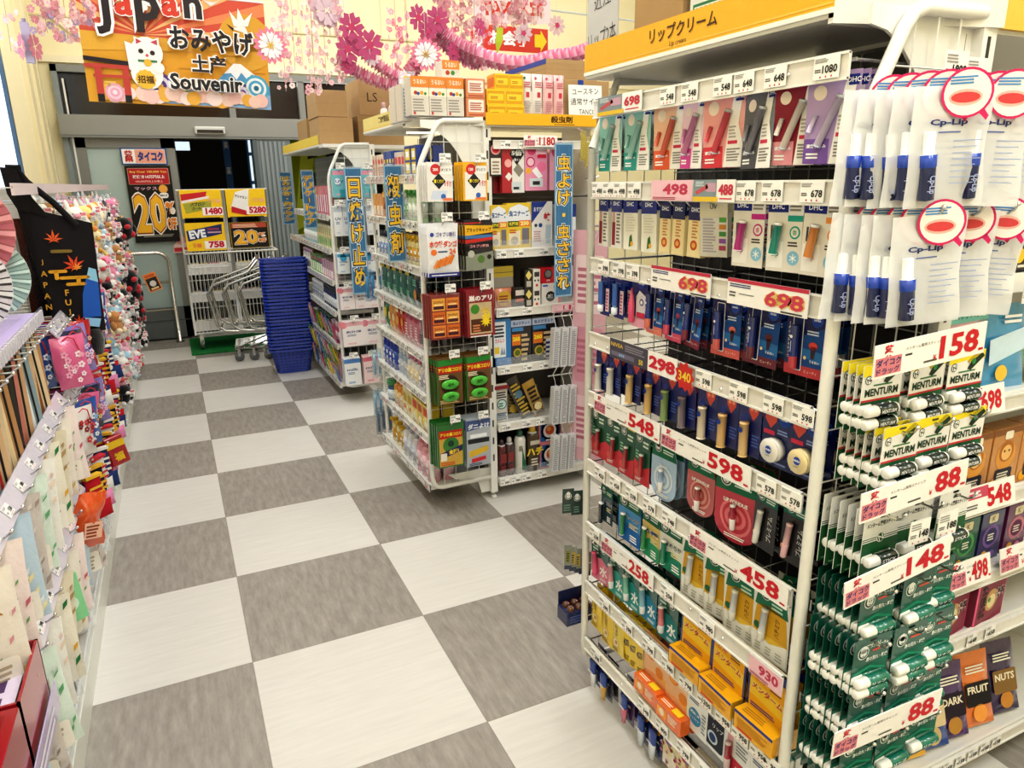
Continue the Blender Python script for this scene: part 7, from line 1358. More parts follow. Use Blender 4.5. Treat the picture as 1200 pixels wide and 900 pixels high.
FL = [(.585, 2.93, 2.30, .10, 'w', 'white paper flower with pink tips right of the souvenir banner'), (1.50, 2.9, 2.30, .10, 'w', 'white paper flower with pink tips above the orange stock boxes'),
      (.93, 3.0, 2.53, .11, 'g', 'greyish pink paper flower at the top, right of the banner'), (-.63, 3.3, 2.30, .07, 't', 'grey and pink tulip shaped tassel left of the banner'),
      (1.06, 2.95, 2.43, .085, PK, 'deep pink star blossom high above the sun rack'), (1.15, 2.9, 2.33, .09, PK, 'deep pink blossom hanging lower above the sun rack'), (1.03, 2.95, 2.31, .085, PK, 'deep pink blossom left of its lower neighbour'), (1.03, 2.97, 2.22, .05, PK, 'small deep pink blossom tip above the brown cartons'),
      (1.46, 2.9, 2.50, .08, PK, 'deep pink blossom near the top edge, left of two'), (1.60, 2.95, 2.51, .08, PK, 'deep pink blossom near the top edge, right of two'), (1.52, 2.9, 2.43, .06, PK, 'small deep pink blossom under the top pair'), (1.95, 3.1, 2.52, .06, PK, 'deep pink blossom left of the green leaf'),
      (.42, 2.95, 2.62, .09, PK, 'deep pink blossom over the top right corner of the banner'), (1.70, 2.95, 2.33, .07, '#b8507a', 'edge on rose blossom left of the cashier sign'), (-.30, 3.1, 2.60, .07, '#d88aa0', 'dusty pink blossom over the left corner of the banner'),
      (1.18, 2.98, 2.28, .055, '#f0dfe6', 'pale blossom among the deep pink ones'), (2.02, 2.6, 2.40, .06, '#cdb4bc', 'greyish blossom hanging before the cashier sign'), (2.25, 2.6, 2.46, .06, '#d8b8bc', 'greyish blossom near the lip rack sign')]
for f in FL: big(*f)
m = MB(); m.add([(2.07, 3.1, 2.36), (2.11, 3.09, 2.44), (2.12, 3.1, 2.53), (2.08, 3.11, 2.53), (2.06, 3.1, 2.44)], [(0, 1, 2, 3, 4)], '#a8b83a', 'cloth'); string_to(m, (2.1, 3.1, 2.53)); tag(m.build('paper_leaf'), 'single yellow green leaf hanging before the cashier sign', 'leaf')
# strands of small pale blossoms
def strand(x, y, ztop, zbot, n, sp, lb, c=('#f2ccd0', '#f8e4e2', '#eab4bc'), r=.017, g='hanging strands of pale blossoms'):
    m = MB(); rg = random.Random(int(x*1000)+n)
    m.tube([(x, y, CH), (x+.01, y, (ztop+zbot)/2), (x, y, zbot)], .0018, '#c8a890', 'paint', 4)
    for i in range(n):
        z = zbot+(ztop-zbot)*(rg.random()**(1.5)); a = rg.random()*6.28; q = sp*(.3+.7*rg.random())
        petal_ring(m, (x+q*math.cos(a), y+q*math.sin(a)*.6, z), r*rg.uniform(.7, 1.15), rg.choice(c), '#fff', rg.uniform(-1, 1), rg.uniform(-1.2, 1.2), 5, .12)
    tag(m.build('blossom_strand'), lb, 'flower decoration', g)
SX = [(.66, 3.0, 2.07, 45), (.74, 3.1, 2.2, 40), (.83, 3.0, 2.06, 55), (.91, 3.05, 2.12, 50), (.98, 3.0, 2.13, 60), (.87, 3.2, 2.3, 40), (1.05, 3.1, 2.2, 45), (.70, 3.2, 2.3, 40)]
for i, (x, y, zb, n) in enumerate(SX): strand(x, y, 2.85, zb, n, .05, 'pale pink blossom strand in the curtain right of the banner')
for i, (x, y, zb, n) in enumerate([(-.52, 3.2, 2.34, 60), (-.42, 3.1, 2.30, 60), (-.34, 3.3, 2.42, 55)]): strand(x, y, 2.85, zb, n, .07, 'thick pink blossom strand left of the banner', ('#e8b4b8', '#f4d4d0', '#d8949c', '#b8a0c0'), .022, 'blossom strands left of the banner')
strand(-.74, 3.5, 2.75, 2.28, 25, .07, 'sparse pale blossom strand at the far left above the fans')
for i, (x, y, zb, n) in enumerate([(1.75, 3.2, 2.56, 60), (1.95, 3.2, 2.55, 60), (2.12, 3.3, 2.57, 60), (2.3, 3.3, 2.60, 60), (2.48, 3.4, 2.62, 55)]): strand(x, y, 2.9, zb, n, .11, 'dusty pink blossom bunch along the top edge', ('#d8a0a8', '#e4b8b8', '#c88a94', '#e8ccc4'), .026, 'dusty pink blossom bunches at the top')
for i, (x, y, zb, n) in enumerate([(1.93, 3.4, 2.36, 50), (2.03, 3.4, 2.32, 55), (2.13, 3.5, 2.36, 25), (1.5, 3.3, 2.24, 30), (1.4, 3.2, 2.2, 30)]): strand(x, y, 2.6, zb, n, .09, 'pink blossom strand in front of the cashier sign' if i < 3 else 'pink blossom strand above the orange stock boxes', ('#e88aa4', '#f2b4c4', '#f6d8dc'), .02, 'pink strands by the cashier sign' if i < 3 else 'pink strands above the orange boxes')
# folded paper garland
def garland(P, r, lb, seg=26, c=('#f0a2bd', '#f8cdd9', '#e688a8')):
    m = MB(); P = [Vector(p) for p in P]; pts = []
    for i in range(len(P)-1):
        a, b = P[i], P[i+1]; L = (b-a).length
        for k in range(seg):
            t = k/seg; q = a.lerp(b, t); q.z -= .16*L*math.sin(t*PI)*.5; pts.append(q)
    pts.append(P[-1]); n = 10
    for i in range(len(pts)-1):
        a, b = pts[i], pts[i+1]; d = (b-a).normalized(); x = d.cross(Vector((0, 0, 1))).normalized(); z = x.cross(d)
        mid = (a+b)/2; ra, rb = r*.55, r
        ring = lambda c, q, off: [tuple(c+x*(q*(1+.18*(k % 2))*math.cos(2*PI*k/n+off))+z*(q*(1+.18*(k % 2))*math.sin(2*PI*k/n+off))) for k in range(n)]
        A, Mi, Bv = ring(a, ra, 0), ring(mid, rb, .3), ring(b, ra, 0); vs = A+Mi+Bv
        m.add(vs, [(k, (k+1) % n, n+(k+1) % n, n+k) for k in range(n)]+[(n+k, n+(k+1) % n, 2*n+(k+1) % n, 2*n+k) for k in range(n)], [c[(k+i) % 3] for k in range(n)]*2, 'cloth')
    for p in (P[0], P[-1]): string_to(m, p)
    tag(m.build('paper_garland'), lb, 'garland')
garland([(.99, 3.1, 2.28), (1.45, 3.0, 2.12)], .042, 'pink folded paper garland swag left of the middle peak')
garland([(1.06, 3.05, 2.40), (1.42, 3.0, 2.15)], .04, 'second pink paper garland swag crossing behind the deep pink blossoms', 20)
garland([(1.42, 3.0, 2.2), (1.60, 3.0, 2.49)], .05, 'pink paper garland rising to its peak above the orange boxes', 16)
garland([(1.60, 3.0, 2.49), (1.86, 3.0, 2.34), (2.5, 3.1, 2.37), (3.0, 3.1, 2.56)], .05, 'long pink paper garland running right below the cashier sign', 24)
garland([(1.62, 3.1, 2.46), (1.95, 3.1, 2.30)], .045, 'short pink paper garland beside the peak', 16)
# ------------------------------------------------------------------ door posters, wire cages, trolleys, baskets
def twenty(m, x, y, w, h, l=3):
    for dx, t, ww, hh, yy in ((0, '2', .42, 1, 0), (.42, '0', .42, 1, 0)):
        m.t(t, x+(dx+.2)*w, y+yy, h*1.16, '#f6ece0', l, .07, ww*w*1.12); m.t(t, x+(dx+.2)*w, y+yy, h*1.07, '#8a2f1a', l+1, .04, ww*w*1.03); m.t(t, x+(dx+.2)*w, y+yy, h, '#f2b72c', l+2, .03, ww*w*.94)
    for t, yy in (('%', .14), ('OFF', -.28)): m.t(t, x+.97*w, y+yy*h, h*.36, '#f6ece0', l, .1, .3*w); m.t(t, x+.97*w, y+yy*h, h*.3, '#e8882c', l+1, .05, .25*w)
m = MB(); m.eps = .0008; m.box(-.2, .2, -.003, .003, -.155, 0, '#2b4c8c', 'print'); m.frame((-.2, -.0035, -.155), w=.4, h=.155); m.r(.03, .07, .97, .93, '#f0efec', 1); m.t('薬', .17, .5, .7, '#c83a3c', 2, .06, w=.18); m.r(.31, .1, .96, .9, '#e8a48c', 2); m.t('タイコク', .64, .5, .58, '#2a3f86', 3, .06, w=.56)
place(m.build('door_poster'), (-.20, BY-.075, 1.90), (0, 0, 0), 'blue edged shop name board above the black poster on the frosted door', 'sign')
m = MB(); m.eps = .0008; m.box(-.2, .2, -.003, .003, -.73, 0, '#16120f', 'print'); m.frame((-.2, -.0035, -.73), w=.4, h=.73); m.rr(.05, .76, .95, .97, .02, '#c8a48c', 1); m.rr(.06, .765, .94, .965, .02, '#b5202c', 2)
m.t('Buy Over 100,000 Yen', .5, .92, .035, '#f0d85a', 3, .02, w=.8); m.t('税抜き10万円以上', .5, .86, .045, '#f6efe8', 3, .03, w=.7); m.t('100,000円以上お買上', .5, .8, .03, '#f0c8b8', 3, .02, w=.6); m.t('マックス', .4, .71, .045, '#e4b8c8', 3, .02, w=.5); m.o(.78, .7, .1, '#e8a84a', 3); m.rr(.68, .58, .88, .65, .05, '#f2f0ec', 5); m.t('MAX', .78, .615, .03, '#2a2420', 6, .02)
twenty(m, .08, .38, .82, .5); m.fine(.2, .07, .9, .11, 2, '#9a948c', 1, 2)
place(m.build('door_poster'), (-.185, BY-.075, 1.735), (0, 0, 0), 'black discount poster with big orange 20 on the frosted glass door', 'poster')
m = MB(); m.eps = .0008; m.frame((0, 0, 0), w=1, h=1); m.p([(-.08, -.1), (.08, -.1), (.07, -.02), (0, .06), (-.07, -.02)], '#e8c8c0', 1); m.o(0, .03, .045, '#e09a98', 2); m.o(-.015, .035, .008, '#2a1c1c', 3); m.o(.015, .035, .008, '#2a1c1c', 3); m.r(-.07, -.085, .07, -.045, '#c8343c', 3)
place(m.build('door_sticker'), (.02, BY-.062, .985), (0, 0, 0), 'small red and pink sticker on the door below the black poster', 'sticker')
# roll cage with posters
RC = root_at0('roll_cage', 'white wire roll cage with goods behind the trolleys, carrying four posters')
x0, x1, y0, y1 = .03, .86, 5.72, 6.1
m = MB()
for x in (x0, (x0+x1)/2-.01, (x0+x1)/2+.01, x1):
    for y in (y0, y1): m.tube([(x, y, .16), (x, y, 1.50 if y == y1 else .93)], .011, '#dcdcd8', 'paint', 6)
for z in (.17, .93): m.tube([(x0, y0, z), (x1, y0, z), (x1, y1, z), (x0, y1, z)], .011, '#dcdcd8', 'paint', 6, closed=True)
m.tube([(x0, y1, 1.5), (x1, y1, 1.5)], .011, '#dcdcd8', 'paint', 6); m.build('cage_frame', RC)
m = MB()
for i in range(25): x = x0+(x1-x0)*i/24; m.bar((x, y0, .17), (x, y0, .93), .003, '#e2e2de'); m.bar((x, y1, .17), (x, y1, .93), .003, '#e2e2de')
for z in (.3, .42, .55, .68, .8): m.bar((x0, y0, z), (x1, y0, z), .003, '#e2e2de'); m.bar((x0, y0, z), (x0, y1, z), .003, '#e2e2de'); m.bar((x1, y0, z), (x1, y1, z), .003, '#e2e2de')
m.build('wire_panel', RC)
for z in (.2, .48, .74):
    m = MB(); m.box(x0+.01, x1-.01, y0+.01, y1-.01, z-.008, z, '#e9e9e6', 'paint'); m.box(x0+.01, x1-.01, y0+.012, y0+.016, z-.008, z+.09, '#eceae6', 'paint'); m.build('shelf', RC)
for x in (x0+.05, x1-.05):
    for y in (y0+.03, y1-.03):
        m = MB(); m.lathe([(.0, -.012), (.045, -.012), (.045, .012), (.0, .012)], '#5a5c5e', 'gloss', 14, (x, y, .057), axis='x'); m.box(x-.018, x+.018, y-.015, y+.015, .06, .16, '#b8b8b6', 'metal'); m.build('caster', RC)
def poster(name, x, z, w, h, fn, lb):
    m = MB(); m.eps = .0008; m.box(-w/2, w/2, -.003, .003, -h/2, h/2, '#f2c81e', 'print'); m.frame((-w/2, -.0035, -h/2), w=w, h=h); fn(m); place(m.build('promo_poster'), (x, y1-.02, z), (R(-3), 0, 0), lb, 'poster')
def p1(m): m.p([(.02, .6), (.62, .75), (.66, .93), (.02, .85)], '#c8242c', 1); m.p([(.02, .53), (.7, .7), (.7, .78), (.02, .62)], '#efe6e0', 2); m.p([(.1, .18), (.72, .33), (.74, .62), (.05, .52)], '#a9a83c', 1); m.t('パブロン', .4, .5, .13, '#26241c', 3, .04, w=.36, rot=.1); m.t('ゴールド', .4, .36, .1, '#26241c', 3, .03, w=.3, rot=.1); m.t('超特価', .8, .6, .14, '#f0b090', 3, .05, w=.3); m.r(.5, .1, 1, .38, '#f6f0ec', 4); m.t('1480', .78, .25, .24, '#c0143c', 5, .05, w=.42); m.fine(.05, .0, .95, .05, 1, '#3a3420', 2)
def p2(m): m.p([(.25, .9), (.6, 1), (.52, .1), (.1, .35)], '#ece9e6', 1); m.p([(.12, .4), (.5, .22), (.5, .06), (.1, .18)], '#c0202c', 2); m.t('アリナミン', .38, .72, .1, '#2a2a30', 3, .03, w=.3, rot=-.2); m.t('超特価', .8, .6, .14, '#f0b090', 3, .05, w=.3); m.r(.48, .1, 1, .38, '#f6f0ec', 4); m.t('5280', .77, .25, .24, '#c0143c', 5, .05, w=.44); m.fine(.05, .0, .95, .05, 1, '#3a3420', 2)
def p3(m): m.p([(.05, .35), (.92, .58), (.94, .93), (.03, .72)], '#1c2a66', 1); m.t('EVE', .3, .6, .3, '#eef0f4', 2, .05, w=.42, rot=.1); m.r(.56, .62, .9, .67, '#c8a0b0', 2); m.r(.56, .72, .86, .8, '#8a3a5a', 2); m.t('特価', .25, .2, .16, '#e8824a', 3, .06); m.r(.45, .06, 1, .34, '#f6f0ec', 3); m.t('758', .75, .21, .24, '#c0143c', 4, .05, w=.4)
def p4(m): m.r(.01, .01, .99, .99, '#1b1512', 1); m.r(.04, .78, .96, .97, '#b8503c', 2); m.fine(.08, .8, .9, .95, 3, '#f0c8a8', 3, 2); twenty(m, .1, .42, .74, .52, 4)
poster('a', .245, 1.37, .37, .27, p1, 'yellow poster with green box reading 1480, upper left above the cages')
poster('b', .655, 1.37, .37, .27, p2, 'yellow poster with white and red pack reading 5280, upper right above the cages')
poster('c', .245, 1.06, .36, .27, p3, 'yellow poster with navy pack reading 758, lower left above the cages')
poster('d', .655, 1.06, .36, .25, p4, 'small black 20 percent poster, lower right above the cages')
rg = random.Random(4)
for lv, z in enumerate((.2, .48, .74)):
    for k in range(9):
        c, cn = [('#d8cfa4', 'cream'), ('#c8b878', 'straw'), ('#d86a9c', 'pink'), ('#e8e0d0', 'white'), ('#3a5a9c', 'blue'), ('#e0c23a', 'yellow')][(k+lv*3) % 6]
        pr = proto('cg'+cn, lambda: g_box('small_carton', .075, .09, .1, c, [('f', .1, .2, .9, .8, 4, '#6a5a3a', 1)])); pr.put((x0+.075+.085*k, y0+.1, z), (0, 0, rg.uniform(-.2, .2)), f'{cn} small carton in the cage, {["lower", "middle", "upper"][lv]} shelf, {ORD[k]} from the left', 'carton')
# shopping trolleys
def trolley():
    r = empty('shopping_trolley'); g = '#c9cac8'
    m = MB(); m.tube([(0, -.2, .86), (-.03, -.2, .90), (-.12, -.2, .80), (-.42, -.2, .70), (-.47, -.2, .62), (-.42, -.2, .34), (-.36, -.2, .29), (.25, -.2, .22)], .0135, g, 'metal', 8); m.tube([(0, .2, .86), (-.03, .2, .90), (-.12, .2, .80), (-.42, .2, .70), (-.47, .2, .62), (-.42, .2, .34), (-.36, .2, .29), (.25, .2, .22)], .0135, g, 'metal', 8)
    m.tube([(-.47, -.2, .62), (-.47, .2, .62)], .011, g, 'metal', 8); m.tube([(-.4, -.2, .3), (-.4, .2, .3)], .011, g, 'metal', 8)
    f = m.build('frame', r)
    m = MB(); m.tube([(-.03, -.2, .90), (-.03, .2, .90)], .016, '#3a3c40', 'gloss', 8); h_ = m.build('handle', r)
    m = MB(); m.tube([(-.3, -.21, .12), (.3, -.16, .12), (.3, .16, .12), (-.3, .21, .12)], .011, g, 'metal', 8, closed=True)
    for i in range(7): y = -.15+.05*i; m.bar((-.3, y, .13), (.3, y*.9, .2), .004, g, 'metal')
    m.tube([(-.3, -.2, .12), (.05, -.19, .25), (.25, -.18, .22)], .008, g, 'metal', 6); b = m.build('lower_rack', r)
    ws = []
    for x, y in ((-.27, -.2), (-.27, .2), (.27, -.15), (.27, .15)):
        m = MB(); m.lathe([(0, -.012), (.043, -.012), (.043, .012), (0, .012)], '#6f7274', 'gloss', 14, (x, y, .045), axis='y'); m.box(x-.012, x+.012, y-.018, y+.018, .05, .12, '#a8aaac', 'metal'); ws.append(m.build('wheel', r))
    return reg(r, f, h_, b, *ws)
tp = proto('trolley', trolley)
for i in range(3): tp.put((.65+.125*i, 5.28-.02*i, 0), (0, 0, R(-6)), ['first steel trolley of the nested row, leftmost loop', 'second steel trolley, in the middle of the nested row', 'third steel trolley, nearest the blue baskets'][i], 'trolley')
# hand baskets
def basket():
    m = MB(); b = '#1c3fae'; W, D, H = .345, .25, .21; w, d = .27, .18
    def ring(a, c, z): return [(-a/2+.03, -c/2, z), (a/2-.03, -c/2, z), (a/2, -c/2+.03, z), (a/2, c/2-.03, z), (a/2-.03, c/2, z), (-a/2+.03, c/2, z), (-a/2, c/2-.03, z), (-a/2, -c/2+.03, z)]
    A, Bm, Ri, Ro, Rl = ring(w, d, 0), ring(W, D, H), ring(W-.012, D-.012, H), ring(W+.03, D+.03, H), ring(W+.03, D+.03, H-.018)
    m.add(A, [tuple(range(8))[::-1]], b, 'gloss')
    m.add(A+Bm+Ro+Rl, [(i, (i+1) % 8, 8+(i+1) % 8, 8+i) for i in range(8)]+[(8+i, 8+(i+1) % 8, 16+(i+1) % 8, 16+i) for i in range(8)]+[(16+i, 16+(i+1) % 8, 24+(i+1) % 8, 24+i)[::-1] for i in range(8)], b, 'gloss')
    for k in range(7):                                           # rows of openings
        z = .02+.026*k; t = z/H; hw = (w+(W-w)*t)/2; hd = (d+(D-d)*t)/2; dk = '#0c1d58'
        for j in range(9): x = (-.8+.2*j)*hw; m.box(x-.009, x+.009, -hd-.0015, -hd+.001, z, z+.013, dk, 'gloss')
        for j in range(6): y = (-.75+.3*j)*hd; m.box(-hw-.0015, -hw+.001, y-.009, y+.009, z, z+.013, dk, 'gloss'); m.box(hw-.001, hw+.0015, y-.009, y+.009, z, z+.013, dk, 'gloss')
    o = m.build('shopping_basket'); h_ = MB(); h_.tube([(-W/2-.01, 0, H+.004), (-W/2+.02, -D*.46, H+.007), (W/2-.02, -D*.46, H+.007), (W/2+.01, 0, H+.004)], .006, '#17338c', 'gloss', 6); return reg(o, h_.build('handle', o))
bp = proto('basket', basket)
for i in range(27):
    w_ = 'lowest blue basket of the stack, standing on the floor' if i == 0 else 'top blue basket of the stack' if i == 26 else f'blue basket in the stack, {ORD[i-1] if i < 21 else ORD[26-i-1]} {"above the lowest one" if i < 21 else "below the top one"}'
    bp.put((.745+.0012*i*0, 4.55, .002+.0285*i), (0, 0, R(-4+1.5*math.sin(i*2))), w_, 'basket', 'stacked blue baskets' if 0 < i < 26 else None)
# ------------------------------------------------------------------ SOUVENIR RACK along the left wall
SR = root_at0('souvenir_rack', 'long white souvenir rack along the left wall with plush toys and towels')
m = MB(); m.box(-.95, -.49, -.9, 5.95, .0, .09, '#e6e4da', 'paint'); m.box(-.49, -.47, -.9, 5.95, .0, .10, '#dedfd6', 'paint'); m.build('base_deck', SR)
m = MB(); m.box(-.474, -.472, -.9, 5.95, .09, .15, '#dfe8e8', 'clear'); m.box(-.477, -.469, -.9, 5.95, .148, .154, '#eef2ee', 'clear'); m.build('clear_guard', SR)
m = MB(); m.box(-.93, -.915, -.9, 5.95, .09, 1.54, '#c9c6be', 'paint'); m.build('back_panel', SR)
m = MB()
for y in (1.38, 2.9, 4.4, 5.93): m.box(-.93, -.90, y, y+.03, 0, 1.56, WH, 'paint')
m.build('uprights', SR)
m = MB()
for k in range(48): m.bar((-.9, 1.3+.098*k, 1.545), (-.52, 1.3+.098*k, 1.545), .0022, '#d8d4d2', 'paint')
for x in (-.9, -.7, -.52): m.bar((x, 1.3, 1.547), (x, 5.95, 1.547), .004, '#e0d4d4', 'paint')
m.box(-.525, -.515, 1.3, 5.95, 1.52, 1.56, '#e4d6d8', 'paint'); m.build('top_wire_shelf', SR)
m = MB(); m.box(-.92, -.52, -.9, 1.38, 1.095, 1.113, '#e9e6ea', 'paint')
for k in range(60): m.box(-.52, -.512, -.9+.038*k, -.88+.038*k, 1.085, 1.125, '#d8d4dc', 'paint')
m.box(-.518, -.514, -.9, 1.38, 1.11, 1.135, '#e8e4c8', 'clear'); s_ = m.build('shelf', SR)
m = MB(); m.box(-.9, -.53, -.85, 1.34, 1.114, 1.118, '#b9a9d6', 'print'); [m.o if 0 else m.box(-.86+.04*(k % 7), -.84+.04*(k % 7), -.8+.05*k, -.78+.05*k, 1.118, 1.1185, '#e6dff2', 'print') for k in range(42)]; tag(m.build('lavender_sheet', None), 'lavender patterned sheet on the shelf under the folding fans', 'sheet')
def lrail(y0, y1, z, x=-.505, n=6, t=35):
    m = MB(); m.box(-.003, .003, y0, y1, -.028, .028, '#d6cfda', 'gloss'); r = m.build('price_rail', SR, (x, 0, z), (0, R(-t), 0))
    for k in range(n): price_tag(r, ['698', '550', '880', '398'][k % 4], (.005, y0+(y1-y0)*(k+.5)/n, 0), (0, 0, PI/2), .05, .03)
    return r
lrail(1.42, 2.85, 1.03, n=10); lrail(-.6, 1.36, .80, n=12); lrail(1.42, 2.85, .75, n=10); lrail(-.2, 1.36, .45, n=10); lrail(1.42, 2.85, .46, n=10)
for z in (1.25, .9, .6): lrail(2.95, 5.9, z, n=14)
def lhook(y, z, L=.44):
    k = ('lhook', L)
    if k not in TAGS:
        m = MB(); m.tube([(0, 0, 0), (L*.95, 0, 0), (L, 0, .014)], .0028, '#cfd2d4', 'metal', 5); m.ell((L, 0, .016), .005, '#e6e6e4', 'metal', 6, 4); TAGS[k] = m.build('hook', SR, (-.91, y, z)); return
    o = TAGS[k].copy(); COL.objects.link(o); o.parent = SR; o.location = (-.91, y, z)
rg = random.Random(31)
# ---- folding fans and the tote in front
def foldfan(r, a0, a1, c1, c2, rib, n=16, r0=.42):
    m = MB(); P = lambda q, a, y: (q*math.cos(a), y, q*math.sin(a))
    for i in range(n):
        a = a0+(a1-a0)*i/n; b = a0+(a1-a0)*(i+1)/n; y = .006*(i % 2); y2 = .006*((i+1) % 2)
        m.add([P(r*r0, a, y), P(r, a, y), P(r, b, y2), P(r*r0, b, y2)], [(0, 1, 2, 3)], c1 if i % 2 else c2, 'cloth')
        m.add([P(.01, a, y-.001), P(r*.99, a, y-.001), P(r*.99, a+.05, y-.001), P(.01, a+.2, y-.001)], [(0, 1, 2, 3)], rib, 'gloss')
    m.lathe([(.012, -.004), (.012, .008)], rib, 'gloss', 8, axis='y'); return m.build('folding_fan')
FA = [(-.70, 1.02, 1.50, .19, -40, 110, '#b4a09c', '#d9cccb', '#8a6a62', 'greyish round fan standing highest at the left edge'), (-.67, 1.20, 1.42, .18, -65, 75, '#d8808c', '#e8a4a8', '#b05a64', 'coral pink folding fan at the left edge'), (-.71, 1.05, 1.38, .18, -70, 70, '#3a3638', '#4a4648', '#1f1c1e', 'black ribbed folding fan between the pink and beige fans'),
      (-.76, .95, 1.36, .19, -80, 80, '#dcc4a8', '#e8d4bc', '#b89878', 'beige folding fan at the left edge'), (-.66, 1.04, 1.255, .16, -50, 80, '#eae8ea', '#dcdade', '#1f1c1e', 'white folding fan with black ribs'), (-.75, .92, 1.25, .18, -60, 70, '#a89c78', '#bcb08c', '#2a2620', 'olive folding fan with black ribs, lowest left'), (-.62, 1.25, 1.26, .14, -60, 60, '#b8d4cc', '#cfe4de', '#7a9a94', 'pale mint folding fan behind the white one')]
for i, (x, y, z, r, a0, a1, c1, c2, rb, lb) in enumerate(FA): place(foldfan(r, R(a0), R(a1), c1, c2, rb), (x-.03, y, z), (0, 0, R(6)), lb, 'fan')
m = MB(); m.box(-.85, -.56, .88, 1.32, 1.114, 1.15, '#cfc8d8', 'clear'); [m.bar((x-.03, y, 1.118), (x-.03, y+.01, z+.0), .003, '#d0ccd0', 'clear') for x, y, z, *_ in FA]; tag(m.build('fan_stand'), 'clear stand holding the folding fans', 'stand')
# tote
m = MB(); w, h = .25, .45
def tq(u, v): return ((u-.5+.30*(1-v)*(1-u))*w, .012*math.sin(u*7)*math.sin(v*5), -h+v*h+.07*(1-u)*v*v)
n, k_ = 8, 10; vs = [tq(i/n, j/k_) for j in range(k_+1) for i in range(n+1)]; vs2 = [(x, y+.03, z) for x, y, z in vs]; N = len(vs)
fs = [(j*(n+1)+i, j*(n+1)+i+1, (j+1)*(n+1)+i+1, (j+1)*(n+1)+i) for j in range(k_) for i in range(n)]
m.add(vs+vs2, fs+[tuple(N+q for q in f[::-1]) for f in fs]+[(j*(n+1), (j+1)*(n+1), N+(j+1)*(n+1), N+j*(n+1)) for j in range(k_)]+[(j*(n+1)+n, N+j*(n+1)+n, N+(j+1)*(n+1)+n, (j+1)*(n+1)+n) for j in range(k_)], '#211e21', 'cloth', True)
m.eps = .0012; m.frame((-w/2, -.014, -h), w=w, h=h)
def leaf(cx, cy, r, c, l, a=0):
    for i in range(7):
        t = a+R(90+(i-3)*42); q = r*(1 if i == 3 else .85 if abs(i-3) < 3 else .55)
        m.p([(cx, cy-r*.1), (cx+q*.45*math.cos(t-.28), cy+q*.45*math.sin(t-.28)*w/h), (cx+q*math.cos(t), cy+q*math.sin(t)*w/h), (cx+q*.45*math.cos(t+.28), cy+q*.45*math.sin(t+.28)*w/h)], c, l)
leaf(.42, .86, .16, '#e0602c', 4); leaf(.66, .62, .2, '#d84a24', 4, .4); leaf(.7, .6, .1, '#f09a3c', 5, .4); leaf(.62, .1, .14, '#c8401c', 4); leaf(.3, .1, .15, '#a83a1c', 4, .5)
for y0_, x0_, x1_ in ((.56, .28, .55), (.5, .42, .86), (.44, .5, .8), (.74, .35, .66)): m.rr(x0_, y0_, x1_, y0_+.028, .03, '#e2a62c' if y0_ < .7 else '#8a7434', 3)
m.rr(.36, .5, .42, .58, .02, '#e2a62c', 3); m.rr(.66, .44, .72, .52, .02, '#e2a62c', 3)
m.p([(.68, .14), (.95, .14), (.97, .46), (.8, .5), (.72, .36)], '#1f5cb8', 3); m.p([(.8, .5), (.97, .46), (.96, .58), (.86, .6)], '#8fc4e0', 3); m.p([(.7, .14), (.94, .12), (.9, .04), (.74, .06)], '#8fc0e6', 3)
for i, c in enumerate('JAPAN'): m.t(c, .22, .66-.1*i, .05, '#c8962c', 4, .02)
for i, c in enumerate('FUJI'): m.t(c, .5, .38-.09*i, .055, '#d8a22c', 4, .02)
m.p([(-.0, 1.12), (.42, 1.05), (.22, 1.22), (.06, 1.46), (-.14, 1.47), (-.10, 1.25)], '#1c1a1c', 1, 'cloth'); m.tube([(-.08, .01, .03), (-.085, .0, .08), (-.12, .0, .16), (-.125, .01, .21)], .016, '#1c1a1c', 'cloth', 6); m.tube([(.07, .01, -.01), (.0, .0, .08), (-.08, .0, .16), (-.11, .01, .21)], .013, '#1c1a1c', 'cloth', 6); m.tube([(-.14, .02, .21), (-.09, .02, .21)], .014, '#1c1a1c', 'cloth', 6)
m.lathe([(.05, -h-.10, '#1c1a1c'), (.06, -h-.04, '#1c1a1c'), (.05, -h+.01, '#1c1a1c')], '#1c1a1c', 'plush', 9, (.06, .02, 0))
place(m.build('tote_bag'), (-.475, 1.82, 1.405), (0, R(2), R(12)), 'large black tote bag with orange maple leaves hanging on the souvenir rack', 'bag')
for k in range(2):
    m = MB(); m.pillow(.16, .42, .04, ['#2a2426', '#3a2a24'][k], 'haze', 6, 8, .04); m.pillow(.14, .4, .03, ['#1c1a1e', '#5a2a1c'][k], 'cloth', 5, 8, .04); m.frame((-.07, -.02, -.4), w=.14, h=.4); m.eps = .001; leaf(.5, .3, .3, '#b8481f', 3); leaf(.4, .6, .2, '#c8782c', 3)
    place(m.build('packed_bag'), (-.54-.05*k, 1.92+.14*k, 1.42), (0, 0, R(20)), ['dark bag in clear wrap just behind the maple leaf tote', 'brown red bag in clear wrap further behind the maple leaf tote'][k], 'bag')
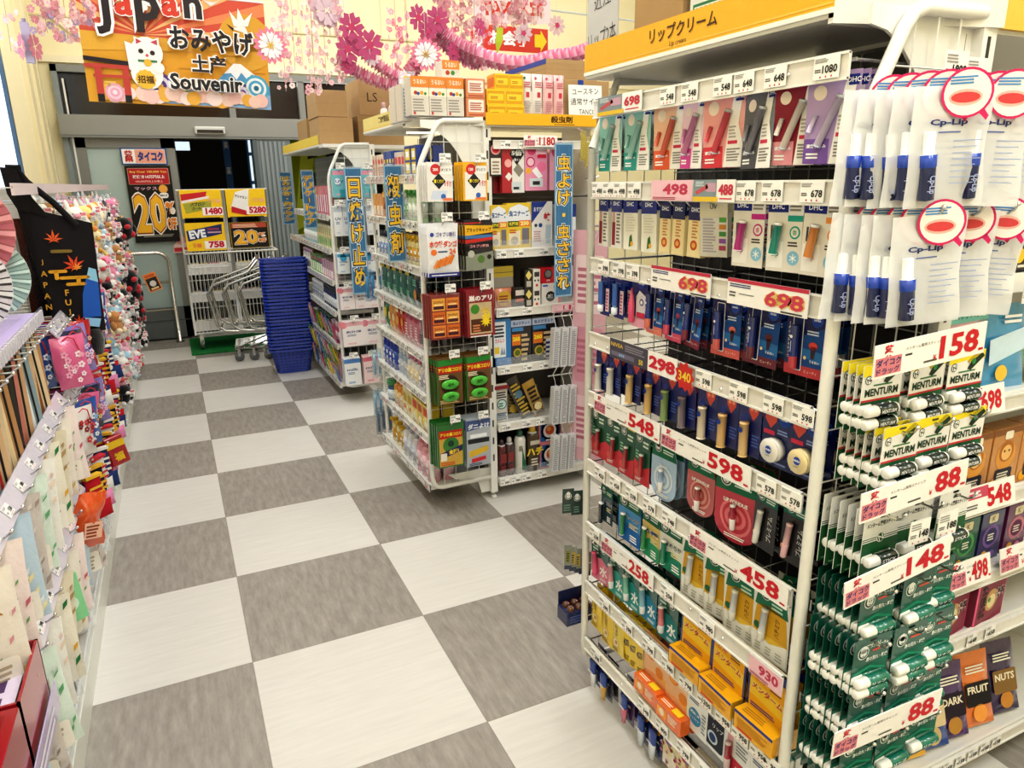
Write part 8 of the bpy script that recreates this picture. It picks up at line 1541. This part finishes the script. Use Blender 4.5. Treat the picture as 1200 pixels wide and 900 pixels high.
# ---- long chopstick packs, row under the fan shelf
def chop(c, c2):
    m = MB(); m.box(-.021, .021, -.004, .004, -.30, 0, c, 'gloss'); m.frame((-.021, -.0045, -.30), w=.042, h=.3); m.r(.1, .05, .42, .8, c2, 1); m.r(.55, .02, .7, .97, '#1c1a1a' if c2 != '#1c1a1a' else '#8a5a3a', 1); m.fine(.15, .85, .85, .96, 2, '#5a4a3a', 1, 3); return m.build('chopstick_pack')
CC = [('#d8b48c', '#c8342c', 'beige and red'), ('#c9a27a', '#e8d8b8', 'tan'), ('#2a2826', '#4a4644', 'black'), ('#dcc4a0', '#8a5a3a', 'beige'), ('#8aa0a8', '#e8ecec', 'grey blue'), ('#c87a6a', '#e8c8b8', 'rosy'), ('#b88a5c', '#e8d0a4', 'wood brown')]
for j in range(17):
    y = -.1+.085*j; lhook(y, 1.075)
    for d in range(2):
        c = CC[(j*3+d) % 7]; pr = proto('ch'+c[2], lambda: chop(c[0], c[1]))
        pr.put((-.545-.07*d, y, 1.07), (R(rg.uniform(-3, 3)), rg.uniform(-.04, .04), R(38+rg.uniform(-8, 8))), f'{c[2]} chopstick pack, {"front" if d == 0 else "rear"} of {ORD[j]} hook, under fan shelf', 'chopsticks')
# ---- rolled handkerchief and towel packs
def towel(c, dots, seed, w=.13, h=.28, green=False):
    m = MB(); m.pillow(w, h, .035, c, 'foil', 6, 8, .04); m.eps = .0008; m.frame((-w/2, -.0178, -h), w=w, h=h); r_ = random.Random(seed)
    for i in range(22): x, y = .1+.75*r_.random(), .05+.85*r_.random(); q = .04+.07*r_.random(); m.p([(x, y), (x+q, y+q*.5), (x+q*1.2, y+q*1.1), (x+q*.2, y+q*.7)], dots[i % len(dots)], 1)
    m.rr(.25, .02, .8, .3, .08, '#f2ece0', 2); m.fine(.35, .06, .7, .26, 4, '#b8a890', 3, 2); return m.build('rolled_towel_pack')
TW = [('#eee6da', ['#7a9a6a', '#d89aa4', '#c8b070'], 'cream floral'), ('#f2f0ea', ['#e8c8cc', '#f0dcc8'], 'white'), ('#bcd2e2', ['#e8eef2', '#f0e4b0'], 'pale blue'), ('#e6dcc4', ['#c8b49a', '#b89a6a'], 'beige'), ('#d8e8dc', ['#6aa878', '#e8f0e8'], 'mint'), ('#f0e0dc', ['#c86a7a', '#7aa86a'], 'pinkish floral'), ('#efe9d8', ['#2f7a4a', '#c83a4a', '#e0a83a'], 'cream with green leaves'), ('#cfc6c0', ['#a89a90', '#e4dcd4'], 'grey beige')]
for lv, (z, ya, nn) in enumerate([(.79, .02, 10), (.44, -.03, 10)]):
    for j in range(nn):
        y = ya+.138*j; lhook(y, z)
        for d in range(2):
            c = TW[(j*5+d*3+lv*2) % 8]; pr = proto('tw'+c[2], lambda: towel(c[0], c[1], len(c[2])))
            pr.put((-.52-.085*d, y, z-.01), (R(rg.uniform(-4, 4)), rg.uniform(-.06, .1), R(27+rg.uniform(-9, 9))), f'{c[2]} rolled towel, {"front" if d == 0 else "rear"} of {ORD[j]} hook from near end, {["upper", "lower"][lv]} towel row', 'towel')
# ---- drawstring pouches and socks
def dpouch(c, pat, seed, w=.12, h=.2):
    m = MB(); m.pillow(w, h, .045, c, 'foil', 7, 8, .05, wob=.6); m.eps = .0008; m.frame((-w/2, -.024, -h), w=w, h=h); r_ = random.Random(seed)
    for i in range(12): x, y = .2+.6*r_.random(), .15+.6*r_.random(); q = .07+.05*r_.random(); [m.o(x+q*.6*math.cos(a*1.257), y+q*.4*math.sin(a*1.257), q*.42, pat[i % len(pat)], 1+i % 3, 7) for a in range(5)]
    m.tube([(-.02, -.02, -.012), (0, -.02, -.002), (.02, -.02, -.012), (.03, -.022, -.06)], .0025, '#d2404a', 'cloth', 4); return m.build('drawstring_pouch')
def sock(c, c2, c3):
    m = MB(); m.pillow(.075, .15, .025, c, 'cloth', 5, 7, .03); m.pillow(.07, .07, .026, c2, 'cloth', 5, 5, .03, o=(.03, 0, -.12)); m.box(-.037, .037, -.014, .014, -.012, .0, c3, 'cloth'); m.frame((-.037, -.0135, -.15), w=.075, h=.15); m.eps = .0008
    for i in range(3): m.r(.08, .3+.16*i, .92, .37+.16*i, c3, 1)
    m.o(.5, .2, .2, c3, 2); return m.build('patterned_socks')
PO = [('#e06a9a', ['#f2a8c4', '#f6e0e8'], 'pink flowered'), ('#2456a8', ['#8ab4e4', '#e8eef6'], 'blue flowered'), ('#e8e4e0', ['#c8343c', '#8a1f2c'], 'white with red flowers'), ('#b8242c', ['#e8b8a0', '#2a3a8c'], 'red patterned'), ('#8a7ac0', ['#d8d0ec', '#f0b8cc'], 'lilac flowered'), ('#2a3050', ['#d8404a', '#e8c87a'], 'navy patterned')]
SK = [('#b8202c', '#b8202c', '#e8b83a', 'red and yellow'), ('#1f1c22', '#d88ab0', '#d8a83a', 'black and pink striped'), ('#ecebe6', '#dcdad4', '#c83a44', 'white and red'), ('#27386c', '#27386c', '#e8e4dc', 'navy')]
for lv, z in enumerate((1.02, .74, .46)):
    for j in range(13):
        y = 1.44+.11*j; lhook(y, z)
        for d in range(2):
            if lv == 2 or (lv == 1 and j > 5): c = SK[(j+d) % 4]; pr = proto('sk'+c[3], lambda: sock(*c[:3])); kind = c[3]+' socks'; cat = 'socks'
            else: c = PO[(j*5+lv*2+d) % 6]; pr = proto('po'+c[2], lambda: dpouch(c[0], c[1], len(c[2]))); kind = c[2]+' pouch'; cat = 'pouch'
            pr.put((-.47-.10*d, y, z-.01), (R(rg.uniform(-6, 6)), rg.uniform(-.08, .12), R(40+rg.uniform(-15, 15))), f'{kind}, {"front" if d == 0 else "rear"}, {ORD[j]} from tote side, {["upper", "middle", "lower"][lv]} pouch row', cat)
# ---- plush key rings
def plush(c, c2, ear, s=1):
    m = MB(); m.ell((0, 0, -.055), (.03*s, .026*s, .028*s), c); m.ell((0, 0, -.10), (.027*s, .022*s, .03*s), c); m.ell((0, -.022*s, -.063), (.012*s, .009*s, .009*s), c2)
    for sx in (-1, 1):
        if ear == 'r': m.ell((.022*s*sx, 0, -.032), (.011*s, .007*s, .012*s), c2)
        elif ear == 'l': m.ell((.014*s*sx, .002, -.018), (.008*s, .006*s, .026*s), c)
        else: m.add([(.008*s*sx, -.006, -.033), (.026*s*sx, -.006, -.038), (.022*s*sx, 0, -.012), (.016*s*sx, .008, -.035)], [(0, 1, 2), (1, 3, 2), (3, 0, 2)], c, 'plush')
        m.ell((.028*s*sx, -.008, -.095), (.011*s, .010*s, .018*s), c); m.ell((.016*s*sx, -.014, -.13), (.012*s, .016*s, .012*s), c2); m.ell((.011*s*sx, -.0245*s, -.052), .0032, '#1a1416', 'gloss', 6, 4)
    o = m.build('plush_toy'); k = MB(); k.tube([(0, 0, -.028), (.006, 0, -.01), (0, 0, 0)], .0015, '#d8d4cc', 'metal', 4); a = k.build('key_chain', o)
    t = MB(); t.box(.012, .042, -.032, -.031, -.09, -.045, '#f2ece4', 'gloss'); t.frame((.012, -.0321, -.09), w=.03, h=.045); t.r(.1, .6, .9, .9, '#e07a8a', 1); t.fine(.1, .1, .9, .5, 3, '#8a8a8a', 1, 2); b = t.build('paper_tag', o)
    return reg(o, a, b)
PL = [('#f0ece6', '#e8a4b4', 'l', 'white rabbit'), ('#e88aac', '#f6dce4', 'c', 'pink cat'), ('#f2e2b4', '#e8b04a', 'r', 'cream bear'), ('#b8814a', '#f0dcb8', 'r', 'brown bear'), ('#1c1a1e', '#e8e4e0', 'c', 'black cat'), ('#f0dc8a', '#e89a4c', 'r', 'yellow chick'), ('#9fc8dc', '#f2f4f4', 'r', 'light blue bear'), ('#e8e2dc', '#c84a50', 'r', 'white and red bear'), ('#eceaea', '#1c1a1e', 'r', 'panda'), ('#e8b4c4', '#f8eef0', 'l', 'rose rabbit'), ('#dcdfe2', '#a8b4bc', 'l', 'grey rabbit')]
rows = [1.47, 1.33, 1.18, 1.03, .88, .73, .58, .43]
for lv, z in enumerate(rows):
    y = 2.95 if z < 1.1 else 2.35; j = 0
    while y < 5.85 and j < 20:
        if (lv*7+j*3) % 10 == 9: y += .08; j += 1; continue
        c = PL[(j*4+lv*3+rg.randrange(3)) % 11]
        if y > 4.4 and z < 1.35 and rg.random() < .5: c = PL[4]
        s = 1.25 if lv % 2 else 1.45; pr = proto('pl'+c[3]+str(lv % 2), lambda: plush(c[0], c[1], c[2], s))
        if j % 3 == 0: lhook(y, z+.004, .45)
        pr.put((-.465+.03*math.sin(lv*2+j)+.035*(1.4-z)*(1 if y > 3.5 else .6), y, z), (R(rg.uniform(-12, 12)), R(rg.uniform(-12, 12)), R(rg.uniform(15, 70))), f'{c[3]} plush key ring, {ORD[j]} from tote side, {ORD[lv]} row from the top', 'plush toy')
        y += .155+.02*rg.random(); j += 1
# bagged small plush at the very top
for j in range(12):
    c = PL[(j*3) % 11]; pr = proto('bagpl'+c[3], lambda: (lambda o: (setattr(o, 'name', 'bagged_plush'), o)[1])(plush(c[0], c[1], c[2], 1.1)))
    pr.put((-.60, 2.4+.28*j, 1.50), (0, 0, R(rg.uniform(10, 50))), f'{c[3]} plush under the top wire shelf, set back, {ORD[j]} from the tote', 'plush toy')
# ---- clear bags lying on the deck
for j in range(30):
    y = .35+.185*j; c = ['#dcd4dc', '#c88a9c', '#e8e4e4', '#8fa8c8', '#d8b8c4', '#2a2a30', '#e8c8a0'][(j*5) % 7]; n_ = ['grey', 'rosy', 'white', 'bluish', 'pinkish', 'dark', 'sandy'][(j*5) % 7]
    m = MB(); m.pillow(.13, .19, .05, '#f0f4f6', 'haze', 7, 8, .03, wob=1); m.pillow(.10, .15, .035, c, 'cloth', 6, 6, .06, wob=1, o=(0, 0, -.02)); m.frame((-.05, -.02, -.17), w=.1, h=.15); m.eps = .001
    for i in range(8): m.o(.2+.6*rg.random(), .2+.6*rg.random(), .06, rg.choice(['#f4f0f0', '#c8404a', '#e8a8b8', '#5a5a6a']), 1, 7)
    place(m.build('bagged_goods'), (-.56+.02*math.sin(j*2.1), y, .285), (R(rg.uniform(-25, -8)), R(rg.uniform(-15, 15)), R(48+rg.uniform(-25, 25))), f'{n_} goods in a clear bag on the base deck, {ORD[j % 15]} {"from the near end" if j < 15 else "of the far half"}', 'bag')
# ---- orange packet, mint towel, striped tin, black toy, card
place((lambda m: (m.pillow(.10, .2, .06, '#d8561c', 'foil', 7, 8, .05, wob=2), m.frame((-.03, -.034, -.16), w=.06, h=.06), m.r(0, 0, 1, 1, '#e8b8a0', 1), m.fine(.1, .1, .9, .9, 4, '#8a3a1c', 2, 2), m.build('orange_packet'))[-1])(MB()), (-.44, 1.12, .50), (0, R(12), R(30)), 'shiny orange packet sticking out of the lower towel row', 'packet')
place((lambda m: (m.box(-.04, .04, -.006, .006, -.16, 0, '#8fd8a0', 'gloss'), m.frame((-.04, -.0062, -.16), w=.08, h=.16), m.o(.5, .4, .3, '#d8f0dc', 1), m.build('mint_towel_pack'))[-1])(MB()), (-.50, .70, .40), (0, R(-5), R(30)), 'bright mint green towel pack in the lower towel row', 'towel')
place((lambda m: (m.box(-.04, .04, -.012, .012, -.14, 0, '#a81c22', 'gloss', b=.004), m.frame((-.04, -.0122, -.14), w=.08, h=.14), m.r(0, .62, 1, .86, '#e8c02c', 1), m.t('福', .5, .3, .3, '#e8c02c', 2, .04), m.o(.2, .9, .06, '#f4e8e0', 2), m.build('red_lucky_pouch'))[-1])(MB()), (-.425, 1.88, .46), (0, R(-10), R(25)), 'deep red and yellow flat pouch at the aisle edge of the rack', 'pouch')
bt = Proto(plush('#161417', '#c8323c', 'r', 2.3)); PR['bigblack'] = bt
for k, (y, z) in enumerate([(4.9, 1.30), (4.6, .92), (5.0, .78), (5.1, .60)]): bt.put((-.40, y, z), (0, R(5*k-8), R(30+10*k)), f'larger black plush bear sticking out at the far end, {["topmost", "second", "third", "lowest"][k]}', 'plush toy')
m = MB(); m.box(-.05, .05, -.001, .001, -.15, 0, '#e8883c', 'gloss'); m.frame((-.05, -.0012, -.15), w=.1, h=.15); m.r(.08, .06, .92, .74, '#2a2420', 1); m.o(.5, .42, .25, '#d8cfc4', 2); m.fine(.1, .8, .9, .95, 2, '#a82c1c', 1, 2); m.r(.2, .1, .8, .2, '#e8c08a', 2)
place(m.build('hanging_card'), (-.27, 4.9, .86), (0, R(-16), R(10)), 'small orange and black card sticking out from the plush rack', 'card')
# small bags at the near end
for k, (x, y, z, c, lb) in enumerate([(-.53, .02, .78, '#c8963c', 'crumpled gold foil bag at the left edge'), (-.6, -.06, .62, '#6a5a9c', 'purple bag at the left edge above the red tray')]):
    m = MB(); m.pillow(.09, .13, .06, c, 'foil', 8, 8, .04, wob=3); place(m.build('foil_bag'), (x, y, z), (0, 0, R(30)), lb, 'bag')
# red display tray on a low shelf
m = MB(); m.box(-.88, -.47, -.62, .16, .375, .39, '#e4e2dc', 'paint'); m.build('low_shelf', SR)
m = MB(); X0, X1, Y0, Y1, Z0, Z1 = -.80, -.455, -.13, .10, .392, .56; rd = '#a0182a'
for a in ((X0, X1, Y0, Y1, Z0, Z0+.006), (X0, X0+.006, Y0, Y1, Z0, Z1), (X1-.006, X1, Y0, Y1, Z0, Z1), (X0, X1, Y0, Y0+.006, Z0, Z1), (X0, X1, Y1-.006, Y1, Z0, Z1)): m.box(*a, rd, 'gloss')
o = m.build('red_display_tray'); m = MB(); m.box(X0+.01, X1-.02, Y0+.01, Y1-.01, Z1-.03, Z1-.026, '#e4d8ec', 'print')
for j in range(3): [m.box(X0+.03+.1*i, X0+.1+.1*i, Y0+.02+.07*j, Y0+.07+.07*j, Z1-.026, Z1-.0255, '#5a3f6c', 'print') for i in range(3)]
m.build('tray_insert', o); tag(o, 'dark red display tray with lilac grid at the lower left corner', 'tray')
m = MB(); m.box(X0, X1, -.40, -.14, Z0, Z1, rd, 'gloss', b=.002); m.box(X0+.02, X1-.02, -.38, -.16, Z1-.002, Z1+.001, '#8c1424', 'gloss'); tag(m.build('red_box'), 'second dark red box nearer the camera at the lower left', 'box')
m = MB(); m.box(-.448, -.445, -.32, .12, .36, .43, '#b4a6cc', 'gloss'); m.frame((-.4448, -.32, .36), (0, 1, 0), (0, 0, 1), (1, 0, 0), .44, .07); m.fine(.1, .2, .9, .8, 2, '#e8e2f2', 1, 2); tag(m.build('lavender_strip'), 'lavender card strip on the edge beside the dark red tray', 'card')
# protos never placed are dropped
for p in PR.values():
    if not p.used:
        for k in list(p.root.children_recursive): bpy.data.objects.remove(k)
        bpy.data.objects.remove(p.root)
import sys
_n = 0; _seen = {}
for o in COL.objects:
    if o.parent is None and 'label' in o:
        w = len(o['label'].split())
        if w > 16 or w < 4: print('LBL', w, o['label'])
        _seen.setdefault(o['label'], []).append(o)
for l, os_ in _seen.items():
    if len(os_) > 1:
        for o in os_:
            if 'group' not in o: o['group'] = l
print('objects', len(COL.objects), 'things', sum(len(v) for v in _seen.values()))

for l in list(_seen):
    pass
